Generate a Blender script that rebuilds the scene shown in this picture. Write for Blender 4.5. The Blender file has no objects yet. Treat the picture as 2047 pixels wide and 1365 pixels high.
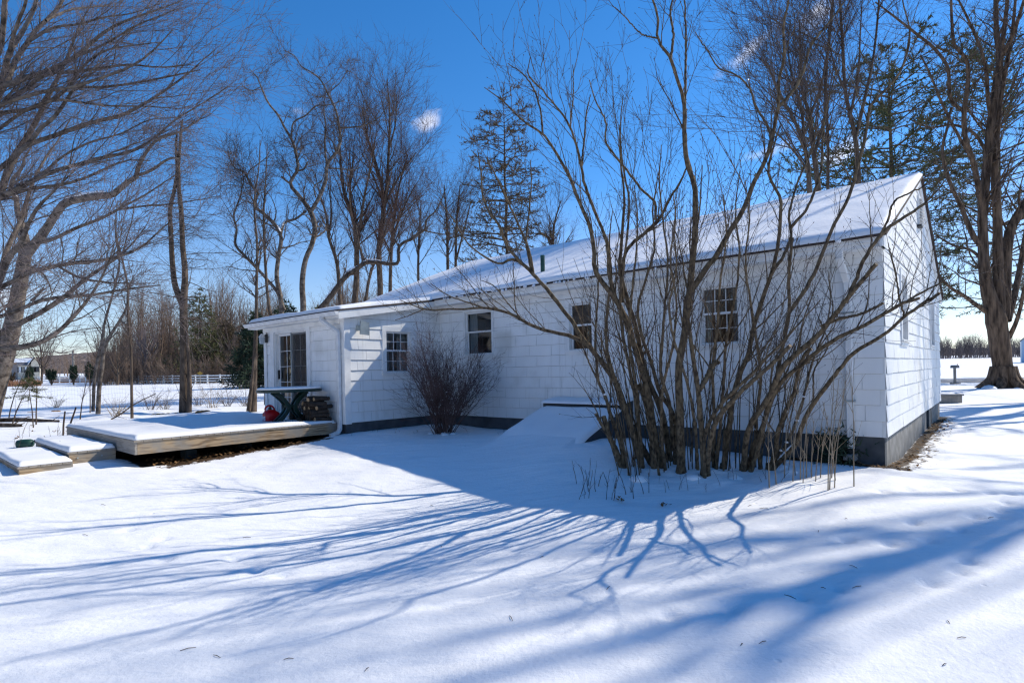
import bpy, math, random
import numpy as np
from mathutils import Vector

SC = bpy.context.scene
COL = SC.collection
RNG = np.random.default_rng(7)
random.seed(7)

# ------------------------------------------------------------------ camera
FPX, PX, PY, EYE = 1126.0, 1023.5, 740.4, 1.55
ROLL = math.radians(1.15)
CAM = np.array([0.0, 0.0, EYE])
RT = np.array([math.cos(ROLL), 0, -math.sin(ROLL)])
UP = np.array([math.sin(ROLL), 0, math.cos(ROLL)])
FW = np.array([0, 1.0, 0])

def ray(px, py):
    return (px - PX) / FPX * RT + (PY - py) / FPX * UP + FW
def at(px, py, d):
    return CAM + ray(px, py) * d
def gpt(px, py, z=0.0):
    r = ray(px, py)
    return CAM + r * ((z - EYE) / r[2])

cam_d = bpy.data.cameras.new('camera')
cam_d.sensor_width = 36.0
cam_d.lens = FPX / 2047.0 * 36.0
cam_d.shift_y = (PY - 682.5) / 2047.0
cam_d.clip_start, cam_d.clip_end = 0.05, 4000
cam = bpy.data.objects.new('camera', cam_d)
COL.objects.link(cam)
from mathutils import Matrix
m = Matrix((RT, UP, -FW)).transposed().to_4x4()
m.translation = Vector(CAM)
cam.matrix_world = m
SC.camera = cam

# ------------------------------------------------------------------ light
SUN_EL = math.radians(41.0)
SUN_AZ = math.atan2(0.92, 0.39)          # clockwise from +Y
SUN = np.array([math.sin(SUN_AZ) * math.cos(SUN_EL), math.cos(SUN_AZ) * math.cos(SUN_EL), math.sin(SUN_EL)])
SC.view_settings.view_transform = 'Standard'
SC.view_settings.look = 'None'
SC.view_settings.exposure = 0.35
SC.view_settings.gamma = 1.0
SC.cycles.use_denoising = True
SC.cycles.denoising_prefilter = 'NONE'
SC.cycles.denoising_input_passes = 'RGB_ALBEDO_NORMAL'
SC.cycles.max_bounces = 6
SC.cycles.diffuse_bounces = 3
SC.cycles.glossy_bounces = 3
SC.cycles.transmission_bounces = 4
SC.cycles.transparent_max_bounces = 8
SC.cycles.filter_width = 1.3
SC.cycles.use_adaptive_sampling = False
SC.cycles.sample_clamp_indirect = 4.0

sun_d = bpy.data.lights.new('sun', 'SUN')
sun_d.energy = 3.95
sun_d.angle = math.radians(0.53)
sun_d.color = (1.0, 0.92, 0.775)
sun = bpy.data.objects.new('sun', sun_d)
COL.objects.link(sun)
sun.rotation_euler = Vector(-SUN).to_track_quat('-Z', 'Y').to_euler()
sun.location = (30, 10, 40)

world = bpy.data.worlds.new("World")
SC.world = world
world.use_nodes = True
wn, wl = world.node_tree.nodes, world.node_tree.links
wn.clear()
def wnode(t, **k):
    n = wn.new(t)
    for a, b in k.items():
        setattr(n, a, b)
    return n
sky = wnode('ShaderNodeTexSky', sky_type='NISHITA', sun_disc=False, sun_elevation=SUN_EL, sun_rotation=SUN_AZ,
            altitude=2500.0, air_density=1.15, dust_density=0.15, ozone_density=1.6)
hsv = wnode('ShaderNodeHueSaturation')
hsv.inputs['Saturation'].default_value = 1.46
hsv.inputs['Value'].default_value = 1.0
wl.new(sky.outputs[0], hsv.inputs['Color'])
tc = wnode('ShaderNodeTexCoord')
sepz = wnode('ShaderNodeSeparateXYZ'); wl.new(tc.outputs['Generated'], sepz.inputs[0])
smap = wnode('ShaderNodeMapRange'); wl.new(sepz.outputs['Z'], smap.inputs['Value'])       # the low sky is paler than the zenith
smap.inputs['From Min'].default_value = 0.0; smap.inputs['From Max'].default_value = 0.30
smap.inputs['To Min'].default_value = 0.95; smap.inputs['To Max'].default_value = 1.36
wl.new(smap.outputs[0], hsv.inputs['Saturation'])
vmap = wnode('ShaderNodeMapRange'); wl.new(sepz.outputs['Z'], vmap.inputs['Value'])
vmap.inputs['From Min'].default_value = 0.0; vmap.inputs['From Max'].default_value = 0.25
vmap.inputs['To Min'].default_value = 0.66; vmap.inputs['To Max'].default_value = 1.0
wl.new(vmap.outputs[0], hsv.inputs['Value'])
tint = wnode('ShaderNodeMixRGB', blend_type='MULTIPLY'); tint.inputs['Fac'].default_value = 1.0
wl.new(hsv.outputs['Color'], tint.inputs['Color1']); tint.inputs['Color2'].default_value = (1.0, .965, 1.02, 1)
cur = tint.outputs['Color']
noi = wnode('ShaderNodeTexNoise')
noi.inputs['Scale'].default_value = 16.0
noi.inputs['Detail'].default_value = 7.0
noi.inputs['Roughness'].default_value = 0.62
wl.new(tc.outputs['Generated'], noi.inputs['Vector'])
def wmath(op, a, b=None, c=None):
    n = wnode('ShaderNodeMath', operation=op)
    for i, x in enumerate((a, b, c)):
        if x is None: continue
        if isinstance(x, (int, float)): n.inputs[i].default_value = x
        else: wl.new(x, n.inputs[i])
    return n.outputs[0]
def wvec(op, a, b):
    n = wnode('ShaderNodeVectorMath', operation=op)
    for i, x in enumerate((a, b)):
        if isinstance(x, (tuple, list, np.ndarray)): n.inputs[i].default_value = tuple(float(q) for q in x)
        else: wl.new(x, n.inputs[i])
    return n
# small fair weather clouds: direction, half width, half height, tilt, strength
for (px, py, sx, sy, tilt, st) in [(852, 246, 27, 17, 25, .5), (590, 222, 26, 17, -10, .22), (1628, 30, 46, 18, 42, .8),
                                   (1502, 98, 66, 15, 32, .5), (1690, 305, 60, 22, 10, .7), (1545, 300, 45, 14, 10, .35),
                                   (40, 590, 90, 26, 5, .35), (150, 720, 130, 18, 0, .3), (700, 640, 200, 20, 0, .2)]:
    c = ray(px, py); c = c / np.linalg.norm(c)
    rt = np.cross(c, [0, 0, 1]); rt /= np.linalg.norm(rt)
    up = np.cross(rt, c)
    t = math.radians(tilt)
    e1 = rt * math.cos(t) + up * math.sin(t); e2 = -rt * math.sin(t) + up * math.cos(t)
    k = 1.0 / FPX
    d = wvec('SUBTRACT', tc.outputs['Generated'], c).outputs['Vector']
    a = wmath('DIVIDE', wvec('DOT_PRODUCT', d, e1).outputs['Value'], sx * k)
    b = wmath('DIVIDE', wvec('DOT_PRODUCT', d, e2).outputs['Value'], sy * k)
    rr = wmath('SQRT', wmath('ADD', wmath('MULTIPLY', a, a), wmath('MULTIPLY', b, b)))
    v = wmath('ADD', wmath('SUBTRACT', 1.0, rr), wmath('MULTIPLY', wmath('SUBTRACT', noi.outputs['Fac'], 0.5), 3.6))
    mr = wnode('ShaderNodeMapRange', interpolation_type='SMOOTHSTEP')
    wl.new(v, mr.inputs['Value'])
    mr.inputs['From Min'].default_value = 0.05; mr.inputs['From Max'].default_value = 1.3
    mr.inputs['To Max'].default_value = st
    mx = wnode('ShaderNodeMixRGB')
    wl.new(mr.outputs[0], mx.inputs['Fac']); wl.new(cur, mx.inputs['Color1'])
    mx.inputs['Color2'].default_value = (8.2, 8.0, 8.3, 1)
    cur = mx.outputs['Color']
bg = wnode('ShaderNodeBackground')
bg.inputs['Strength'].default_value = 0.15
wl.new(cur, bg.inputs['Color'])
wo = wnode('ShaderNodeOutputWorld')
wl.new(bg.outputs[0], wo.inputs['Surface'])

# ------------------------------------------------------------------ house frame: u = left along the long wall, v = away from us, z = up
C0 = np.array([5.4306, 8.2, 0.0])
HU = np.array([-0.7562829, 0.65424473, 0.0])
HV = np.array([0.65424473, 0.7562829, 0.0])
def W(u, v, z):
    return C0 + u * HU + v * HV + np.array([0, 0, z])
def to_uv(x, y):
    qx, qy = x - C0[0], y - C0[1]
    return qx * HU[0] + qy * HU[1], qx * HV[0] + qy * HV[1]

# ------------------------------------------------------------------ materials
def new_mat(name):
    mt = bpy.data.materials.new(name)
    mt.use_nodes = True
    nt = mt.node_tree
    return mt, nt.nodes, nt.links, nt.nodes['Principled BSDF']
def noise_mat(name, c1, c2, scale=8.0, rough=0.8, bump=0.0, bscale=None, stretch=None, detail=6.0, lo=0.3, hi=0.7, dist=0.02, rnd=0.0, spec=0.3, metallic=0.0):
    mt, n, l, b = new_mat(name)
    t = n.new('ShaderNodeTexCoord')
    vec = t.outputs['Object']
    if stretch:
        mp = n.new('ShaderNodeMapping'); mp.inputs['Scale'].default_value = stretch
        l.new(vec, mp.inputs['Vector']); vec = mp.outputs['Vector']
    no = n.new('ShaderNodeTexNoise'); no.inputs['Scale'].default_value = scale; no.inputs['Detail'].default_value = detail
    l.new(vec, no.inputs['Vector'])
    mr = n.new('ShaderNodeMapRange'); mr.inputs['From Min'].default_value = lo; mr.inputs['From Max'].default_value = hi
    l.new(no.outputs['Fac'], mr.inputs['Value'])
    mx = n.new('ShaderNodeMixRGB')
    mx.inputs['Color1'].default_value = (*c1, 1); mx.inputs['Color2'].default_value = (*c2, 1)
    l.new(mr.outputs[0], mx.inputs['Fac'])
    out = mx.outputs['Color']
    if rnd:
        oi = n.new('ShaderNodeObjectInfo')
        h = n.new('ShaderNodeHueSaturation')
        m2 = n.new('ShaderNodeMapRange'); m2.inputs['To Min'].default_value = 1 - rnd; m2.inputs['To Max'].default_value = 1 + rnd
        l.new(oi.outputs['Random'], m2.inputs['Value']); l.new(m2.outputs[0], h.inputs['Value']); l.new(out, h.inputs['Color'])
        out = h.outputs['Color']
    l.new(out, b.inputs['Base Color'])
    b.inputs['Roughness'].default_value = rough
    b.inputs['Specular IOR Level'].default_value = spec
    b.inputs['Metallic'].default_value = metallic
    if bump:
        n2 = n.new('ShaderNodeTexNoise'); n2.inputs['Scale'].default_value = bscale or scale * 2; n2.inputs['Detail'].default_value = 8
        l.new(vec, n2.inputs['Vector'])
        bp = n.new('ShaderNodeBump'); bp.inputs['Strength'].default_value = bump; bp.inputs['Distance'].default_value = dist
        l.new(n2.outputs['Fac'], bp.inputs['Height']); l.new(bp.outputs[0], b.inputs['Normal'])
    return mt
M = {}
M['snow'] = noise_mat('snow', (.84, .85, .87), (.89, .895, .905), 3.0, .55, .35, 38, dist=.012, spec=.25)
M['roof_snow'] = noise_mat('roof_snow', (.86, .865, .88), (.91, .915, .92), 3.0, .6, .45, 14, stretch=(1, 1, 3), dist=.03, spec=.2)
M['shingle_edge'] = noise_mat('asphalt_edge', (.03, .022, .02), (.085, .06, .05), 12, .9)
M['foundation'] = noise_mat('foundation_paint', (.055, .062, .07), (.11, .12, .13), 4, .85, .3, 40, dist=.01)
M['concrete'] = noise_mat('weathered_concrete', (.16, .155, .145), (.29, .285, .27), 5, .9, .35, 45, dist=.01)
M['trim'] = noise_mat('white_trim', (.66, .66, .645), (.80, .80, .785), 4, .55, .08, 30, lo=.25, hi=.55)
M['vinyl'] = noise_mat('white_vinyl', (.74, .74, .73), (.80, .80, .79), 3, .4)
M['gutter'] = noise_mat('gutter_metal', (.55, .56, .57), (.74, .75, .75), 6, .42, .05, 20, spec=.5)
M['grey_metal'] = noise_mat('grey_metal', (.25, .29, .29), (.36, .40, .39), 9, .5, spec=.5)
M['green_paint'] = noise_mat('green_pipe', (.012, .05, .04), (.03, .09, .07), 9, .5)
M['dark_wood'] = noise_mat('dark_board', (.03, .045, .06), (.07, .09, .11), 5, .8)
M['bulkhead'] = noise_mat('bulkhead_steel', (.022, .03, .038), (.05, .06, .072), 3, .6, spec=.4)
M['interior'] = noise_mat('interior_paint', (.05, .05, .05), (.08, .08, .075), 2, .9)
M['curtain'] = noise_mat('curtain_cloth', (.38, .42, .45), (.5, .54, .56), 6, .9, stretch=(8, 8, .6))
M['blind'] = noise_mat('roller_blind', (.10, .095, .09), (.14, .135, .13), 5, .9)
M['plastic_green'] = noise_mat('green_plastic', (.004, .02, .017), (.008, .034, .028), 5, .38, spec=.5)
M['plastic_red'] = noise_mat('red_plastic', (.42, .006, .012), (.52, .012, .02), 5, .35, spec=.5)
M['plastic_black'] = noise_mat('black_plastic', (.012, .012, .013), (.03, .03, .03), 6, .5)
M['plastic_lime'] = noise_mat('lime_plastic', (.03, .35, .05), (.05, .45, .08), 6, .5)
M['label'] = noise_mat('paper_label', (.7, .7, .68), (.3, .32, .45), 26, .6, lo=.45, hi=.6)
M['bark'] = noise_mat('grey_brown_bark', (.038, .027, .02), (.16, .12, .09), 9, .95, .8, 30, stretch=(1, 1, .35), dist=.03, lo=.32, hi=.68)
M['bark_rough'] = noise_mat('rough_maple_bark', (.045, .03, .021), (.22, .15, .10), 5, .95, 1.0, 9, stretch=(1.6, 1.6, .22), dist=.12, lo=.35, hi=.66)
M['bark_pale'] = noise_mat('pale_lichen_bark', (.05, .038, .03), (.21, .175, .145), 7, .95, .7, 26, dist=.02, lo=.35, hi=.65)
M['bark_shrub'] = noise_mat('shrub_bark', (.035, .023, .014), (.20, .145, .085), 26, .9, .7, 70, stretch=(1, 1, .5), dist=.01, lo=.33, hi=.66)
M['twig'] = noise_mat('twig_bark', (.065, .047, .042), (.15, .115, .105), 2, .9)
M['twig_grey'] = noise_mat('pale_twig_bark', (.12, .092, .088), (.24, .195, .19), 2, .9)
M['twig_dark'] = noise_mat('dark_twig_bark', (.04, .028, .022), (.10, .075, .06), 2, .9)
M['twig_red'] = noise_mat('reddish_twig_bark', (.075, .04, .035), (.16, .10, .085), 2, .9)
M['shoot'] = noise_mat('tan_shoot', (.20, .15, .10), (.34, .27, .19), 6, .85)
M['weed'] = noise_mat('dry_weed', (.035, .025, .02), (.10, .07, .05), 6, .9, rnd=.3)
M['leaf'] = noise_mat('dead_leaf', (.09, .045, .018), (.27, .15, .06), 9, .85, rnd=.3)
M['needle'] = noise_mat('pine_needles', (.05, .058, .022), (.14, .145, .055), 1.2, .8, lo=.3, hi=.7)
M['needle_dark'] = noise_mat('dark_needles', (.012, .028, .02), (.045, .07, .036), .8, .85)
M['needle_brown'] = noise_mat('bronzed_needles', (.08, .062, .036), (.19, .14, .085), .9, .85)
M['wood_end'] = noise_mat('cut_wood', (.28, .18, .10), (.5, .36, .22), 30, .8)
M['log_bark'] = noise_mat('log_bark', (.02, .015, .012), (.075, .055, .042), 14, .95, .8, 40, dist=.02)
M['field_grass'] = noise_mat('dry_grass', (.20, .10, .06), (.36, .21, .13), .6, .95)
M['thicket'] = noise_mat('thicket_twigs', (.11, .075, .055), (.27, .195, .145), .25, .95)
M['far_thicket'] = noise_mat('far_wood_twigs', (.10, .085, .085), (.18, .155, .155), .12, .95)
M['hill'] = noise_mat('wooded_hill', (.10, .078, .07), (.21, .165, .145), .03, .95, 1.0, .25, dist=6.0, detail=12)
M['cream'] = noise_mat('cream_siding', (.62, .55, .43), (.68, .61, .48), .8, .8)
M['grey_wall'] = noise_mat('grey_siding', (.2, .19, .19), (.26, .25, .25), .8, .8)
M['slate'] = noise_mat('slate_roof', (.12, .12, .13), (.2, .2, .21), 1.5, .8)
M['blue_wall'] = noise_mat('blue_siding', (.30, .42, .55), (.36, .48, .60), .6, .8)
M['fence'] = noise_mat('fence_paint', (.70, .70, .68), (.8, .8, .79), 1.5, .6)
M['wire'] = noise_mat('fence_wire', (.16, .15, .145), (.28, .26, .25), 3, .7, metallic=.5)
M['pole'] = noise_mat('pole_wood', (.22, .2, .18), (.34, .32, .29), 2, .9)
M['sign'] = noise_mat('sign_yellow', (.30, .18, .03), (.38, .24, .05), 2, .7)
M['mailbox'] = noise_mat('mailbox_metal', (.16, .16, .16), (.25, .25, .25), 6, .5)
M['brick'] = noise_mat('stone', (.20, .18, .155), (.32, .29, .25), 8, .9, .4, 30)
M['window_dark'] = noise_mat('far_window', (.02, .022, .03), (.04, .045, .055), 2, .25)

def siding_mat():
    mt, n, l, b = new_mat('painted_siding')
    t = n.new('ShaderNodeTexCoord')
    def noise(scale, st, det=6):
        mp = n.new('ShaderNodeMapping'); mp.inputs['Scale'].default_value = st
        l.new(t.outputs['Object'], mp.inputs['Vector'])
        no = n.new('ShaderNodeTexNoise'); no.inputs['Scale'].default_value = scale; no.inputs['Detail'].default_value = det
        l.new(mp.outputs[0], no.inputs['Vector']); return no.outputs['Fac']
    def ramp(f, a, c, d0=0.0, d1=1.0):
        r = n.new('ShaderNodeMapRange'); r.inputs['From Min'].default_value = a; r.inputs['From Max'].default_value = c
        r.inputs['To Min'].default_value = d0; r.inputs['To Max'].default_value = d1
        l.new(f, r.inputs['Value']); return r.outputs[0]
    def mix(f, c1, c2):
        x = n.new('ShaderNodeMixRGB'); l.new(f, x.inputs['Fac'])
        for i, c in ((1, c1), (2, c2)):
            if isinstance(c, tuple): x.inputs[i].default_value = (*c, 1)
            else: l.new(c, x.inputs[i])
        return x.outputs['Color']
    base = mix(ramp(noise(2.2, (1, 1, .6)), .3, .7), (.79, .79, .775), (.86, .86, .845))
    streak = ramp(noise(11, (1, 1, .05), 3), .56, .78, 0, .5)
    c = mix(streak, base, (.56, .55, .51))
    dirt = ramp(noise(1.1, (1, 1, 1), 8), .55, .72, 0, .6)
    c = mix(dirt, c, (.50, .49, .44))
    l.new(c, b.inputs['Base Color'])
    b.inputs['Roughness'].default_value = .62
    bp = n.new('ShaderNodeBump'); bp.inputs['Strength'].default_value = .35; bp.inputs['Distance'].default_value = .006
    l.new(noise(60, (1, 1, .04), 3), bp.inputs['Height']); l.new(bp.outputs[0], b.inputs['Normal'])
    return mt
M['siding'] = siding_mat()
M['butt'] = noise_mat('shadow_grime_butt', (.34, .34, .34), (.56, .56, .55), 3, .9)  # darker edge colour paints in the lap shadow lines, with some joint dirt

def wood_mat(name, c1, c2, axis):
    mt, n, l, b = new_mat(name)
    t = n.new('ShaderNodeTexCoord')
    rot = n.new('ShaderNodeMapping'); rot.vector_type = 'POINT'
    ang = math.atan2(axis[1], axis[0])
    rot.inputs['Rotation'].default_value = (0, 0, -ang)
    l.new(t.outputs['Object'], rot.inputs['Vector'])
    sc = n.new('ShaderNodeMapping'); sc.inputs['Scale'].default_value = (.22, 1.0, 2.4)
    l.new(rot.outputs[0], sc.inputs['Vector'])
    nz = n.new('ShaderNodeTexNoise'); nz.inputs['Scale'].default_value = 3.2; nz.inputs['Detail'].default_value = 3
    l.new(sc.outputs[0], nz.inputs['Vector'])
    s2 = n.new('ShaderNodeMath'); s2.operation = 'MULTIPLY'; s2.inputs[1].default_value = 46
    l.new(nz.outputs['Fac'], s2.inputs[0])
    si = n.new('ShaderNodeMath'); si.operation = 'SINE'; l.new(s2.outputs[0], si.inputs[0])
    mr = n.new('ShaderNodeMapRange'); mr.inputs['From Min'].default_value = -.4; mr.inputs['From Max'].default_value = 1.0
    l.new(si.outputs[0], mr.inputs['Value'])
    x = n.new('ShaderNodeMixRGB'); x.inputs[1].default_value = (*c1, 1); x.inputs[2].default_value = (*c2, 1)
    l.new(mr.outputs[0], x.inputs[0])
    n2 = n.new('ShaderNodeTexNoise'); n2.inputs['Scale'].default_value = 2.2; n2.inputs['Detail'].default_value = 5
    l.new(t.outputs['Object'], n2.inputs['Vector'])
    m2 = n.new('ShaderNodeMapRange'); m2.inputs['From Min'].default_value = .45; m2.inputs['From Max'].default_value = .62
    l.new(n2.outputs['Fac'], m2.inputs['Value'])
    y = n.new('ShaderNodeMixRGB'); l.new(m2.outputs[0], y.inputs[0]); l.new(x.outputs[0], y.inputs[1]); y.inputs[2].default_value = (.27, .245, .21, 1)
    l.new(y.outputs[0], b.inputs['Base Color']); b.inputs['Roughness'].default_value = .85
    return mt
M['deck_wood_v'] = wood_mat('weathered_deck_wood_long', (.42, .305, .185), (.19, .125, .07), HV)
M['deck_wood_u'] = wood_mat('weathered_deck_wood_end', (.36, .32, .27), (.24, .21, .18), HU)

def glass_mat():
    mt, n, l, b = new_mat('window_glass')
    out = n['Material Output']
    tr = n.new('ShaderNodeBsdfTransparent'); tr.inputs['Color'].default_value = (.55, .58, .58, 1)
    gl = n.new('ShaderNodeBsdfGlossy'); gl.inputs['Roughness'].default_value = .02
    ge = n.new('ShaderNodeNewGeometry')
    dt = n.new('ShaderNodeVectorMath'); dt.operation = 'DOT_PRODUCT'; l.new(ge.outputs['Normal'], dt.inputs[0]); l.new(ge.outputs['Incoming'], dt.inputs[1])
    ab = n.new('ShaderNodeMath'); ab.operation = 'ABSOLUTE'; l.new(dt.outputs['Value'], ab.inputs[0])
    om = n.new('ShaderNodeMath'); om.operation = 'SUBTRACT'; om.inputs[0].default_value = 1.0; l.new(ab.outputs[0], om.inputs[1])
    fr = n.new('ShaderNodeMath'); fr.operation = 'POWER'; fr.inputs[1].default_value = 5.0; l.new(om.outputs[0], fr.inputs[0])
    mr = n.new('ShaderNodeMapRange'); mr.inputs['To Min'].default_value = .10; mr.inputs['To Max'].default_value = 1.0
    l.new(fr.outputs[0], mr.inputs['Value'])
    mx = n.new('ShaderNodeMixShader'); l.new(mr.outputs[0], mx.inputs[0]); l.new(tr.outputs[0], mx.inputs[1]); l.new(gl.outputs[0], mx.inputs[2])
    l.new(mx.outputs[0], out.inputs['Surface'])
    n.remove(b)
    return mt
M['glass'] = glass_mat()
def screen_mat():
    mt, n, l, b = new_mat('insect_screen')
    b.inputs['Base Color'].default_value = (.045, .04, .038, 1); b.inputs['Roughness'].default_value = .8; b.inputs['Alpha'].default_value = .62
    return mt
M['screen'] = screen_mat()

def ground_mat():
    mt, n, l, b = new_mat('snow_ground')
    t = n.new('ShaderNodeTexCoord')
    at_ = n.new('ShaderNodeAttribute'); at_.attribute_name = 'bare'
    def noise(scale, det=6, rg=.55, st=None):
        v = t.outputs['Object']
        if st:
            mp = n.new('ShaderNodeMapping'); mp.inputs['Scale'].default_value = st; l.new(v, mp.inputs['Vector']); v = mp.outputs[0]
        no = n.new('ShaderNodeTexNoise'); no.inputs['Scale'].default_value = scale; no.inputs['Detail'].default_value = det
        no.inputs['Roughness'].default_value = rg
        l.new(v, no.inputs['Vector']); return no.outputs['Fac']
    def mix(f, c1, c2):
        x = n.new('ShaderNodeMixRGB'); l.new(f, x.inputs['Fac'])
        for i, c in ((1, c1), (2, c2)):
            if isinstance(c, tuple): x.inputs[i].default_value = (*c, 1)
            else: l.new(c, x.inputs[i])
        return x.outputs['Color']
    def math2(op, a, c):
        x = n.new('ShaderNodeMath'); x.operation = op
        for i, q in ((0, a), (1, c)):
            if isinstance(q, (int, float)): x.inputs[i].default_value = q
            else: l.new(q, x.inputs[i])
        return x.outputs[0]
    def ramp(f, a, c):
        r = n.new('ShaderNodeMapRange'); r.inputs['From Min'].default_value = a; r.inputs['From Max'].default_value = c
        l.new(f, r.inputs['Value']); return r.outputs[0]
    snow = mix(ramp(noise(.9), .3, .7), (.84, .85, .87), (.89, .895, .905))
    soil = mix(ramp(noise(30, 5), .35, .65), (.015, .011, .008), (.10, .055, .025))
    k = ramp(math2('ADD', at_.outputs['Fac'], math2('MULTIPLY', math2('SUBTRACT', noise(7, 8, .7), .5), 1.3)), .44, .56)
    l.new(mix(k, snow, soil), b.inputs['Base Color'])
    b.inputs['Roughness'].default_value = .5
    b.inputs['Specular IOR Level'].default_value = .28
    # wind ripples, crust and small dimples
    vo = n.new('ShaderNodeTexVoronoi'); vo.inputs['Scale'].default_value = 3.2
    l.new(t.outputs['Object'], vo.inputs['Vector'])
    dim = ramp(vo.outputs['Distance'], .0, .09)
    gate = ramp(noise(.9), .55, .6)
    dim = math2('ADD', math2('MULTIPLY', math2('SUBTRACT', dim, 1.0), gate), 1.0)
    h = math2('ADD', math2('MULTIPLY', noise(24, 9, .65), .75), math2('ADD', math2('MULTIPLY', noise(3.5, 5, .5, (.5, 1.5, 1)), 3.0), math2('MULTIPLY', dim, 1.6)))
    bp = n.new('ShaderNodeBump'); bp.inputs['Strength'].default_value = .55; bp.inputs['Distance'].default_value = .02
    l.new(h, bp.inputs['Height'])
    # ice-crystal facets
    v2 = n.new('ShaderNodeTexVoronoi'); v2.inputs['Scale'].default_value = 300
    l.new(t.outputs['Object'], v2.inputs['Vector'])
    l.new(bp.outputs[0], b.inputs['Normal'])
    l.new(ramp(math2('MULTIPLY', v2.outputs['Distance'], 1.0), .0, .12), b.inputs['Roughness'])
    rr = n.new('ShaderNodeMapRange'); rr.inputs['To Min'].default_value = .25; rr.inputs['To Max'].default_value = .6
    l.new(ramp(v2.outputs['Distance'], .02, .12), rr.inputs['Value']); l.new(rr.outputs[0], b.inputs['Roughness'])
    return mt
M['ground'] = ground_mat()
M['road'] = noise_mat('slushy_road', (.16, .15, .15), (.42, .41, .41), .5, .7, stretch=(.15, 1.6, 1), lo=.3, hi=.7)

# ------------------------------------------------------------------ mesh helpers
def mesh_from(name, V, polys, smooth=False):
    me = bpy.data.meshes.new(name)
    V = np.asarray(V, dtype=np.float32)
    if isinstance(polys, list):
        sizes = np.array([len(p) for p in polys], dtype=np.int32)
        idx = np.concatenate([np.asarray(p, dtype=np.int32) for p in polys])
    else:                                   # quad array
        sizes = np.full(len(polys), polys.shape[1], dtype=np.int32)
        idx = polys.astype(np.int32).ravel()
    me.vertices.add(len(V)); me.vertices.foreach_set('co', V.ravel())
    me.loops.add(len(idx)); me.loops.foreach_set('vertex_index', idx)
    me.polygons.add(len(sizes))
    st = np.zeros(len(sizes), dtype=np.int32); st[1:] = np.cumsum(sizes)[:-1]
    me.polygons.foreach_set('loop_start', st)
    me.polygons.foreach_set('use_smooth', np.full(len(sizes), bool(smooth)))
    me.update(calc_edges=True)
    me.validate()
    return me

def base_of(o):
    return np.array(o['_b']) if o is not None and '_b' in o else np.zeros(3)

def tag(o, label=None, cat=None, group=None, kind=None):
    if label: o['label'] = label
    if cat: o['category'] = cat
    if group: o['group'] = group
    if kind: o['kind'] = kind
    return o
BASES = {}
def thing(name, loc, label, cat, group=None):
    o = bpy.data.objects.new(name, None)
    o.empty_display_size = .2
    COL.objects.link(o)
    o.location = tuple(float(x) for x in loc)
    BASES[o.name] = np.array(loc, dtype=float)
    return tag(o, label, cat, group)

class MB:
    """collects shapes for ONE mesh object (world coordinates)"""
    def __init__(s):
        s.V, s.F, s.n = [], [], 0
    def add(s, V, F):
        V = np.asarray(V, dtype=float).reshape(-1, 3)
        s.V.append(V); s.F.extend([tuple(int(i) + s.n for i in f) for f in F]); s.n += len(V)
    def hexa(s, P):        # 8 points: bottom 4 ccw, top 4
        s.add(P, [(3, 2, 1, 0), (4, 5, 6, 7), (0, 1, 5, 4), (1, 2, 6, 5), (2, 3, 7, 6), (3, 0, 4, 7)])
    def ubox(s, u0, u1, v0, v1, z0, z1):
        s.hexa([W(u0, v0, z0), W(u1, v0, z0), W(u1, v1, z0), W(u0, v1, z0), W(u0, v0, z1), W(u1, v0, z1), W(u1, v1, z1), W(u0, v1, z1)])
    def box(s, x0, x1, y0, y1, z0, z1):
        s.hexa([(x0, y0, z0), (x1, y0, z0), (x1, y1, z0), (x0, y1, z0), (x0, y0, z1), (x1, y0, z1), (x1, y1, z1), (x0, y1, z1)])
    def prism(s, poly, ext):   # polygon of 3D points + extrusion vector
        p = np.asarray(poly, dtype=float); n = len(p); e = np.asarray(ext, dtype=float)
        s.add(np.vstack([p, p + e]), [tuple(range(n - 1, -1, -1)), tuple(range(n, 2 * n))] + [(i, (i + 1) % n, n + (i + 1) % n, n + i) for i in range(n)])
    def tube(s, pts, r, sides=8, cap=True):
        P = np.asarray(pts, dtype=float)[None]; R = np.broadcast_to(np.asarray(r, dtype=float), (len(pts),))[None]
        V, F = tubes(P, R, sides)
        F = [tuple(f) for f in F]
        n = P.shape[1]
        if cap:
            F.append(tuple(range(sides - 1, -1, -1))); F.append(tuple((n - 1) * sides + i for i in range(sides)))
        s.add(V, F)
    def lathe(s, c, prof, sides=20, axis=None):   # prof: (radius, height) pairs along +Z or along an axis
        ax = np.array([0, 0, 1.0]) if axis is None else np.asarray(axis, float) / np.linalg.norm(axis)
        ref = np.array([1.0, 0, 0]) if abs(ax[0]) < .9 else np.array([0, 1.0, 0])
        a = np.cross(ax, ref); a /= np.linalg.norm(a); b = np.cross(ax, a)
        V = []
        for r, h in prof:
            for k in range(sides):
                t = 2 * math.pi * k / sides
                V.append(np.asarray(c) + ax * h + r * (math.cos(t) * a + math.sin(t) * b))
        F = []
        for i in range(len(prof) - 1):
            for k in range(sides):
                F.append((i * sides + k, i * sides + (k + 1) % sides, (i + 1) * sides + (k + 1) % sides, (i + 1) * sides + k))
        F.append(tuple(range(sides - 1, -1, -1))); F.append(tuple((len(prof) - 1) * sides + k for k in range(sides)))
        s.add(V, F)
    def build(s, name, mat, parent=None, smooth=False, bevel=0.0):
        V = np.vstack(s.V)
        o = link_mesh(name, V, s.F, mat, parent, smooth, bevel)
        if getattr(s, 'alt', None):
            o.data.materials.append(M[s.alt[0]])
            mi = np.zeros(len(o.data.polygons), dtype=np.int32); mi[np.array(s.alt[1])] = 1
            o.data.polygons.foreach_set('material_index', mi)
        return o

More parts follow.
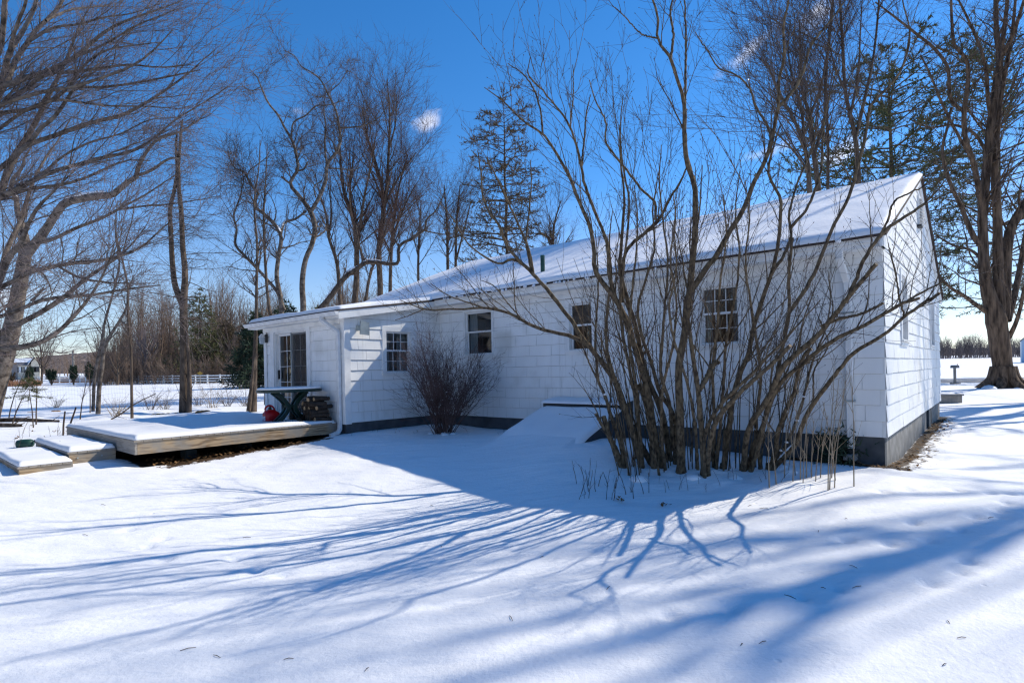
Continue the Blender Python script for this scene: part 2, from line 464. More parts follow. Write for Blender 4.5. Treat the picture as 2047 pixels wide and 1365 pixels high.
def link_mesh(name, V, F, mat, parent=None, smooth=False, bevel=0.0):
    V = np.asarray(V, dtype=float)
    b = np.zeros(3)
    if parent is not None:
        b = BASES[parent.name]
    me = mesh_from(name, V - b, F, smooth)
    me.materials.append(M[mat] if isinstance(mat, str) else mat)
    o = bpy.data.objects.new(name, me)
    COL.objects.link(o)
    if parent is not None:
        o.parent = parent
        BASES[o.name] = b                    # sub-parts keep the same origin
    else:
        BASES[o.name] = np.zeros(3)
    if bevel:
        mo = o.modifiers.new('bevel', 'BEVEL'); mo.width = bevel; mo.segments = 2; mo.limit_method = 'ANGLE'
    return o

def tubes(P, R, sides):
    """P (N,n,3), R (N,n) -> verts, quads"""
    N, n, _ = P.shape
    T = np.gradient(P, axis=1)
    T /= np.linalg.norm(T, axis=2, keepdims=True) + 1e-12
    ch = P[:, -1] - P[:, 0]
    ref = np.zeros((N, 3)); ref[np.arange(N), np.argmin(np.abs(ch), axis=1)] = 1.0
    A = np.cross(T, ref[:, None, :]); A /= np.linalg.norm(A, axis=2, keepdims=True) + 1e-12
    B = np.cross(T, A)
    th = np.arange(sides) * 2 * math.pi / sides
    c, s = np.cos(th), np.sin(th)
    V = P[:, :, None, :] + R[:, :, None, None] * (A[:, :, None, :] * c[None, None, :, None] + B[:, :, None, :] * s[None, None, :, None])
    V = V.reshape(-1, 3)
    base = (np.arange(N) * n * sides)[:, None, None] + (np.arange(n - 1) * sides)[None, :, None]
    k = np.arange(sides)[None, None, :]; k2 = (k + 1) % sides
    Q = np.stack([base + k, base + k2, base + sides + k2, base + sides + k], axis=-1).reshape(-1, 4)
    return V, Q

class TB:
    """tube batches for one mesh object"""
    def __init__(s):
        s.V, s.Q, s.n = [], [], 0
    def add(s, P, R, sides):
        if len(P) == 0: return
        V, Q = tubes(P, R, sides)
        s.V.append(V); s.Q.append(Q + s.n); s.n += len(V)
    def quads(s, V, Q):
        s.V.append(V); s.Q.append(Q + s.n); s.n += len(V)
    def build(s, name, mat, parent=None, smooth=True):
        return link_mesh(name, np.vstack(s.V), np.vstack(s.Q), mat, parent, smooth)

def norm(a):
    return a / (np.linalg.norm(a, axis=-1, keepdims=True) + 1e-12)

def resample(pts, rad, n):
    """smooth (Catmull-Rom) resampling of a polyline"""
    P = np.asarray(pts, float); R = np.asarray(rad, float)
    d = np.r_[0, np.cumsum(np.linalg.norm(np.diff(P, axis=0), axis=1))]
    t = np.linspace(0, d[-1], n)
    if len(P) < 3:
        return np.stack([np.interp(t, d, P[:, i]) for i in range(3)], 1), np.interp(t, d, R)
    tang = np.gradient(P, d, axis=0)
    i = np.clip(np.searchsorted(d, t, side='right') - 1, 0, len(d) - 2)
    h = (d[i + 1] - d[i])[:, None]; s = ((t - d[i]) / (d[i + 1] - d[i]))[:, None]
    h00 = 2 * s**3 - 3 * s**2 + 1; h10 = s**3 - 2 * s**2 + s; h01 = -2 * s**3 + 3 * s**2; h11 = s**3 - s**2
    Q = h00 * P[i] + h10 * h * tang[i] + h01 * P[i + 1] + h11 * h * tang[i + 1]
    return Q, np.interp(t, d, R)

def grow(P, R, count, length, ang, up=0.0, wig=0.12, n=6, rr=.55, rmin=.003, t0=.15, t1=.98, bias=None, taper=.75, rmax=None, rng=None, curve_up=0.0):
    """children of the branches P (N,n,3), R (N,n). length: fraction of parent length or absolute (lo,hi) tuple"""
    rng = rng or RNG
    N = len(P)
    if N == 0 or count <= 0:
        return np.zeros((0, n, 3)), np.zeros((0, n))
    L = np.linalg.norm(np.diff(P, axis=1), axis=2).sum(1)
    pi = rng.choice(N, count, p=L / L.sum())
    t = rng.uniform(t0, t1, count)
    f = t * (P.shape[1] - 1); i = np.minimum(f.astype(int), P.shape[1] - 2); w = (f - i)[:, None]
    st = P[pi, i] * (1 - w) + P[pi, i + 1] * w
    pr = R[pi, i] * (1 - w[:, 0]) + R[pi, i + 1] * w[:, 0]
    T = norm(P[pi, i + 1] - P[pi, i])
    Qv = rng.normal(size=(count, 3)); Qv -= (Qv * T).sum(1, keepdims=True) * T; Qv = norm(Qv)
    a = np.radians(rng.uniform(ang[0], ang[1], count))[:, None]
    D = np.cos(a) * T + np.sin(a) * Qv
    if isinstance(length, tuple):
        ln = rng.uniform(length[0], length[1], count)
    else:
        ln = length * L[pi] * rng.uniform(.5, 1.25, count) * (1.15 - .6 * t)
    D = D + np.array([0, 0, up]) + (0 if bias is None else np.asarray(bias))
    D = norm(D)
    out = np.zeros((count, n, 3)); out[:, 0] = st
    seg = (ln / (n - 1))[:, None]
    for k in range(1, n):
        D = norm(D + rng.normal(size=(count, 3)) * wig + np.array([0, 0, curve_up]))
        out[:, k] = out[:, k - 1] + D * seg
    r0 = np.maximum(pr * rr * rng.uniform(.7, 1.1, count), rmin)
    if rmax: r0 = np.minimum(r0, rmax)
    Rr = r0[:, None] * (1 - taper * np.linspace(0, 1, n))[None]
    Rr = np.maximum(Rr, rmin * .55)
    return out, Rr

def pack(curves, n=14):
    """list of (pts, rad) -> arrays with a common point count"""
    Ps, Rs = [], []
    for p, r in curves:
        a, b = resample(p, r, n); Ps.append(a); Rs.append(b)
    return np.array(Ps), np.array(Rs)

def trace(pts, d0, d1=None):
    """pixel polyline (x, y, radius px) + depth at both ends -> points, radii in metres"""
    d1 = d0 if d1 is None else d1
    n = len(pts)
    # fill missing radii linearly
    rs = [p[2] if len(p) > 2 else None for p in pts]
    ks = [i for i, r in enumerate(rs) if r is not None]
    rs = np.interp(range(n), ks, [rs[k] for k in ks])
    xy = np.array([(p[0], p[1]) for p in pts], float)
    s = np.r_[0, np.cumsum(np.linalg.norm(np.diff(xy, axis=0), axis=1))]; s /= s[-1]
    dd = d0 + (d1 - d0) * s
    P = np.array([at(x, y, d) for (x, y), d in zip(xy, dd)])
    # a wide lens stretches things towards the frame edge: take that out of the traced width
    d = np.gradient(xy, axis=0); d /= np.linalg.norm(d, axis=1, keepdims=True) + 1e-9
    k = (-d[:, 1] * (xy[:, 0] - PX) + d[:, 0] * (xy[:, 1] - PY)) / FPX
    return P, rs * dd / FPX / np.sqrt(1 + k * k)

def vnoise(x, y, seed=0):
    """smooth value noise on arrays"""
    xi, yi = np.floor(x).astype(int), np.floor(y).astype(int)
    xf, yf = x - xi, y - yi
    def h(a, b):
        k = (a * 374761393 + b * 668265263 + seed * 974634777) & 0x7fffffff
        k = ((k ^ (k >> 13)) * 1274126177) & 0x7fffffff
        return ((k ^ (k >> 16)) & 0xffff) / 65535.0
    u, v = xf * xf * (3 - 2 * xf), yf * yf * (3 - 2 * yf)
    return (h(xi, yi) * (1 - u) + h(xi + 1, yi) * u) * (1 - v) + (h(xi, yi + 1) * (1 - u) + h(xi + 1, yi + 1) * u) * v - .5

# ------------------------------------------------------------------ ground
CTRL = [(9.6,-2.8,.22),(9.6,-.5,.25),(8,0,.2),(5,-1,.22),(4,-1.2,.30),(4,-2.1,.27),(3.2,-1.2,.16),(3,-.3,.12),(1,0,.06),(0,0,.05),(0,1.1,-.04),(0,4,-.01),(0,9.8,0),
 (10.8,-3.7,.13),(9.1,-3.72,.12),(7.8,-3.8,.06),(6.9,-3.87,-.01),(5.75,-3.95,-.09),(3.9,-4.1,-.23),(2,-4.2,-.2),(3,-1.9,.05),(1.3,-1,.02),
 (-1.26,-9.75,-.36),(4,-8,-.3),(8,-7.5,-.1),(10,-7.5,.0),(11,-8.2,.05),(14,-7.8,.1),(14,-2,.2),(16,-3,.2),(12,-9.5,-.05),(7,-11,-.25),
 (-4,-4,-.22),(-6,2,-.1),(-4,8,0),(0,18,.1),(20,0,.22),(28,0,.22),(-1.4,30,.2),(-10,-10,-.3),(20,-10,.15),(6,10,.1),(12,10,.2),(13,5,.2)]
_c = np.array(CTRL)
_cx = np.array([W(u, v, 0)[:2] for u, v, _ in CTRL])
def _tps(r):
    return np.where(r > 1e-9, r * r * np.log(r + 1e-12), 0)
_K = _tps(np.linalg.norm(_cx[:, None] - _cx[None], axis=2)) + np.eye(len(_c)) * .08
_Pm = np.c_[np.ones(len(_c)), _cx]
_A = np.block([[_K, _Pm], [_Pm.T, np.zeros((3, 3))]])
_S = np.linalg.solve(_A, np.r_[_c[:, 2], 0, 0, 0])
def far_h(x, y):
    return .22 + np.maximum(0, y - 60) * .0135 + np.maximum(0, y - 700) * -.0135
_tr = np.random.default_rng(77)
TRACKS = []
for (x0, y0, x1, y1, n) in ((3.2, 5.2, 7.6, 7.4, 15), (4.4, 6.9, 8.6, 6.2, 10), (1.0, 4.1, 5.2, 5.0, 8), (-4.6, 6.6, -1.2, 4.6, 8)):
    for k in range(n):
        t = (k + _tr.uniform(-.25, .25)) / n
        TRACKS.append((x0 + (x1 - x0) * t + _tr.normal() * .09, y0 + (y1 - y0) * t + _tr.normal() * .09))
def ground_z(x, y, detail=True):
    x = np.asarray(x, float); y = np.asarray(y, float)
    sh = x.shape
    xf, yf = x.ravel(), y.ravel()
    near = np.zeros_like(xf)
    dist = np.hypot(xf - 0, yf - 12)
    mask = dist < 34
    if mask.any():
        q = np.stack([xf[mask], yf[mask]], 1)
        r = np.linalg.norm(q[:, None] - _cx[None], axis=2)
        near[mask] = _tps(r) @ _S[:len(_c)] + _S[-3] + q @ _S[-2:]
    w = np.clip((dist - 16) / 16, 0, 1); w = w * w * (3 - 2 * w)
    z = np.clip(near, -.6, .6) * (1 - w) + far_h(xf, yf) * w
    if detail:
        f = np.clip(1 - dist / 60, 0, 1)
        z = z + f * (.075 * vnoise(xf / 2.3, yf / 2.3, 1) + .036 * vnoise(xf / .85, yf / .6, 2) + .016 * vnoise(xf / .3, yf / .22, 3) + .007 * vnoise(xf / .13, yf / .11, 4))
        u, v = to_uv(xf, yf)
        # lumpy mound under the big shrub
        g = np.exp(-(((u - 2.4) / 1.6) ** 2 + ((v + 1.7) / .75) ** 2))
        z = z + g * (.07 + .10 * vnoise(xf / .35, yf / .35, 5) + .06 * vnoise(xf / .16, yf / .16, 6))
        # drift lying against the cellar bulkhead
        dz = np.clip(.80 + (v + .47) * .338 - np.maximum(0, u - 5.85) * .55 * (1 + np.clip(1.2 + v, 0, 1)) - np.maximum(0, 4.2 - u) * 9, -.5, .8)
        dz = np.where((v < -.40) & (v > -4.6) & (u > 4.0) & (u < 8.5), dz, -.5)
        k_ = 18.0
        z = np.where(dz > -.45, np.log(np.exp(k_ * z) + np.exp(k_ * dz)) / k_, z)
        # broken crust along the gable wall
        g2 = np.exp(-((u + .45) / .35) ** 2) * ((v > -.3) & (v < 11))
        z = z + g2 * (.06 * vnoise(xf / .22, yf / .22, 8))
        # small animal tracks crossing the lawn
        for tx, ty in TRACKS:
            d2 = (xf - tx) ** 2 + (yf - ty) ** 2
            nb = d2 < .06
            if nb.any(): z[nb] = z[nb] - .045 * np.exp(-d2[nb] / .0042)
        # brushy strip beyond the deck
        g3 = np.exp(-(((yf - 21) / 4) ** 2)) * (xf < -6)
        z = z + g3 * (.16 * vnoise(xf / .9, yf / .9, 9) + .08 * vnoise(xf / .35, yf / .35, 10))
    return z.reshape(sh)
def gz(x, y):
    return float(ground_z(np.array([x]), np.array([y]))[0])
def gp(px, py, it=4):
    """point of the ground seen at a pixel"""
    z = 0.0
    for _ in range(it):
        p = gpt(px, py, z); z = gz(p[0], p[1])
    p = gpt(px, py, z); p[2] = z
    return p

def build_ground():
    def axis(c, near, step, far, n):
        a = np.arange(-near, near + 1e-6, step)
        k = np.linspace(0, 1, n + 1)[1:]
        s = near + (far - near) * (np.exp(k * 5.2) - 1) / (math.exp(5.2) - 1)
        # keep first far step close to the near step
        return c + np.r_[-s[::-1], a, s]
    X = axis(0, 12, .05, 1400, 110); Y = axis(9.5, 8.5, .05, 1400, 110)
    Y = Y[Y > -40]
    gx, gy = np.meshgrid(X, Y)
    Z = ground_z(gx, gy)
    u, v = to_uv(gx, gy)
    bare = np.zeros_like(Z)
    def rect(u0, u1, v0, v1, soft):
        a = np.minimum(np.minimum(u - u0, u1 - u), np.minimum(v - v0, v1 - v))
        return np.clip(a / soft + .5, 0, 1)
    bare = np.maximum(bare, rect(10.0, 14.6, -6.6, -2.8, .3))
    bare = np.maximum(bare, rect(9.5, 11.2, -6.35, -3.2, .5) * .9)
    bare = np.maximum(bare, rect(-.18, .05, -.15, 10.1, .25) * .95)
    bare = np.maximum(bare, rect(-.55, .05, -.1, 10.1, .5) * .46)
    bare = np.maximum(bare, rect(-.3, 1.4, -.25, .05, .2) * .95)
    # sunk below the deck
    Z = Z - .10 * rect(10.0, 14.6, -6.6, -2.8, .5)
    # inside the house footprint the sheet dips under the floor
    ny, nx = Z.shape
    V = np.stack([gx, gy, Z], -1).reshape(-1, 3)
    i = np.arange(nx - 1)[None] + (np.arange(ny - 1) * nx)[:, None]
    Q = np.stack([i, i + 1, i + nx + 1, i + nx], -1).reshape(-1, 4)
    o = link_mesh('snow_ground', V, Q, 'ground', None, True)
    at_ = o.data.attributes.new('bare', 'FLOAT', 'POINT')
    at_.data.foreach_set('value', bare.ravel().astype(np.float32))
    tag(o, kind='structure')
build_ground()

def build_road():
    xs = np.linspace(10, 220, 60)
    ys = np.array([35.2, 36.2, 39, 42, 43.4])
    gx, gy = np.meshgrid(xs, ys)
    Z = ground_z(gx, gy) + .012 + np.array([.0, .02, .05, .02, .0])[:, None]
    V = np.stack([gx, gy, Z], -1).reshape(-1, 3)
    nx = len(xs); i = np.arange(nx - 1)[None] + (np.arange(len(ys) - 1) * nx)[:, None]
    Q = np.stack([i, i + 1, i + nx + 1, i + nx], -1).reshape(-1, 4)
    tag(link_mesh('road', V, Q, 'road', None, True), kind='structure')
build_road()

def build_hills():
    # two overlapping wooded ridges far off on the left, a low one on the right
    for name, x0, x1, y0, hgt, seed in (('wooded_hill', -900, -120, 620, 31, 21), ('low_wooded_rise', -160, 1100, 760, 22, 33)):
        xs = np.linspace(x0, x1, 220); ys = np.linspace(0, 1, 24)
        gx, t = np.meshgrid(xs, ys)
        gy = y0 + t * 260
        env = np.sin(np.clip((gx - x0) / (x1 - x0), 0, 1) * math.pi) ** .5
        z = 6 + env * hgt * np.sin(t * math.pi / 2) ** .7 * (1 + .5 * vnoise(gx / 120, gy / 200, seed)) + (t > 0) * (3.4 * vnoise(gx / 6, gy / 9, seed + 1) + 2.0 * vnoise(gx / 2.6, gy / 4, seed + 2))
        V = np.stack([gx, gy, z], -1).reshape(-1, 3)
        nx = len(xs); i = np.arange(nx - 1)[None] + (np.arange(len(ys) - 1) * nx)[:, None]
        Q = np.stack([i, i + 1, i + nx + 1, i + nx], -1).reshape(-1, 4)
        tag(link_mesh(name, V, Q, 'hill', None, True), kind='structure')
build_hills()
# ------------------------------------------------------------------ house
UL, VD = 13.35, 10.0            # length of the main block, depth
Z_S, Z_E = 0.46, 3.25           # bottom of siding, soffit
SL = (5.50 - 3.37) / 5.38       # roof slope
V_E = -0.38                     # eave line
def roof_z(v):
    return 3.37 + SL * (min(v, 2 * 5.0 - v) - V_E)
house = thing('house', W(0, 0, 0), 'long low white single storey house with shingled walls and a snow covered roof', 'house')

def front(v0): return lambda a, z, o: W(a, v0 - o, z)
def side(u0): return lambda a, z, o: W(u0 - o, a, z)
def gbox(mb, PT, a0, a1, z0, z1, o0, o1):
    mb.hexa([PT(a0, z0, o0), PT(a1, z0, o0), PT(a1, z0, o1), PT(a0, z0, o1), PT(a0, z1, o0), PT(a1, z1, o0), PT(a1, z1, o1), PT(a0, z1, o1)])

def clip(poly, a, b, c):        # keep a*x+b*y<=c
    out = []
    for i in range(len(poly)):
        p, q = poly[i], poly[(i + 1) % len(poly)]
        fp, fq = a * p[0] + b * p[1] - c, a * q[0] + b * q[1] - c
        if fp <= 0: out.append(p)
        if fp * fq < 0:
            t = fp / (fp - fq); out.append((p[0] + t * (q[0] - p[0]), p[1] + t * (q[1] - p[1])))
    return out

def siding(PT, a0, a1, ztop, holes, halfplanes=(), expo=.2325, width=.61, lap=.0125, seed=1, z0=Z_S):
    r = random.Random(seed)
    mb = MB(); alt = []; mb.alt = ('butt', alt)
    z = z0; row = 0
    while z < ztop - .01:
        zt = min(z + expo, ztop)
        off = (row % 2) * width / 2 + r.uniform(-.08, .08)
        a = a0 - off
        while a < a1:
            b = a + width
            lo, hi = max(a, a0) + .0015, min(b, a1) - .0015
            drop = r.uniform(-.003, .003); fl = r.uniform(-.002, .003)
            if hi - lo > .02:
                acut = sorted({lo, hi} | {x for h in holes for x in h[:2] if lo < x < hi})
                for i in range(len(acut) - 1):
                    for_h = [h for h in holes if h[0] < (acut[i] + acut[i + 1]) / 2 < h[1]]
                    zc = sorted({z, zt} | {q for h in for_h for q in h[2:] if z < q < zt})
                    for j in range(len(zc) - 1):
                        zm = (zc[j] + zc[j + 1]) / 2
                        if any(h[2] < zm < h[3] for h in for_h): continue
                        zb = zc[j] + (drop if zc[j] == z else 0)
                        poly = [(acut[i], zb), (acut[i + 1], zb), (acut[i + 1], zc[j + 1]), (acut[i], zc[j + 1])]
                        for hp in halfplanes:
                            poly = clip(poly, *hp)
                            if len(poly) < 3: break
                        if len(poly) < 3: continue
                        n = len(poly)
                        fo = [.004 + (lap + fl) * (zt - q[1]) / expo for q in poly]
                        V = [PT(q[0], q[1], .003) for q in poly]
                        for q, o in zip(poly, fo):
                            sx = .0011 if abs(q[0] - lo) < 1e-6 else (-.0011 if abs(q[0] - hi) < 1e-6 else 0)
                            V.append(PT(q[0] + sx, q[1] + (.0055 if q[1] < zc[j] + .004 and zc[j] == z else 0), o))
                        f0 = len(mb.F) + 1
                        if zc[j] == z: alt.append(f0)  # lower edge takes the painted lap shadow colour
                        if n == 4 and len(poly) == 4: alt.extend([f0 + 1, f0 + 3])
                        mb.add(V, [tuple(range(n, 2 * n))] + [(k, (k + 1) % n, n + (k + 1) % n, n + k) for k in range(n)])
            a = b
        z = zt; row += 1
    return mb

def backing(PT, a0, a1, z0, z1, holes):
    mb = MB()
    ac = sorted({a0, a1} | {x for h in holes for x in h[:2]}); zc = sorted({z0, z1} | {x for h in holes for x in h[2:]})
    for i in range(len(ac) - 1):
        for j in range(len(zc) - 1):
            am, zm = (ac[i] + ac[i + 1]) / 2, (zc[j] + zc[j + 1]) / 2
            if any(h[0] < am < h[1] and h[2] < zm < h[3] for h in holes): continue
            mb.add([PT(ac[i], zc[j], 0), PT(ac[i + 1], zc[j], 0), PT(ac[i + 1], zc[j + 1], 0), PT(ac[i], zc[j + 1], 0)], [(0, 1, 2, 3)])
    return mb

EU, EV = 9.6, -2.8              # ell: right wall at u = EU, door wall at v = EV
FR, GA, EL, DO = front(0.0), side(0.0), side(EU), front(EV)
WIN_F = [(7.76, 8.67, 1.97, 3.0), (4.98, 5.56, 1.96, 2.93), (2.05, 2.73, 1.96, 2.95)]
WIN_G = [(1.78, 2.52, 1.96, 3.06), (7.12, 7.98, 1.98, 3.04)]
WIN_E = [(-1.72, -.98, 1.58, 2.54)]
DOOR = (11.14, 12.78, .5, 2.64)

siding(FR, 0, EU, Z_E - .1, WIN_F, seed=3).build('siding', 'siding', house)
backing(FR, 0, UL, Z_S, Z_E, WIN_F).build('wall', 'trim', house)
gp1 = [(-SL, 1, roof_z(0) - .03), (SL, 1, roof_z(0) - .03 + SL * VD)]
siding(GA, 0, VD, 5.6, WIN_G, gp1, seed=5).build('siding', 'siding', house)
gb = MB(); gb.prism([W(.02, 0, .2), W(.02, VD, .2), W(.02, VD, 3.4), W(.02, 5, 5.45), W(.02, 0, 3.4)], HU * .01)
# gable wall board with the two window openings
gw = backing(GA, 0, VD, Z_S, 3.4, WIN_G)
gw.add([GA(0, 3.4, 0), GA(VD, 3.4, 0), GA(5, 5.45, 0)], [(0, 1, 2)])
gw.build('wall', 'trim', house)
ell_top = [(-.165, 1, 3.36)]     # under the low ell roof
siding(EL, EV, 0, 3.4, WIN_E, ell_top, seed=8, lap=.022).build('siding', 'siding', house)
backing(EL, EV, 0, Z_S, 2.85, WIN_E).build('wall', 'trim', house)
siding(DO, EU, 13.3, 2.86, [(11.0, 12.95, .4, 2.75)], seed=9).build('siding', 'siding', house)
backing(DO, EU, 13.3, Z_S, 2.9, [DOOR]).build('wall', 'trim', house)
bk = MB()
bk.add([W(13.3, EV, .1), W(13.3, 0, .1), W(13.3, 0, 3.3), W(13.3, EV, 2.9)], [(0, 1, 2, 3)])
bk.prism([W(UL, 0, .1), W(UL, VD, .1), W(UL, VD, 3.4), W(UL, 5, 5.45), W(UL, 0, 3.4)], HU * .02)
bk.ubox(0.05, UL, VD - .02, VD, .1, 3.4)
bk.build('wall', 'siding', house)
# inner floor and ceiling keep the rooms dark
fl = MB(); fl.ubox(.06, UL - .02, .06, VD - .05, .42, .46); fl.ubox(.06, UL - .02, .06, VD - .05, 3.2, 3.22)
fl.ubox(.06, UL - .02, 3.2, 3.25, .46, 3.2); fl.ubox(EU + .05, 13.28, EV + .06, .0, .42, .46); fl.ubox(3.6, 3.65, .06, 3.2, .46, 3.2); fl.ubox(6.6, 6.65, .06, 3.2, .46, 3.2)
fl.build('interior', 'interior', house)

fd = MB()
fd.ubox(.025, EU, .025, .2, -.5, Z_S + .01)
fd.ubox(EU + .025, EU + .2, EV + .025, .05, -.5, Z_S + .01)
fd.ubox(EU + .2, 13.28, EV + .03, EV + .2, -.5, Z_S + .01)
fd.build('foundation', 'foundation', house)
fg = MB()
for a in np.arange(0, 10, 1.25):
    if a < 6.6 < a + 1.25: continue
    fg.ubox(.026, .2, max(a, .2) + .004, a + 1.246, -.5, Z_S + .01)
fg.ubox(.05, .2, .2, 10, -.5, Z_S - .01)
fg.build('foundation', 'concrete', house)
vp = MB(); vp.ubox(-.005, .05, 6.45, 6.9, -.05, Z_S - .03); vp.build('crawl_door', 'dark_wood', house)

# corner boards
for args in ((EL, EV - .02, EV + .12, Z_S - .02, 2.86, .02, .035), (DO, EU - .035, EU + .1, Z_S - .02, 2.88, .02, .034), (DO, 13.18, 13.32, Z_S - .02, 2.88, .02, .035)):
    cb = MB(); gbox(cb, *args); cb.build('corner_board', 'trim', house)

# ---- eaves and roof
ev = MB()
ev.ubox(-.06, EU - .2, V_E + .05, V_E + .075, 3.2, 3.345)        # fascia
ev.ubox(-.06, EU - .2, V_E + .02, V_E + .049, 3.27, 3.345)       # crown strip
ev.ubox(-.05, EU, V_E + .075, -.02, 3.2, 3.222)                  # soffit
ev.ubox(.0, EU, -.05, -.021, 3.03, 3.199)                        # frieze board
ev.ubox(.0, EU, -.075, -.0505, 3.12, 3.199)
ev.build('fascia', 'trim', house)
for s, vv in ((0, (V_E, 5.0)), (1, (5.0, 10.38))):
    za, zb = roof_z(vv[0]) - .035, roof_z(vv[1]) - .035
    P = [W(-.05, vv[0], za - .15), W(-.05, vv[1], zb - .15), W(-.05, vv[1], zb), W(-.05, vv[0], za)]
    rk = MB(); rk.prism(P, HU * .035); rk.build('rake_board', 'trim', house)
    P = [W(UL, vv[0], za - .15), W(UL, vv[1], zb - .15), W(UL, vv[1], zb), W(UL, vv[0], za)]
    rk = MB(); rk.prism(P, HU * .035); rk.build('rake_board', 'trim', house)
# cornice return on the right corner
rk = MB(); rk.prism([W(-.045, V_E + .05, 3.2), W(-.045, .0, 3.2), W(-.045, .0, 3.5), W(-.045, V_E + .05, 3.34)], HU * .03)
rk.build('cornice_return', 'trim', house)
rf = MB()
T = .035
for u0, u1 in ((-.10, UL + .1),):
    rf.prism([W(u0, V_E - .02, roof_z(V_E - .02) - T), W(u0, 5, roof_z(5) - T), W(u0, 5, roof_z(5)), W(u0, V_E - .02, roof_z(V_E - .02))], HU * (u1 - u0))
    rf.prism([W(u0, 10.4, roof_z(10.4) - T), W(u0, 5, roof_z(5) - T - .001), W(u0, 5, roof_z(5) - .001), W(u0, 10.4, roof_z(10.4))], HU * (u1 - u0))
rf.build('roof', 'shingle_edge', house)
ER = (3.35 - 2.93) / (3.06 - .38)
def ell_z(v): return 3.35 + ER * (v - V_E) if v < V_E else 3.35
er = MB()
er.prism([W(EU - .22, -3.08, ell_z(-3.08) - .03), W(EU - .22, V_E + .3, 3.36), W(EU - .22, V_E + .3, 3.39), W(EU - .22, -3.08, ell_z(-3.08))], HU * (13.75 - EU + .22))
er.build('roof', 'shingle_edge', house)
eb = MB()
eb.prism([W(EU - .2, -3.06, ell_z(-3.06) - .20), W(EU - .2, V_E + .05, 3.345 - .16), W(EU - .2, V_E + .05, 3.345 - .031), W(EU - .2, -3.06, ell_z(-3.06) - .031)], HU * .03)   # rake
eb.prism([W(EU - .17, -2.98, 2.80), W(EU - .17, V_E, 3.17), W(EU - .17, V_E, 3.19), W(EU - .17, -2.98, 2.82)], HU * .17)      # rake soffit
eb.ubox(EU - .17, 13.72, -3.04, -2.83, 2.76, 2.785)       # soffit
eb.ubox(EU - .17, 13.72, -3.06, -3.035, 2.76, 2.90)       # fascia
eb.ubox(EU + .1, 13.3, -2.86, -2.835, 2.66, 2.759)         # frieze
eb.prism([W(13.7, -3.05, 2.76), W(13.7, 0, 3.2), W(13.7, 0, 3.33), W(13.7, -3.05, 2.90)], HU * .03)
eb.build('fascia', 'trim', house)

def gutter(name, ua, ub, v, z):
    mb = MB()
    prof = [(0, 0), (-.015, -.085), (-.075, -.085), (-.115, -.02), (-.115, 0), (-.108, 0), (-.108, -.018), (-.07, -.078), (-.02, -.078), (-.008, 0)]
    mb.prism([W(ua, v + p[0], z + p[1]) for p in prof], HU * (ub - ua))
    mb.prism([W(ua, v + p[0], z + p[1]) for p in prof[:5]], HU * .004)
    mb.prism([W(ub - .004, v + p[0], z + p[1]) for p in prof[:5]], HU * .004)
    return mb.build(name, 'gutter', house)
gutter('gutter', EU - .22, 13.74, -3.063, 2.885)

def pipe(mb, pts, a=.05, b=.035, n=4):
    """square downspout along a polyline given as (u, v, z)"""
    P = [W(*p) for p in pts]
    for i in range(len(P) - 1):
        d = norm(P[i + 1] - P[i])
        x = HU; y = norm(np.cross(d, x)); x = norm(np.cross(y, d))
        q0 = P[i] - d * .012; q1 = P[i + 1] + d * .012
        def ring(c): return [c + sx * a * x + sy * b * y for sx, sy in ((-1, -.7), (-.8, -1), (.8, -1), (1, -.7), (1, .7), (.8, 1), (-.8, 1), (-1, .7))]
        V = ring(q0) + ring(q1)
        mb.add(V, [tuple(range(8)), tuple(range(15, 7, -1))] + [(k, (k + 1) % 8, 8 + (k + 1) % 8, 8 + k) for k in range(8)])
d1 = MB()
pipe(d1, [(9.98, -3.12, 2.80), (9.98, -3.12, 2.74), (9.76, -2.90, 2.50), (9.72, -2.885, 2.44), (9.72, -2.885, .34), (9.72, -2.93, .27), (9.74, -3.10, .22)])
ds = d1.build('downspout', 'gutter', house)
for z in (1.95, 1.1):
    st = MB(); gbox(st, DO, 9.66, 9.78, z, z + .02, .03, .122); st.build('strap', 'gutter', ds)
d2 = MB()
pipe(d2, [(.50, -.30, 3.19), (.50, -.30, 3.10), (.45, -.085, 2.78), (.44, -.075, 2.68), (.44, -.075, .30)], a=.048)
ds2 = d2.build('downspout', 'trim', house)
for z in (2.30, .98):
    st = MB(); gbox(st, FR, .375, .505, z, z + .025, .02, .118); st.build('strap', 'grey_metal', ds2)
sp = MB(); gbox(sp, FR, .36, .52, .12, .2, .02, .2); sp.build('splash_block', 'concrete', ds2)

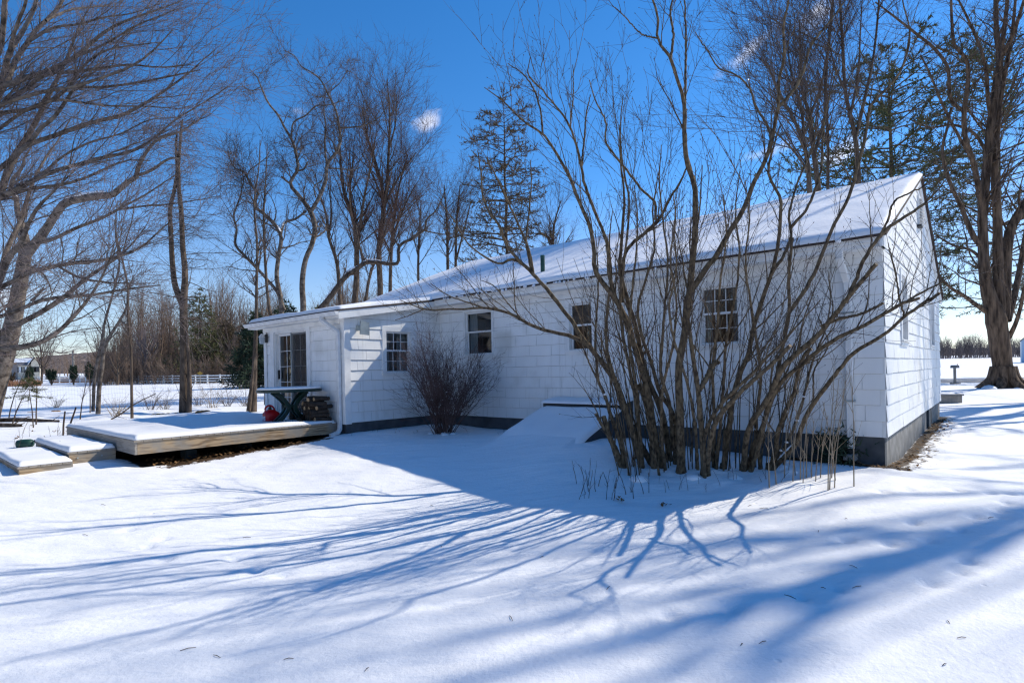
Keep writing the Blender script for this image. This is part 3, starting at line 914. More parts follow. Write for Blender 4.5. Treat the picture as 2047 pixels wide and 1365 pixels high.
# ---- windows
def window(PT, h, grid=None, blind=0.0, curtain=None, casing=.085, lower_grid=False, storm=False):
    a0, a1, z0, z1 = h
    f = MB()
    c = casing
    gbox(f, PT, a0 - c, a0 + .012, z0 - .02, z1 + c, .008, .034); gbox(f, PT, a1 - .012, a1 + c, z0 - .02, z1 + c, .008, .034)
    gbox(f, PT, a0 + .012, a1 - .012, z1 - .012, z1 + c, .008, .0335)
    # jambs
    gbox(f, PT, a0, a0 + .02, z0, z1, -.11, .008); gbox(f, PT, a1 - .02, a1, z0, z1, -.11, .008)
    gbox(f, PT, a0 + .02, a1 - .02, z1 - .02, z1, -.11, .0078)
    w = f.build('window', 'trim', house)
    s = MB(); gbox(s, PT, a0 - c - .02, a1 + c + .02, z0 - .055, z0 - .02, -.11, .06); gbox(s, PT, a0 - c, a1 + c, z0 - .12, z0 - .056, .006, .03)
    s.build('sill', 'trim', w)
    zm = z0 + (z1 - z0) * .50
    up = MB(); lo = MB(); e = .034
    def sash(mb, za, zb, o0, o1, g):
        b0, b1 = a0 + .021, a1 - .021
        gbox(mb, PT, b0, b0 + e, za, zb, o0, o1); gbox(mb, PT, b1 - e, b1, za, zb, o0, o1)
        gbox(mb, PT, b0 + e, b1 - e, za, za + e, o0 + .001, o1 - .001); gbox(mb, PT, b0 + e, b1 - e, zb - e, zb, o0 + .001, o1 - .001)
        if g:
            nx, nz = g
            for k in range(1, nx):
                x = b0 + e + (b1 - b0 - 2 * e) * k / nx
                gbox(mb, PT, x - .006, x + .006, za + e, zb - e, o0 + .004, o1 - .006)
            for k in range(1, nz):
                q = za + e + (zb - za - 2 * e) * k / nz
                gbox(mb, PT, b0 + e, b1 - e, q - .006, q + .006, o0 + .005, o1 - .007)
    sash(up, zm, z1 - .021, -.05, -.02, grid); sash(lo, z0 - .019, zm + .03, -.085, -.055, grid if lower_grid else None)
    up.build('sash', 'vinyl', w); lo.build('sash', 'vinyl', w)
    def pane(za, zb, o):
        p = MB(); p.add([PT(a0 + .05, za, o), PT(a1 - .05, za, o), PT(a1 - .05, zb, o), PT(a0 + .05, zb, o)], [(0, 1, 2, 3)]); p.build('pane', 'glass', w)
    pane(zm + .03, z1 - .05, -.037); pane(z0 + .01, zm, -.072)
    if blind:
        b = MB(); gbox(b, PT, a0 + .03, a1 - .03, z1 - (z1 - z0) * blind, z1 - .03, -.135, -.13); b.build('blind', 'blind', w)
    for (c0, c1) in (curtain or []):
        b = MB(); n = 14
        V = []
        for i in range(n + 1):
            t = i / n; a = a0 + (a1 - a0) * (c0 + (c1 - c0) * t); o = -.17 + .02 * math.sin(t * 22)
            V += [PT(a, z0 - .02, o), PT(a, z1 + .02, o)]
        b.add(V, [(2 * i, 2 * i + 2, 2 * i + 3, 2 * i + 1) for i in range(n)])
        b.build('curtain', 'curtain', w, True)
    return w
window(FR, WIN_F[0], curtain=[(.72, 1.0)], casing=.05)
window(FR, WIN_F[1], blind=.5)
window(FR, WIN_F[2], grid=(3, 2), curtain=[(.0, .25), (.78, 1.0)], lower_grid=True)
window(GA, WIN_G[0], blind=.4)
window(GA, WIN_G[1], blind=.4)
window(EL, WIN_E[0], grid=(3, 2), curtain=[(.0, .3), (.62, 1.0)], lower_grid=True, casing=.1)

# ---- sliding glass door
a0, a1, z0, z1 = DOOR
f = MB()
gbox(f, DO, 11.0, a0 + .01, z0 - .04, z1 + .1, .008, .045); gbox(f, DO, a1 - .01, 12.95, z0 - .04, z1 + .1, .008, .045)
gbox(f, DO, a0 + .01, a1 - .01, z1 - .01, z1 + .1, .008, .0445)
gbox(f, DO, a0, a0 + .045, z0, z1, -.13, .008); gbox(f, DO, a1 - .045, a1, z0, z1, -.13, .008); gbox(f, DO, a0 + .045, a1 - .045, z1 - .045, z1, -.13, .0078)
gbox(f, DO, a0 + .045, a1 - .045, z0 - .02, z0 + .03, -.13, .02)
dr = f.build('sliding_door', 'trim', house)
am = (a0 + a1) / 2
def leaf(b0, b1, o, fw, mat, screen=False):
    p = MB(); e = fw
    gbox(p, DO, b0, b0 + e, z0 + .03, z1 - .045, o - .035, o); gbox(p, DO, b1 - e, b1, z0 + .03, z1 - .045, o - .035, o)
    gbox(p, DO, b0 + e, b1 - e, z0 + .03, z0 + .03 + e * 1.3, o - .034, o - .001); gbox(p, DO, b0 + e, b1 - e, z1 - .045 - e, z1 - .045, o - .034, o - .001)
    for k in (1,):
        x = (b0 + b1) / 2; gbox(p, DO, x - .006, x + .006, z0 + .1, z1 - .09, o - .026, o - .012)
    for k in range(1, 5):
        q = z0 + .1 + (z1 - z0 - .2) * k / 5; gbox(p, DO, b0 + e, b1 - e, q - .006, q + .006, o - .025, o - .013)
    p.build('door_leaf', mat, dr)
    g = MB(); g.add([DO(b0 + e, z0 + .08, o - .02), DO(b1 - e, z0 + .08, o - .02), DO(b1 - e, z1 - .08, o - .02), DO(b0 + e, z1 - .08, o - .02)], [(0, 1, 2, 3)]); g.build('pane', 'glass', dr)
leaf(am - .03, a1 - .046, -.075, .06, 'vinyl'); leaf(a0 + .046, am + .03, -.03, .06, 'vinyl')
sc = MB()
gbox(sc, DO, a0 + .05, a0 + .085, z0 + .03, z1 - .045, -.008, .006); gbox(sc, DO, am - .03, am + .01, z0 + .03, z1 - .045, -.008, .006)
sc.build('screen_frame', 'grey_metal', dr)
sm_ = MB(); sm_.add([DO(a0 + .085, z0 + .05, -.001), DO(am - .03, z0 + .05, -.001), DO(am - .03, z1 - .07, -.001), DO(a0 + .085, z1 - .07, -.001)], [(0, 1, 2, 3)]); sm_.build('insect_screen', 'screen', dr)
hd = MB(); gbox(hd, DO, a1 - .10, a1 - .075, 1.45, 1.68, -.07, -.03); hd.build('handle', 'plastic_black', dr)
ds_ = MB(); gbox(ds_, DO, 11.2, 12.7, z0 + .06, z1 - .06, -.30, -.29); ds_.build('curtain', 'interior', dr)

# ---- lamp, electric box, vent pipe, gable vent
lm = MB(); gbox(lm, DO, 13.10, 13.2, 2.40, 2.62, .035, .06); gbox(lm, DO, 13.135, 13.165, 2.56, 2.585, .06, .17)
lamp = lm.build('wall_lamp', 'plastic_black', house)
lp = MB(); c = DO(13.15, 2.36, .16)
lp.lathe(c, [(.035, 0), (.06, .02), (.07, .17)], 6); lp.build('lamp_glass', 'curtain', lamp)
lp = MB(); lp.lathe(c, [(.085, .17), (.05, .23), (.012, .27)], 6); lp.build('lamp_cap', 'gutter', lamp)
xb = MB(); gbox(xb, EL, -2.52, -2.48, 2.50, 2.62, .02, .17)
ub = xb.build('utility_box', 'grey_metal', house)
xb = MB(); xb.prism([EL(-2.52, 2.42, .16), EL(-2.30, 2.40, .19), EL(-2.30, 2.68, .19), EL(-2.50, 2.72, .16)], EL(0, 0, .03) - EL(0, 0, 0)); xb.build('cover', 'grey_metal', ub)
vpm = MB(); vpm.lathe(W(6.52, .37, roof_z(.37) - .05), [(.05, 0), (.05, .52), (.041, .52), (.041, .2)], 14)
vpm.build('vent_pipe', 'green_paint', house)
gv = MB(); gbox(gv, GA, 4.72, 4.76, 4.42, 5.04, .0, .05); gbox(gv, GA, 5.24, 5.28, 4.42, 5.04, .0, .05); gbox(gv, GA, 4.76, 5.24, 5.0, 5.04, .0, .049)
gvo = gv.build('gable_vent', 'trim', house)
gs = MB()
for k in range(9):
    z = 4.44 + k * .062
    gs.prism([GA(4.74, z, .095), GA(4.74, z + .012, .095), GA(4.74, z + .055, .01), GA(4.74, z + .043, .01)], HV * .52)
gs.build('slat', 'vinyl', gvo)
gs = MB(); gbox(gs, GA, 4.76, 5.24, 4.42, 5.0, .002, .006); gs.build('vent_screen', 'plastic_black', gvo)
br = MB(); gbox(br, GA, 4.6, 4.85, 4.36, 4.40, .01, .09); br.tube([GA(5.0, 4.40, .05), GA(5.03, 4.1, .045), GA(5.0, 3.7, .04)], .006, 5); br.build('cable', 'plastic_black', gvo)

# ---- snow on the roofs
def snow_sheet(fn, nu, nv, thick, edge, seed, name, parent, mat='roof_snow', wob=.03, amp=.3):
    """fn(s,t) -> (point on the surface, size s, size t); grows a rounded snow layer"""
    S, Tt = np.meshgrid(np.linspace(0, 1, nu), np.linspace(0, 1, nv))
    P, ls, lt = fn(S, Tt)
    ds = np.minimum(S, 1 - S) * ls; dt = np.minimum(Tt, 1 - Tt) * lt
    e = np.minimum(ds, dt)
    k = np.sqrt(np.clip(1 - (1 - np.clip(e / edge, 0, 1)) ** 2, 0, 1))
    x, y = S * ls, Tt * lt
    h = thick * (1 + amp * (vnoise(x / .9, y / .9, seed) * 1.6 + vnoise(x / .3, y / .3, seed + 1) * .7))
    top = P.copy(); top[..., 2] += .004 + h * (.35 + .65 * k)
    rim = P.copy(); rim[..., 2] += .002
    V = top.reshape(-1, 3)
    i = np.arange(nu - 1)[None] + (np.arange(nv - 1) * nu)[:, None]
    Q = [np.stack([i, i + 1, i + nu + 1, i + nu], -1).reshape(-1, 4)]
    n = len(V)
    border = np.r_[np.arange(nu), np.arange(1, nv) * nu + nu - 1, (nv - 1) * nu + np.arange(nu - 2, -1, -1), np.arange(nv - 2, 0, -1) * nu]
    low = rim.reshape(-1, 3)[border]
    V = np.vstack([V, low]); m = len(border); j = np.arange(m)
    Q.append(np.stack([border[j], n + j, n + (j + 1) % m, border[(j + 1) % m]], -1))
    return link_mesh(name, V, np.vstack(Q), mat, parent, True)

def main_slope(S, Tt):
    u = -.09 + S * (UL + .17)
    edge = V_E - .01 + .03 * vnoise(u / .5, u * 0, 3) * 2
    v = edge + Tt * (5.0 - edge)
    z = 3.37 + SL * (v - V_E)
    return C0 + u[..., None] * HU + v[..., None] * HV + np.stack([0 * u, 0 * u, z], -1), UL + .17, 5.5
snow_sheet(main_slope, 260, 110, .105, .14, 31, 'roof_snow', house, amp=.22)
def back_slope(S, Tt):
    u = -.09 + S * (UL + .17); v = 5.0 + Tt * 5.36
    z = roof_z(5) - SL * (v - 5.0)
    return C0 + u[..., None] * HU + v[..., None] * HV + np.stack([0 * u, 0 * u, z], -1), UL + .17, 5.5
snow_sheet(back_slope, 60, 24, .10, .14, 32, 'roof_snow', house)
def ell_slope(S, Tt):
    u = EU - .18 + S * (13.72 - EU + .18)
    v = -3.03 + Tt * (V_E + .25 + 3.03)
    z = np.where(v < V_E, 3.35 + ER * (v - V_E), 3.36 + SL * (v - V_E))
    return C0 + u[..., None] * HU + v[..., None] * HV + np.stack([0 * u, 0 * u, z], -1), 4.3, 2.9
snow_sheet(ell_slope, 90, 60, .10, .12, 33, 'roof_snow', house)
# clumps hanging over the dark roof edge
cl = MB()
rr = random.Random(4)
for k in range(46):
    u = rr.uniform(4.6, 9.0) if k < 40 else rr.uniform(.3, 4)
    s = rr.uniform(.015, .045)
    c = W(u, V_E - .03, 3.36 + rr.uniform(-.04, .0))
    cl.lathe(c - np.array([0, 0, s * .8]), [(s * .5, 0), (s, s * .5), (s * .9, s * 1.1), (s * .4, s * 1.6)], 7)
cl.build('eave_snow', 'snow', house, True)['kind'] = 'stuff'

# ---- cellar bulkhead against the long wall
bm = MB()
B0, B1 = 4.1, 5.95
bm.prism([W(B0, -.0, -.1), W(B0, -.0, .94), W(B0, -.45, .86), W(B0, -.45, .76), W(B0, -2.3, .13), W(B0, -2.3, -.3)], HU * .05)
bm.prism([W(B1 - .05, -.0, -.1), W(B1 - .05, -.0, .94), W(B1 - .05, -.45, .86), W(B1 - .05, -.45, .76), W(B1 - .05, -2.3, .13), W(B1 - .05, -2.3, -.3)], HU * .05)
bm.ubox(B0 + .05, B1 - .05, -.47, -.43, .70, .86)
bm.prism([W(B0 + .05, -.03, .90), W(B0 + .05, -.47, .83), W(B0 + .05, -.47, .86), W(B0 + .05, -.03, .935)], HU * (B1 - B0 - .1))
bm.prism([W(B0 + .05, -.47, .72), W(B0 + .05, -2.31, .10), W(B0 + .05, -2.31, .13), W(B0 + .05, -.47, .75)], HU * (B1 - B0 - .1))
bh = bm.build('bulkhead', 'bulkhead', house)
def bk1(S, Tt):
    u = B0 - .03 + S * (B1 - B0 + .06); v = -.50 + Tt * .46; z = .863 + (v + .47) * .155 - .03 * (Tt * 0)
    return C0 + u[..., None] * HU + v[..., None] * HV + np.stack([0 * u, 0 * u, z], -1), 1.5, .5
snow_sheet(bk1, 40, 16, .05, .05, 41, 'snow_cap', bh, 'snow')
def bk2(S, Tt):
    v = -2.4 + Tt * 1.91
    w = np.clip((-1.0 - v) / .9, 0, 1)
    u = B0 - .02 + S * (B1 - B0 + .06)
    z = .755 + (v + .47) * .338 - .22 * np.clip((-1.55 - v) / .85, 0, 1) ** 1.6 - .05 * np.clip((S - .9) / .1, 0, 1)
    x = C0 + u[..., None] * HU + v[..., None] * HV
    return x + np.stack([0 * u, 0 * u, z], -1), 1.5, 1.5
snow_sheet(bk2, 50, 50, .085, .10, 42, 'snow_cap', bh, 'snow')

# ------------------------------------------------------------------ deck and steps
DK = (9.9, 14.75, -6.72, -2.83)
ZD = .485
deck = thing('deck', W(9.9, -6.7, 0.05), 'low weathered wooden deck in front of the sliding door, covered in smooth snow', 'deck')
k = MB(); k.ubox(DK[0], DK[0] + .04, DK[2] + .041, DK[3] - .01, ZD - .245, ZD - .03); k.ubox(DK[0] + .005, DK[0] + .045, -4.9, -4.896, ZD - .245, ZD - .03)
k.build('rim_board', 'deck_wood_v', deck, bevel=.004)
k = MB(); k.ubox(DK[0] - .0, DK[1], DK[2], DK[2] + .04, ZD - .245, ZD - .03); k.build('rim_board', 'deck_wood_u', deck, bevel=.004)
k = MB(); k.ubox(DK[1] - .04, DK[1], DK[2] + .041, DK[3], ZD - .245, ZD - .03); k.build('rim_board', 'deck_wood_v', deck)
k = MB()
for v in np.arange(DK[2] - .015, DK[3] - .15, .145): k.ubox(DK[0] - .02, DK[1] + .02, v, v + .139, ZD - .029, ZD)
k.build('deck_boards', 'deck_wood_u', deck)
k = MB()
for v in np.arange(DK[2] + .5, DK[3], .6): k.ubox(DK[0] + .05, DK[1] - .05, v, v + .04, ZD - .23, ZD - .031)
k.build('joists', 'deck_wood_u', deck)
for u, v in ((10.7, -5.6), (12.4, -6.0), (14.4, -6.2), (11.0, -4.4), (11.0, -3.1)):
    k = MB(); p = W(u, v, 0); z = gz(p[0], p[1]); k.ubox(u - .14, u + .14, v - .1, v + .1, z - .2, z + .06); k.ubox(u - .1, u + .1, v - .07, v + .07, z + .061, ZD - .231)
    k.build('support_block', 'dark_wood', deck)
def dsnow(S, Tt):
    u = DK[0] - .0 + S * (DK[1] - DK[0]); v = DK[2] + .0 + Tt * (-2.86 - DK[2])
    # the snow has slid back from the house corner, under the table and wood pile
    sh = np.clip((v + 3.95) / .9, 0, 1); cor = np.exp(-((u - 10.4) / .9) ** 2) * sh
    z = ZD + 0 * u - .035 * cor
    return C0 + u[..., None] * HU + v[..., None] * HV + np.stack([0 * u, 0 * u, z], -1), 4.85, 3.9
snow_sheet(dsnow, 110, 100, .068, .06, 51, 'deck_snow', deck, 'snow', amp=.3)

steps = thing('wooden_steps', W(12.2, -7.3, .0), 'two broad wooden box steps, snow covered, at the near left end of the deck', 'steps')
for (u0, u1, v0, v1, zt, zb) in ((10.92, 13.75, -7.42, -6.74, .29, .08), (10.62, 13.35, -8.12, -7.425, .165, .05)):
    k = MB(); k.ubox(u0, u0 + .04, v0, v1, zb - .25, zt - .03); k.ubox(u0 + .041, u1, v0, v0 + .04, zb - .25, zt - .03); k.ubox(u1 - .04, u1, v0 + .041, v1, zb - .25, zt - .03)
    so = k.build('step_box', 'deck_wood_v', steps, bevel=.004)
    k = MB()
    for j in range(5):
        w = (v1 - v0 + .02) / 5; k.ubox(u0 - .015, u1 + .015, v0 - .02 + j * w, v0 - .02 + (j + 1) * w - .006, zt - .029, zt)
    k.build('tread', 'deck_wood_u', so)
    def ssn(S, Tt, u0=u0, u1=u1, v0=v0, v1=v1, zt=zt):
        u = u0 + S * (u1 - u0); v = v0 - .01 + Tt * (v1 - v0)
        return C0 + u[..., None] * HU + v[..., None] * HV + np.stack([0 * u, 0 * u, zt + 0 * u], -1), u1 - u0, v1 - v0
    snow_sheet(ssn, 60, 24, .072, .06, 61 + int(zt * 100), 'snow_cap', so, 'snow')
    if zt > .2:
        k = MB()
        for v in (-7.3, -6.95): k.lathe(W(u0 - .012, v, .18), [(.013, 0), (.013, .014)], 10, HU)
        k.build('bolt', 'grey_metal', so)

# ------------------------------------------------------------------ things on the deck
ZS = ZD + .0
TC = (10.6, -3.56)
tbl = thing('patio_table', W(*TC, ZS), 'dark green plastic oval patio table with snow on its top', 'table')
def oval(cu, cv, ru, rv, n=40, p=2.6):
    o = []
    for k in range(n):
        t = 2 * math.pi * k / n; c, s = math.cos(t), math.sin(t)
        o.append((cu + ru * math.copysign(abs(c) ** (2 / p), c), cv + rv * math.copysign(abs(s) ** (2 / p), s)))
    return o
def slab(mb, ov, rings):    # rings: (scale, z)
    n = len(ov); cu = sum(a for a, _ in ov) / n; cv = sum(b for _, b in ov) / n
    V = []
    for sc_, z in rings: V += [W(cu + (a - cu) * sc_, cv + (b - cv) * sc_, z) for a, b in ov]
    F = [tuple(range(n - 1, -1, -1)), tuple((len(rings) - 1) * n + q for q in range(n))]
    for r_ in range(len(rings) - 1): F += [(r_ * n + q, r_ * n + (q + 1) % n, (r_ + 1) * n + (q + 1) % n, (r_ + 1) * n + q) for q in range(n)]
    mb.add(V, F)
zt = 1.235
k = MB(); slab(k, oval(*TC, .43, .70), [(.94, zt - .055), (.985, zt - .06), (1.0, zt - .045), (1.0, zt - .01), (.985, zt)])
k.build('tabletop', 'plastic_green', tbl)
k = MB(); slab(k, oval(*TC, .43, .70), [(.965, zt + .001), (.975, zt + .022), (.95, zt + .042), (.86, zt + .05), (.5, zt + .056)])
k.build('snow_cap', 'snow', tbl, True)
def curved_leg(sv, sgn):
    """bowed leg: runs in at the waist and out again; sgn picks the end"""
    P = []
    for t in np.linspace(0, 1, 13):
        z = ZS + t * (zt - .06 - ZS)
        x = .075 + .30 * abs(2 * t - 1.02) ** 1.6
        P.append(W(TC[0] + sv, TC[1] + sgn * x, z))
    return P
for sv in (-.07, .07):
    for sgn in (-1, 1):
        k = MB(); pts = curved_leg(sv, sgn)
        P = np.array(pts); n = len(P)
        V = []
        for i in range(n):
            d = norm(P[min(i + 1, n - 1)] - P[max(i - 1, 0)]); nn = norm(np.cross(d, HU))
            w = .042 if 2 < i < n - 3 else .046
            for a, b in ((-1, -1), (1, -1), (1, 1), (-1, 1)): V.append(P[i] + a * w * nn + b * .028 * HU)
        F = [(0, 1, 2, 3), tuple((n - 1) * 4 + q for q in (3, 2, 1, 0))]
        for i in range(n - 1): F += [(i * 4 + q, i * 4 + (q + 1) % 4, i * 4 + 4 + (q + 1) % 4, i * 4 + 4 + q) for q in range(4)]
        k.add(V, F); k.build('leg', 'plastic_green', tbl, bevel=.006)
k = MB(); k.ubox(TC[0] - .07, TC[0] + .07, TC[1] - .12, TC[1] + .12, .84, .90); k.build('stretcher', 'plastic_green', tbl, bevel=.01)

# red fuel can
g0 = W(10.98, -3.80, ZS + .02)
can = thing('fuel_can', g0, 'bright red plastic fuel can with a loop handle under the green table', 'fuel can')
ax, ay = HV, HU              # long side towards us
def ring_rr(c, a, b, r=.05, n=6):
    o = []
    for qx, qy, s0 in ((1, 1, 0), (-1, 1, 90), (-1, -1, 180), (1, -1, 270)):
        for j in range(n):
            t = math.radians(s0 + 90 * j / (n - 1)); o.append(c + (qx * (a - r) + r * math.cos(t)) * ax + (qy * (b - r) + r * math.sin(t)) * ay)
    return o
k = MB(); rings = [(.0, .165, .105), (.015, .175, .115), (.17, .175, .115), (.215, .16, .105), (.26, .10, .08), (.285, .05, .05)]
V = []
for i, (z, a, b) in enumerate(rings): V += ring_rr(g0 + np.array([0, 0, z]) - ax * (.03 * max(0, i - 2) / 3), a, b, min(a, b) * .55)
n = 24; F = [tuple(range(n)), tuple(len(rings) * n - 1 - q for q in range(n))]
for i in range(len(rings) - 1): F += [(i * n + q, i * n + (q + 1) % n, (i + 1) * n + (q + 1) % n, (i + 1) * n + q) for q in range(n)]
k.add(V, F); k.build('body', 'plastic_red', can, True)
k = MB(); hp = [g0 + ax * x + np.array([0, 0, z]) for x, z in ((-.12, .21), (-.145, .28), (-.12, .345), (-.06, .375), (.01, .36), (.06, .30), (.08, .24))]
Pp, _ = resample(hp, [1] * len(hp), 16); k.tube(Pp, .021, 8); k.build('handle', 'plastic_red', can, True)
k = MB(); k.lathe(g0 - ax * .03 + np.array([0, 0, .285]), [(.035, 0), (.035, .04), (.02, .05), (.018, .075)], 12); k.build('cap', 'plastic_black', can)
k = MB(); cf = g0 - ax * .1765; k.prism([cf + ay * a + np.array([0, 0, z]) for a, z in ((-.075, .05), (.06, .05), (.06, .15), (-.075, .15))], -ax * .002)
k.build('label', 'label', can)

# green watering can behind the fuel can
g1 = W(10.86, -3.38, ZS + .02)
wc = thing('spray_bottle', g1, 'small dark bottle with a bright green trigger cap behind the red can', 'spray bottle')
k = MB(); k.lathe(g1, [(.055, 0), (.06, .02), (.06, .2), (.03, .27), (.02, .3)], 14); k.build('bottle', 'plastic_black', wc, True)
k = MB(); k.box(g1[0] - .05, g1[0] + .03, g1[1] - .02, g1[1] + .02, g1[2] + .301, g1[2] + .36); k.build('trigger', 'plastic_lime', wc, bevel=.008)

# door mat step with snow
k = thing('door_step', W(11.45, -3.1, ZS), 'low white step box in front of the sliding door, half covered by snow', 'step')
b = MB(); b.ubox(11.0, 12.2, -3.4, -2.9, ZS, ZS + .13); b.build('box', 'vinyl', k, bevel=.01)
def mt_(S, Tt):
    u = 11.0 + S * 1.2; v = -3.4 + Tt * .5
    return C0 + u[..., None] * HU + v[..., None] * HV + np.stack([0 * u, 0 * u, ZS + .13 + 0 * u], -1), 1.2, .5
snow_sheet(mt_, 24, 14, .03, .04, 71, 'snow_cap', k, 'snow')

# stacked firewood, one thing per log
lr = random.Random(12)
def log(u, v, z, r, L, tilt=0.0, yaw=0.0, label='', group='stacked firewood logs by the sliding door'):
    c = W(u, v, z)
    d = norm(HV * math.cos(yaw) + HU * math.sin(yaw) + np.array([0, 0, math.tan(tilt)]))
    lg = thing('firewood_log', c, label, 'log', group)
    P = [c - d * L / 2 + d * L * t + np.array([0, 0, lr.uniform(-.006, .006)]) for t in (0, .33, .66, 1)]
    b = MB(); b.tube(P, [r * lr.uniform(.92, 1.06) for _ in P], 11, False); b.build('bark', 'log_bark', lg, True)
    for q, s in ((P[0], -1),):
        e = MB(); e.lathe(q - d * .002 * (1 if s > 0 else -1), [(r * .93, 0), (r * .9, .004)], 11, d * s); e.build('cut_end', 'wood_end' if lr.random() < .45 else 'log_bark', lg)
row_spec = [(9.93, 10.46, .07), (9.94, 10.42, .16), (9.95, 10.38, .25), (9.95, 10.36, .34), (9.97, 10.34, .43), (10.0, 10.28, .52)]
LAB = ['dark barked firewood log in the bottom row of the pile against the white wall', 'dark barked firewood log in the second row of the pile against the white wall',
       'dark firewood log in the middle row of the pile by the downspout', 'dark firewood log in the upper row of the pile by the downspout', 'dark firewood log in the row below the top of the pile by the downspout', 'dark firewood log on top of the pile by the downspout']
for ri, (ua, ub, zz) in enumerate(row_spec):
    u = ua
    while u < ub:
        r = lr.uniform(.04, .065); u += r
        log(u, -3.12 + lr.uniform(-.13, .04), ZS + zz + lr.uniform(-.02, .02), r, lr.uniform(.36, .48), lr.uniform(-.06, .06), lr.uniform(-.2, .2), LAB[ri], 'firewood logs, pile row %d' % (ri + 1))
        u += r
for i, (u, v, y, lb) in enumerate(((10.3, -3.5, 1.2, 'thin dark log lying crosswise in front of the firewood pile'), (10.75, -3.30, 1.4, 'dark log lying loose beside the table foot'))):
    log(u, v, ZS + .06, .045, .5, 0, y, lb, 'loose firewood logs on the deck')
# ------------------------------------------------------------------ trees
def rng_for(s): return np.random.default_rng(s)
def limb_tube(tb, curves, sides, n=26):
    P, R = pack(curves, n)
    tb.add(P, R, sides)
    return P, R
def thin(c, k): return c[0], c[1] * k
def cap_disc(mb, p, d, r, n=9):
    mb.lathe(p, [(r, -.004), (r * .98, .003)], n, d)

def snow_on(P, R, ranges, name, parent):
    """strip of snow lying on top of a limb: ranges are (branch index, t0, t1)"""
    for b, t0, t1 in ranges:
        tb = TB(); n = 16; f = np.linspace(t0, t1, n) * (P.shape[1] - 1); i = np.minimum(f.astype(int), P.shape[1] - 2); w = (f - i)[:, None]
        p = P[b, i] * (1 - w) + P[b, i + 1] * w; r = R[b, i] * (1 - w[:, 0]) + R[b, i + 1] * w[:, 0]
        q = p + np.array([0, 0, 1.0]) * (r * .9)[:, None]
        prof = np.sin(np.linspace(0, math.pi, n)) ** .35
        tb.add(q[None], (r * .82 * prof * RNG.uniform(.7, 1.1, n) + .002)[None], 7)
        tb.build(name, 'snow', parent)

# ---- generic bare tree -----------------------------------------------------
def bare_tree(name, label, cat, group, limbs, base, seed, bark='bark', twig='twig', lv=((60, .45, (25, 55)), (220, .45, (25, 60)), (900, .5, (25, 60))),
              up=(.25, .2, .15), wig=(.14, .16, .2), sides=(9, 5, 3, 3), rmin=(.012, .006, .0035), cup=(.05, .04, .03), bias=None, snow=None, t0=.2, npts=26, rr=(.5, .55, .6)):
    rg = rng_for(seed)
    root = thing(name, base, label, cat, group)
    tk = TB(); P, R = limb_tube(tk, limbs, sides[0], npts)
    cr = TB()
    pp, pr = P, R
    pools = []
    for k, (cnt, ln, ang) in enumerate(lv):
        c, r = grow(pp, pr, cnt, ln, ang, up=up[k], wig=wig[k], n=(7, 5, 4, 4)[k], rr=rr[k], rmin=rmin[k], t0=t0 if k == 0 else .12, bias=bias, curve_up=cup[k], rng=rg)
        (tk if k == 0 and sides[1] > 4 else cr).add(c, r, sides[k + 1])
        if k == 0:
            # the next generation also leaves straight from the limb ends
            pools = (c, r)
        pp, pr = c, r
    tk.build('trunk', bark, root)
    if cr.n: cr.build('crown', twig, root)
    if snow: snow_on(P, R, snow, 'limb_snow', root)
    return root

def ground_of(px, py):
    p = gp(px, py); return p, p[1]

# ---- T1: leaning tree on the left with a snowy limb ------------------------------
T1 = [trace([(-30, 850, 29), (-10, 775, 26), (12, 700, 23), (28, 640, 19), (38, 580, 17), (47, 530, 15.5), (52, 500, 14), (50, 480, 11), (44, 450, 7.5), (34, 418, 6.5), (32, 395, 5.5), (19, 366, 5), (27, 356, 4.5), (42, 343, 4), (44, 325, 3), (60, 300, 2), (70, 270, 1.4)], 17.5, 17.2),
      trace([(50, 512, 13), (72, 485, 11), (95, 455, 10), (112, 428, 9.5), (128, 408, 9), (160, 398, 8), (195, 392, 7.5), (228, 388, 7), (250, 368, 6.3), (274, 351, 5.8), (277, 332, 4.8), (290, 309, 4.2), (306, 286, 3.6), (320, 277, 3.2), (345, 268, 2.8), (366, 262, 2.2), (390, 240, 1.4)], 17.4, 16.2),
      trace([(274, 351, 4), (290, 346, 3.6), (312, 335, 3.3), (325, 325, 3), (345, 316, 2.4), (360, 318, 1.6)], 16.7, 16.5),
      trace([(53, 545, 4), (62, 538, 3), (72, 530, 2.5)], 17.4, 17), trace([(64, 600, 3.5), (80, 585, 2.6), (87, 575, 2)], 17.4, 16.8)]
bare_tree('leaning_tree', 'thick leaning tree at the left edge with a bent limb carrying a line of snow', 'tree', None, [thin(c, .98) for c in T1], at(-30, 850, 17.5), 101, 'bark_pale', 'twig',
          lv=((26, .22, (25, 60)), (150, .45, (25, 60)), (700, .5, (25, 60))), rmin=(.012, .006, .004), rr=(.16, .5, .6), snow=[(1, .24, .49), (0, .70, .88)])

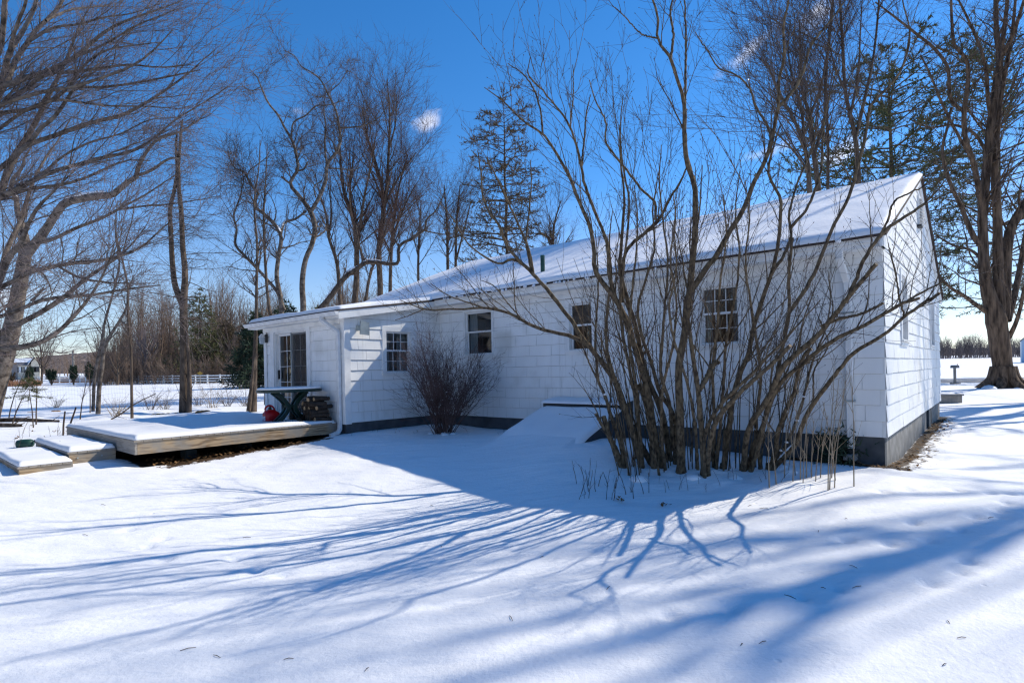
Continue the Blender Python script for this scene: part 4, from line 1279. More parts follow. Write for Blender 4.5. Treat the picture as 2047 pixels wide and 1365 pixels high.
# ---- T2: maple left of the frame, its limbs fan across the upper left -------------------
FAN = [
 [(0, 97, 7), (7, 45, 6.5), (9, 20, 6), (10, -20, 5.5)],
 [(-5, 200, 8), (2, 170, 8), (11, 136, 7.5), (20, 103, 7), (40, 72, 6), (57, 42, 5), (70, 13, 4.5), (76, -20, 4)],
 [(20, 103, 5), (26, 75, 4.6), (38, 40, 4.2), (50, 10, 3.8), (56, -20, 3.3)],
 [(5, 178, 7.5), (14, 163, 7.5), (27, 130, 7), (40, 106, 6.5), (57, 84, 6), (73, 59, 5.5), (92, 42, 5), (110, 24, 4.5), (124, 4, 4), (133, -20, 3.5)],
 [(92, 42, 3.5), (115, 30, 3), (150, 18, 2.4), (180, 15, 1.9), (215, 12, 1.2)],
 [(-5, 172, 7), (28, 167, 7), (57, 153, 6.5), (84, 147, 6), (123, 130, 5.5), (150, 114, 5), (172, 97, 4.5), (195, 75, 4), (230, 52, 3.3), (280, 32, 2.5), (330, 15, 1.8), (372, -2, 1.2)],
 [(150, 114, 3.5), (190, 98, 3), (225, 80, 2.5), (265, 55, 2), (300, 40, 1.6), (350, 20, 1.1)],
 [(-6, 214, 6.5), (0, 211, 6), (44, 184, 5.5), (73, 160, 5), (100, 146, 4.5), (140, 145, 3.9), (200, 137, 3.1), (255, 130, 2.3), (320, 135, 1.7), (380, 130, 1.1)],
 [(-6, 212, 4.5), (40, 197, 4.5), (105, 180, 4), (140, 176, 3.8), (182, 163, 3.5), (220, 150, 3.2), (258, 135, 2.8), (292, 114, 2.2), (318, 90, 1.8), (345, 60, 1.2)],
 [(0, 390, 9), (10, 360, 8.5), (22, 325, 8), (37, 300, 7.5), (57, 270, 6.5), (75, 237, 6), (92, 202, 5.5), (110, 167, 5), (127, 132, 4), (141, 99, 3), (149, 77, 2.5), (165, 40, 1.8), (185, 5, 1.2)],
 [(30, 310, 6), (60, 285, 5.5), (80, 258, 5), (105, 238, 4.5), (130, 205, 4), (150, 178, 3.5), (200, 175, 3), (260, 168, 2.5), (330, 155, 2), (400, 140, 1.2)],
 [(10, 330, 6), (53, 292, 5.5), (105, 273, 5), (154, 255, 4.8), (196, 242, 4.5), (237, 233, 4), (283, 211, 3.5), (305, 198, 3), (347, 169, 2.4), (382, 143, 1.8), (398, 127, 1.3), (430, 100, .9)],
 [(-5, 395, 6), (40, 375, 5.5), (74, 357, 5), (122, 338, 4.5), (161, 328, 4.3), (206, 315, 4), (251, 306, 3.5), (290, 290, 3), (310, 275, 2.5), (350, 240, 2), (400, 210, 1.5), (455, 175, .9)],
 [(-5, 400, 4), (60, 378, 3.7), (130, 368, 3.2), (180, 352, 2.7), (215, 335, 2.2), (260, 320, 1.4), (300, 322, 1)],
 [(-5, 570, 8), (10, 530, 7.5), (25, 505, 7), (42, 485, 6.5), (50, 465, 5.5), (62, 437, 4.5), (78, 412, 3.8), (100, 390, 3), (120, 370, 2), (150, 340, 1.3)],
 [(-5, 560, 6), (10, 510, 6), (27, 470, 5.5), (42, 440, 5), (52, 405, 4.5), (62, 375, 4), (80, 335, 3.2), (95, 310, 2.8), (110, 290, 2), (140, 240, 1.3)],
 [(-5, 577, 5.5), (30, 560, 5), (58, 545, 4.8), (97, 535, 4.5), (155, 525, 4), (200, 521, 3.5), (238, 512, 3), (268, 502, 2.5), (297, 483, 2), (320, 460, 1.6), (345, 440, 1)],
 [(60, 490, 4), (100, 480, 4), (155, 455, 3.6), (206, 435, 3.2), (248, 412, 2.6), (290, 390, 2), (316, 373, 1.5), (350, 350, .9)],
 [(238, 419, 2.2), (290, 412, 2), (340, 408, 1.6), (400, 399, 1), (440, 392, .8)],
 [(-5, 668, 6.5), (42, 645, 6), (97, 615, 5.5), (129, 593, 5), (168, 560, 4.2), (200, 538, 3.5), (238, 512, 2.8), (262, 490, 1.8), (290, 455, 1.1)],
 [(-5, 698, 7), (48, 693, 6), (90, 680, 5), (122, 658, 4.5), (148, 632, 4), (180, 593, 3.2), (200, 560, 2.5), (215, 530, 1.8), (228, 490, 1.1)],
 [(-5, 634, 4), (32, 622, 4), (84, 600, 3.6), (135, 593, 3.3), (180, 590, 3), (240, 580, 2.2), (320, 570, 1.2)],
 [(48, 528, 2.5), (84, 545, 2), (97, 565, 1.8), (105, 590, 1)],
 [(112, 530, 2.5), (160, 555, 2.3), (200, 563, 2), (290, 567, 1)],
 [(-5, 260, 4), (50, 222, 3.6), (110, 200, 3.2), (160, 205, 2.6), (220, 212, 2), (290, 213, 1.5), (360, 218, 1)],
 [(-5, 230, 5), (70, 215, 4), (120, 190, 3.6), (180, 120, 2.8), (215, 100, 2.2), (260, 92, 1.6), (320, 85, 1)],
 [(57, 84, 3.5), (110, 55, 3), (150, 50, 2.5), (210, 35, 1.9), (260, 28, 1.3), (320, 8, .9)],
 [(75, 357, 3), (130, 310, 2.6), (180, 285, 2.2), (240, 268, 1.7), (300, 240, 1.3), (360, 235, .9)],
]
rg = rng_for(202)
trunk2 = np.array([-11.6, 8.4, .0])
fan_l = []
for i, pts in enumerate(FAN):
    d0 = 10.5 + rg.uniform(-.5, .5); d1 = d0 + rg.uniform(-2.2, 1.6)
    P, R = trace(pts, d0, d1)
    if pts[0][0] <= 10 and i not in (22,):      # join the limb to the trunk outside the frame
        zt = min(P[0][2] - .3, 1.2 + .55 * (P[0][2]))
        j = np.array([trunk2[0] + .0, trunk2[1] + .3, max(1.8, zt - 1.0)])
        mid = (P[0] * .55 + j * .45) + np.array([0, 0, -.12])
        P = np.vstack([j, mid, P]); R = np.r_[R[0] * 1.25, R[0] * 1.08, R]
    fan_l.append((P, R))
zt = gz(*trunk2[:2])
fan_l.append((np.array([[-11.7, 8.3, zt - .2], [-11.6, 8.4, 1.0], [-11.6, 8.7, 2.4], [-11.4, 8.9, 4.5], [-11.3, 9, 7.5], [-11.4, 9.2, 10.5]]), np.array([.55, .42, .36, .26, .17, .08])))
# --- its crown: long forward swept twigs
root = thing('spreading_maple', (-11.7, 8.3, zt), 'big bare maple left of the frame, its long limbs fanning across the upper left sky', 'tree')
tk = TB(); P, R = limb_tube(tk, fan_l, 8, 34)
P28, R28 = P[:28], R[:28]
b = (.14, -.02, .06)
c1, r1 = grow(P28, R28, 260, (.5, 2.1), (12, 42), up=.08, wig=.10, n=8, rr=.45, rmin=.005, t0=.25, bias=b, curve_up=.012, rng=rg, rmax=.011)
tk.add(c1, r1, 5)
tk.build('trunk', 'bark_pale', root)
cr = TB()
c2, r2 = grow(c1, r1, 2500, (.25, 1.0), (18, 50), up=.05, wig=.15, n=6, rr=.55, rmin=.0032, bias=b, curve_up=.02, rng=rg); cr.add(c2, r2, 3)
c2b, r2b = grow(P28, R28, 1500, (.25, .9), (20, 60), up=.08, wig=.15, n=6, rr=.3, rmin=.0032, rmax=.006, t0=.2, bias=b, curve_up=.02, rng=rg); cr.add(c2b, r2b, 3)
c3, r3 = grow(np.concatenate([c2, c2b]), np.concatenate([r2, r2b]), 8500, (.14, .5), (25, 60), up=.08, wig=.2, n=4, rr=.7, rmin=.0032, bias=b, rng=rg); cr.add(c3, r3, 3)
cr.build('crown', 'twig_grey', root)

# ---- T3: vine-hung trunk with whiskery side branches --------------------------------
p3, d3 = ground_of(368, 822)
T3 = [trace([(367, 826, 10), (368, 763, 9), (368, 670, 8.6), (367, 605, 8.5), (370, 550, 6.4), (365, 490, 5.6), (362, 420, 5), (358, 380, 4.3), (357, 330, 3.6), (360, 290, 3), (362, 260, 2.5), (365, 238, 1.6)], d3),
      trace([(367, 615, 7), (350, 570, 6.2), (345, 530, 5.6), (342, 470, 5), (340, 420, 4.5), (350, 373, 4), (354, 340, 3.5), (352, 290, 3), (354, 262, 1.5)], d3),
      trace([(378, 826, 6), (379, 770, 5), (376, 700, 3.5), (373, 650, 2)], d3 - .1, d3 - .15)]
rg = rng_for(303)
root = thing('vine_covered_tree', p3, 'tall thin forked trunk wrapped in vines with whiskery drooping side branches', 'tree')
tk = TB(); P, R = limb_tube(tk, T3, 9, 40)
R *= .70 * (1 + .12 * rg.normal(size=R.shape))
c1, r1 = grow(P[:2], R[:2], 120, (.7, 2.6), (65, 105), up=-.05, wig=.10, n=9, rr=.22, rmin=.008, t0=.30, curve_up=-.035, rmax=.018, rng=rg, bias=(.25, -.1, 0)); tk.add(c1, r1, 4)
vn, vr = grow(P, R, 40, (.6, 2.0), (2, 14), wig=.12, n=10, rr=.2, rmin=.008, t0=.0, t1=.8, rmax=.02, rng=rg); tk.add(vn, vr, 4)
tk.build('trunk', 'bark', root)
cr = TB()
c2, r2 = grow(c1, r1, 900, (.25, .9), (20, 60), up=-.08, wig=.2, n=6, rr=.6, rmin=.004, curve_up=-.02, rng=rg); cr.add(c2, r2, 3)
c2b, r2b = grow(P[:2], R[:2], 350, (.2, .8), (50, 110), wig=.25, n=5, rr=.1, rmin=.004, rmax=.006, t0=.2, rng=rg); cr.add(c2b, r2b, 3)
c3, r3 = grow(c2, r2, 1800, (.1, .4), (25, 60), up=-.02, wig=.2, n=4, rr=.7, rmin=.003, rng=rg); cr.add(c3, r3, 3)
cr.build('crown', 'twig_dark', root)

# ---- T4, T5: slim trees beside the deck ---------------------------------------------------
p4, d4 = ground_of(186, 822)
bare_tree('slim_tree', 'slim bare tree leaning right, left stem of the pair beyond the deck steps', 'tree', 'slim trees beyond the deck',
          [thin(c, .88) for c in [trace([(186, 824, 4.5), (191, 740, 3.9), (202, 691, 3.5), (209, 647, 3.1), (226, 585, 2.7), (239, 517, 2.3), (232, 480, 1.9), (231, 440, 1.3), (236, 400, .9)], d4)]], p4, 404, 'bark_pale', 'twig',
          lv=((14, .2, (25, 55)), (60, .5, (25, 60)), (160, .5, (25, 60))), t0=.35)
p4b, d4b = ground_of(196, 826)
bare_tree('slim_tree', 'slim bare tree with a dark knot, right stem of the pair beyond the deck steps', 'tree', 'slim trees beyond the deck',
          [thin(c, .88) for c in [trace([(196, 828, 6), (200, 760, 5.2), (204, 735, 5), (206, 712, 4.8), (207, 700, 5.6), (210, 690, 5.4), (222, 668, 3.9), (240, 640, 3.3), (253, 615, 2.9), (257, 580, 2), (268, 550, 1.2)], d4b),
           trace([(240, 640, 2), (252, 648, 1.6), (263, 632, 1)], d4b)]], p4b, 405, 'bark_pale', 'twig', lv=((8, .25, (25, 55)), (40, .5, (25, 60)), (120, .5, (25, 60))), t0=.5)
p5, d5 = ground_of(263, 835)
bare_tree('slim_tree', 'very thin dark bare tree nearest the back left corner of the deck', 'tree', 'slim trees beyond the deck',
          [trace([(264, 836, 3.4), (263, 773, 3), (262, 705, 2.7), (256, 637, 2.5), (255, 570, 2.3), (247, 530, 2.2), (241, 505, 2), (232, 470, 1.6), (229, 440, 1.1)], d5), trace([(243, 515, 1.7), (252, 480, 1.5), (264, 440, 1.2), (268, 405, .9)], d5)],
          p5, 406, 'bark', 'twig', lv=((12, .2, (25, 60)), (60, .5, (25, 60)), (200, .5, (25, 60))), t0=.35)
p6, d6 = ground_of(508, 822)
bare_tree('slim_tree', 'slim bare tree wrapped in brown vines just left of the porch corner', 'tree', 'slim trees beyond the deck',
          [trace([(506, 824, 8), (508, 760, 6), (510, 700, 4.6), (512, 640, 3.6), (513, 560, 3), (514, 490, 2.5), (508, 408, 1.9), (518, 330, 1.2), (520, 280, .9)], d6),
           trace([(497, 822, 5), (503, 770, 3.5), (508, 720, 2.5), (510, 680, 1.5)], d6 - .2, d6)], p6, 407, 'bark', 'twig', lv=((40, .12, (25, 75)), (200, .5, (25, 60)), (500, .5, (25, 60))), t0=.25)

# ---- T6: crooked twin trees ------------------------------------------------------------
D6 = 26.0
CR = [
 [(606, 640, 9), (606, 609, 8.5), (604, 572, 8), (606, 543, 7.5), (612, 515, 7), (623, 490, 7), (629, 449, 7), (621, 424, 7), (608, 404, 5.6), (594, 387, 5.2), (580, 367, 4.8), (586, 354, 4.6), (594, 342, 4.5), (592, 310, 4), (582, 277, 3.6), (569, 256, 3.2), (557, 232, 2.8), (537, 207, 2.4), (522, 174, 2), (514, 155, 1.5), (498, 138, .9)],
 [(580, 367, 3), (570, 360, 2.6), (562, 352, 2.2)],
 [(582, 277, 2.6), (588, 244, 2.4), (610, 232, 2.2), (635, 211, 2), (651, 211, 1.6), (690, 200, 1)],
 [(594, 342, 3), (606, 339, 2.6), (615, 324, 2.2)],
 [(621, 424, 6), (635, 400, 5.5), (651, 359, 5), (655, 326, 4.6), (672, 305, 4.2), (680, 285, 3.8), (678, 256, 3.4), (672, 223, 3), (655, 187, 2.5), (639, 158, 2.1), (623, 145, 1.8), (602, 133, 1.5), (590, 113, 1.2), (565, 100, .8)],
 [(653, 330, 2.8), (649, 285, 2.4), (651, 252, 2), (647, 215, 1.5), (652, 180, 1)],
 [(680, 256, 2.8), (697, 255, 2.3), (725, 252, 1.9), (758, 235, 1.4), (775, 210, .9)],
 [(657, 336, 2.2), (684, 338, 2), (713, 338, 1.5), (720, 334, 1)],
 [(631, 395, 2.2), (629, 371, 2), (643, 362, 1.6), (648, 345, .9)],
 [(672, 305, 1.8), (662, 280, 1.5), (640, 268, 1.2), (620, 265, .8)],
 [(522, 174, 1.4), (500, 182, 1.2), (485, 172, .9)],
 [(655, 187, 1.5), (680, 165, 1.2), (695, 140, .9)],
]
bare_tree('crooked_tree', 'crooked bare tree with two zigzag trunks, tallest behind the porch', 'tree', 'crooked trees behind the porch', [thin(trace(c, D6, D6 + (0 if i == 0 else random.uniform(-.6, .6))), .74) for i, c in enumerate(CR)],
          at(606, 640, D6), 606, 'bark_pale', 'twig', lv=((130, (.5, 1.9), (30, 80)), (1300, (.3, 1.0), (25, 65)), (5200, (.15, .5), (25, 60))), up=(.05, .1, .1), wig=(.2, .22, .25), rmin=(.010, .006, .0042), t0=.3, npts=46, rr=(.4, .5, .6))
CL = [
 [(563, 645, 7), (561, 600, 6.5), (553, 551, 6), (557, 510, 5.5), (561, 470, 5), (549, 449, 4.8), (528, 428, 4.4), (508, 408, 4), (511, 396, 3.8), (516, 390, 3.6), (500, 367, 3), (485, 342, 2.6), (471, 338, 2), (461, 322, 1.6), (455, 300, 1)],
 [(561, 470, 4), (564, 456, 3.8), (568, 446, 3.6), (590, 438, 3.2), (612, 422, 3)],
 [(568, 620, 5), (555, 585, 4.5), (535, 560, 4), (516, 539, 3.8), (490, 512, 3.6), (471, 490, 3.4), (473, 457, 3), (467, 432, 2.8), (475, 408, 2.4), (483, 383, 1.8), (483, 355, 1.2)],
 [(500, 367, 2), (495, 350, 1.6), (520, 325, 1.3), (545, 308, .9)],
 [(485, 342, 1.6), (484, 372, 1.3), (460, 370, 1), (440, 372, .8)],
]
bare_tree('crooked_tree', 'smaller crooked bare tree with snow in its fork, left of the tallest zigzag tree', 'tree', 'crooked trees behind the porch', [thin(trace(c, 25 if i != 1 else 25, 25 if i != 1 else 26), .78) for i, c in enumerate(CL)],
          at(563, 645, 25), 616, 'bark_pale', 'twig', lv=((100, (.5, 1.9), (30, 75)), (950, (.3, 1.0), (25, 65)), (3600, (.15, .5), (25, 60))), up=(.12, .12, .1), wig=(.18, .2, .25), rmin=(.010, .006, .0042), t0=.3, npts=40, rr=(.4, .5, .6),
          snow=[(1, .1, .5), (0, .42, .5)])
bare_tree('slim_tree', 'straight thin bare tree rising between the crooked trees and the porch', 'tree', 'slim trees beyond the deck', [trace([(545, 650, 4), (538, 613, 3.4), (530, 520, 2.8), (527, 430, 2.2), (531, 360, 1.5), (534, 300, .9)], 23.5)], at(545, 650, 23.5), 617, 'bark', 'twig',
          lv=((26, .2, (20, 45)), (140, .5, (25, 60)), (400, .5, (25, 60))), t0=.25)

# ---- T7: tree with the horizontal snowy limb ------------------------------------------
T7 = [trace([(618, 665, 9), (640, 618, 8.5), (652, 604, 7.5), (676, 572, 7), (692, 552, 6.5), (717, 535, 6), (727, 527, 5.6), (758, 525, 5), (780, 528, 4.7), (795, 526, 4.5), (797, 510, 4.2), (797, 494, 4), (808, 484, 3.7), (824, 478, 3.5), (840, 465, 3.3), (849, 459, 3), (852, 440, 2.5), (868, 425, 2), (880, 405, 1.6), (890, 380, 1)], 24.0, 23.4),
      trace([(848, 461, 2), (870, 466, 1.6), (900, 470, 1)], 23.5), trace([(797, 494, 2), (790, 480, 1.6), (783, 472, 1)], 23.6), trace([(727, 527, 4), (722, 505, 3), (716, 480, 1.8), (712, 450, 1)], 23.8)]
bare_tree('bent_tree', 'bent bare tree whose lowest limb runs level behind the porch roof with snow on top', 'tree', None, [thin(c, .8) for c in T7], at(618, 665, 24), 707, 'bark', 'twig',
          lv=((44, (.4, 1.5), (30, 75)), (320, (.25, .8), (25, 65)), (900, (.12, .4), (25, 60))), up=(.2, .12, .1), wig=(.16, .2, .25), rmin=(.010, .006, .004), t0=.3, npts=50, rr=(.4, .5, .6), snow=[(0, .30, .385), (0, .395, .50), (0, .14, .26)])

# ---- T8: upright trees behind the house --------------------------------------------------
UPR = [
 ('upright bare tree with a dark lower trunk just right of the level snowy limb', 31, [[(706, 640, 7), (709, 607, 6.5), (713, 531, 5.5), (705, 432, 4.5), (692, 400, 3.5), (680, 310, 2), (678, 250, 1)], [(713, 510, 4), (721, 440, 3.2), (733, 370, 2.2), (745, 320, 1.3), (750, 280, .8)], [(705, 432, 3), (700, 370, 2.2), (708, 310, 1.3)]]),
 ('tallest of the upright bare trees behind the house, forked halfway up', 32, [[(758, 640, 6.5), (760, 588, 6), (758, 490, 5.2), (766, 428, 4.6), (764, 375, 3.8), (750, 326, 3), (733, 268, 2), (725, 215, 1)], [(766, 428, 4.2), (773, 375, 3.5), (777, 300, 2.6), (779, 230, 1.8), (774, 160, .9)], [(777, 300, 2), (790, 250, 1.5), (793, 190, .8)], [(768, 410, 2.5), (800, 350, 1.8), (832, 305, 1)]]),
 ('slender bare tree standing right of the tallest upright tree behind the roof', 33, [[(780, 620, 4.2), (780, 578, 3.8), (783, 490, 3.2), (787, 440, 2.8), (799, 367, 2), (815, 310, 1)], [(785, 470, 2.2), (810, 410, 1.6), (830, 370, 1)]]),
 ('thin crooked bare tree standing just left of the level snowy limb', 30, [[(685, 650, 5), (680, 607, 4.3), (672, 519, 3.6), (657, 473, 3), (652, 430, 2.4), (640, 390, 1.6), (630, 350, .9)], [(657, 473, 2), (662, 420, 1.6), (656, 370, 1)]]),
 ('short thin bare tree leaning right behind the low porch roof', 31, [[(725, 640, 4), (731, 600, 3.4), (742, 543, 2.6), (760, 500, 1.9), (775, 440, 1)]]),
 ('thin bare tree in the gap left of the spruce, nearest the roof end', 38, [[(838, 600, 3), (836, 545, 2.6), (838, 470, 2), (842, 400, 1)]]),
 ('thin pale bare tree close to the left side of the spruce', 40, [[(896, 600, 3.4), (895, 528, 3), (893, 440, 2.2), (888, 370, 1)]]),
 ('thin double bare tree beside the lower branches of the spruce', 41, [[(912, 600, 3.2), (911, 525, 2.8), (913, 440, 2.1), (920, 370, 1)], [(912, 520, 2), (930, 450, 1.6), (942, 400, .9)]]),
 ('low twisted bare tree right of the spruce trunk over the roof ridge', 38, [[(1108, 560, 4), (1104, 490, 3), (1090, 470, 2.4), (1070, 468, 1.6)], [(1104, 490, 2.4), (1110, 440, 1.8), (1122, 400, 1)]]),
]
for i, (lb, d, tr) in enumerate(UPR):
    big = i < 3
    bare_tree('upright_tree', lb, 'tree', 'upright bare trees behind the house', [trace(c, d, d + (0 if j == 0 else random.uniform(-.8, .8))) for j, c in enumerate(tr)], at(tr[0][0][0], tr[0][0][1], d), 800 + i, 'bark', 'twig' if i % 2 else 'twig_red',
              lv=((60 if big else 26, (1.2, 4.6 if big else 3.0), (22, 60)), (560 if big else 240, (.6, 1.9), (20, 60)), (2900 if big else 1100, (.3, .9), (22, 60))), up=(.3, .2, .12), wig=(.10, .13, .16), rmin=(.011, .007, .0045), t0=.34, cup=(.07, .05, .03), rr=(.42, .5, .6))

# ---- conifers -------------------------------------------------------------------------
def conifer(name, label, group, base, h, rad, seed, needle, whorls=26, per=5, t0=.12, droop=-.1, dens=60, fl=.26, fw=.02, bark='bark', rtrunk=.2, gap=.0, prof=None, side=None, lean=(0, 0)):
    """trunk, whorled limbs and flat sprays of needle strips"""
    rg = rng_for(seed)
    root = thing(name, base, label, 'tree', group)
    B = np.asarray(base, float)
    tk = TB()
    top = B + np.array([lean[0], lean[1], h])
    n = 14
    P = np.array([B + (top - B) * t + np.array([0, 0, -.3 if t == 0 else 0]) + (rg.normal(size=3) * .04 * (0 < t < 1)) for t in np.linspace(0, 1, n)])[None]
    R = (rtrunk * (1 - np.linspace(0, 1, n) * .94))[None]
    tk.add(P, R, 9)
    ts, az, ln = [], [], []
    for w in range(whorls):
        t = t0 + (1 - t0) * (w + .3) / whorls
        m = per if t < .9 else 3
        a0 = rg.uniform(0, 6.28)
        for k in range(m):
            if rg.uniform() < gap: continue
            tt = (t - t0) / (1 - t0)
            L = rad * ((1 - tt) ** .8 if prof is None else prof(tt)) * rg.uniform(.6, 1.15) + .12
            ts.append(t + rg.uniform(-.01, .01)); az.append(a0 + k * 6.28 / m + rg.uniform(-.4, .4)); ln.append(L)
    ts, az, ln = map(np.array, (ts, az, ln))
    N = len(ts); n = 9
    st = B + (top - B) * np.clip(ts, 0, .995)[:, None]
    D = np.stack([np.cos(az), np.sin(az), rg.uniform(-.05, .3, N) + .25 * ts], 1)
    if side is not None: D += np.asarray(side) * rg.uniform(0, 1, N)[:, None]
    D = norm(D)
    L1 = np.zeros((N, n, 3)); L1[:, 0] = st
    for k in range(1, n):
        D = norm(D + np.array([0, 0, droop / n * (1.4 - k / n * 2.2)]) + rg.normal(size=(N, 3)) * .05)
        L1[:, k] = L1[:, k - 1] + D * (ln / (n - 1))[:, None]
    R1 = (np.clip(ln * .014, .007, .06))[:, None] * (1 - .85 * np.linspace(0, 1, n))[None]
    tk.add(L1, R1, 4)
    c2, r2 = grow(L1, R1, int(N * 9), .42, (35, 65), up=-.05, wig=.1, n=5, rr=.55, rmin=.004, t0=.22, rng=rg)
    tk.add(c2, r2, 3)
    tk.build('trunk', bark, root)
    # needle strips along limbs' outer parts and side sprays
    AP = np.concatenate([L1[:, 3:].reshape(-1, 3), c2.reshape(-1, 3)])
    pools = [(L1[:, 4:], N * dens // 6), (c2, N * dens)]
    Vs, Qs, nv = [], [], 0
    for pp, cnt in pools:
        m = pp.shape[1]
        i = rg.integers(0, len(pp), cnt); f = rg.uniform(.05, 1, cnt) * (m - 1); j = np.minimum(f.astype(int), m - 2); w = (f - j)[:, None]
        p = pp[i, j] * (1 - w) + pp[i, j + 1] * w
        T = norm(pp[i, j + 1] - pp[i, j])
        d = norm(T * rg.uniform(.4, 1.2, (cnt, 1)) + rg.normal(size=(cnt, 3)) * .6 + np.array([0, 0, .08]))
        q = norm(np.cross(d, rg.normal(size=(cnt, 3))))
        l = fl * rg.uniform(.5, 1.2, cnt)[:, None]; wd = fw * rg.uniform(.6, 1.3, cnt)[:, None]
        V = np.stack([p - q * wd, p + q * wd, p + d * l + q * wd * .35, p + d * l - q * wd * .35], 1).reshape(-1, 3)
        Vs.append(V); Qs.append(np.arange(cnt * 4).reshape(-1, 4) + nv); nv += cnt * 4
    link_mesh('crown', np.vstack(Vs), np.vstack(Qs), needle, root, False)
    return root
b = at(1015, 640, 38); b[2] = .2
conifer('spruce', 'tall thin-needled bronzed spruce rising alone over the roof ridge', None, b, at(1012, 178, 38)[2] - .2, 4.7, 901, 'needle_brown', whorls=32, per=6, t0=.18, droop=-.5, dens=150, fl=.24, fw=.019, gap=.08,
        prof=lambda t: .25 + .85 * (1 - t) ** .9 * (1 if t > .12 else .9))
for i, (px, d, h, rad, lb, nd) in enumerate(((402, 92, 15.5, 5.6, 'dark green conical evergreen behind the vine covered trunk', 'needle'), (455, 96, 10.5, 5.0, 'brownish rounded evergreen right of the dark conical evergreen', 'needle_brown'),
                                         (575, 62, 9.6, 4.4, 'dark evergreen crown showing above the porch roof among the crooked trees', 'needle_dark'), (515, 60, 8.2, 3.4, 'dark evergreen half hidden behind the porch corner', 'needle_dark'), (640, 66, 9.2, 4.2, 'olive evergreen behind the base of the level snowy limb', 'needle'))):
    b = at(px, 760, d); b[2] = gz(b[0], b[1])
    conifer('evergreen', lb, 'evergreens beyond the field fence', b, h, rad, 910 + i, nd, whorls=22, per=7, t0=.03, droop=-.3, dens=60, fl=.42, fw=.05, rtrunk=.25)
for i, (px, d, ytop, rad, lb) in enumerate(((1790, 38, 92, 6.2, 'big dark green pine with layered boughs behind the right roof corner'), (2004, 46, 90, 9.0, 'dark green pine seen through the big maple trunks on the right'))):
    b = at(px, 760, d); b[2] = .2
    conifer('pine', lb, 'pines behind the right end of the house', b, at(px, ytop, d)[2] - .2, rad, 930 + i, 'needle', whorls=15 if i == 0 else 17, per=7, t0=.2, droop=-.15, dens=330, fl=.30, fw=.03, gap=.2, rtrunk=.3, bark='bark',
            prof=lambda t: .55 + .6 * math.sin(math.pi * (1 - t) ** .8) if t < .93 else .3)

# ---- T10: multi-stemmed trees over the roof on the right -------------------------------------
T10 = [
 ('bare tree with a fan of stems over the middle of the right roof', 21, [[(1618, 470, 6), (1618, 372, 5.2), (1608, 292, 4.4), (1590, 246, 3.6), (1560, 190, 2.6), (1535, 130, 1.6), (1520, 95, .9)], [(1608, 292, 3.6), (1602, 220, 3), (1585, 160, 2.3), (1575, 90, 1.4), (1580, 40, .9)], [(1614, 340, 3), (1585, 300, 2.4), (1550, 265, 1.7), (1515, 240, 1)]]),
 ('bare tree with two dark stems standing right of the fan shaped tree over the roof', 22, [[(1640, 480, 7), (1636, 378, 6), (1627, 308, 5), (1618, 231, 4), (1605, 185, 3.2), (1600, 110, 2.2), (1598, 40, 1.2)], [(1627, 308, 4), (1648, 240, 3.2), (1650, 150, 3), (1660, 60, 2.6), (1668, -40, 2), (1664, -160, 1), (1660, -260, .6)], [(1618, 231, 3), (1640, 180, 2.2), (1650, 120, 1.4)]]),
 ('single straight thin bare tree over the right roof', 23.5, [[(1656, 470, 4), (1655, 375, 3.6), (1655, 277, 3), (1652, 180, 2.2), (1656, 90, 1.4), (1660, 20, .8)]]),
 ('dense tall bare tree in front of the layered pine', 22.5, [[(1716, 470, 7), (1716, 360, 6), (1710, 277, 5), (1690, 185, 4), (1685, 100, 3.3), (1680, 20, 2.8), (1678, -60, 2.2), (1682, -180, 1.2), (1684, -280, .7)], [(1710, 277, 4), (1728, 200, 3.4), (1745, 120, 2.4), (1755, 30, 2.2), (1760, -60, 1.6), (1765, -180, .8)], [(1700, 230, 3), (1715, 150, 2.3), (1720, 60, 1.5), (1725, -20, .9)], [(1690, 185, 2.5), (1665, 120, 1.8), (1655, 60, 1.1)]]),
]
for i, (lb, d, tr) in enumerate(T10):
    bare_tree('stemmed_tree', lb, 'tree', 'bare trees behind the right roof slope', [trace(c, d, d + (0 if j == 0 else random.uniform(-1, 1))) for j, c in enumerate(tr)], at(tr[0][0][0], tr[0][0][1], d), 1000 + i, 'bark', 'twig',
              lv=((62 if i != 2 else 34, (1.2, 4.8), (25, 70)), (620 if i != 2 else 280, (.6, 2.0), (20, 60)), (2900 if i != 2 else 900, (.3, .9), (22, 60))), up=(.22, .16, .1), wig=(.10, .13, .16), rmin=(.011, .007, .0045), t0=.3, cup=(.06, .04, .02), rr=(.42, .5, .6))

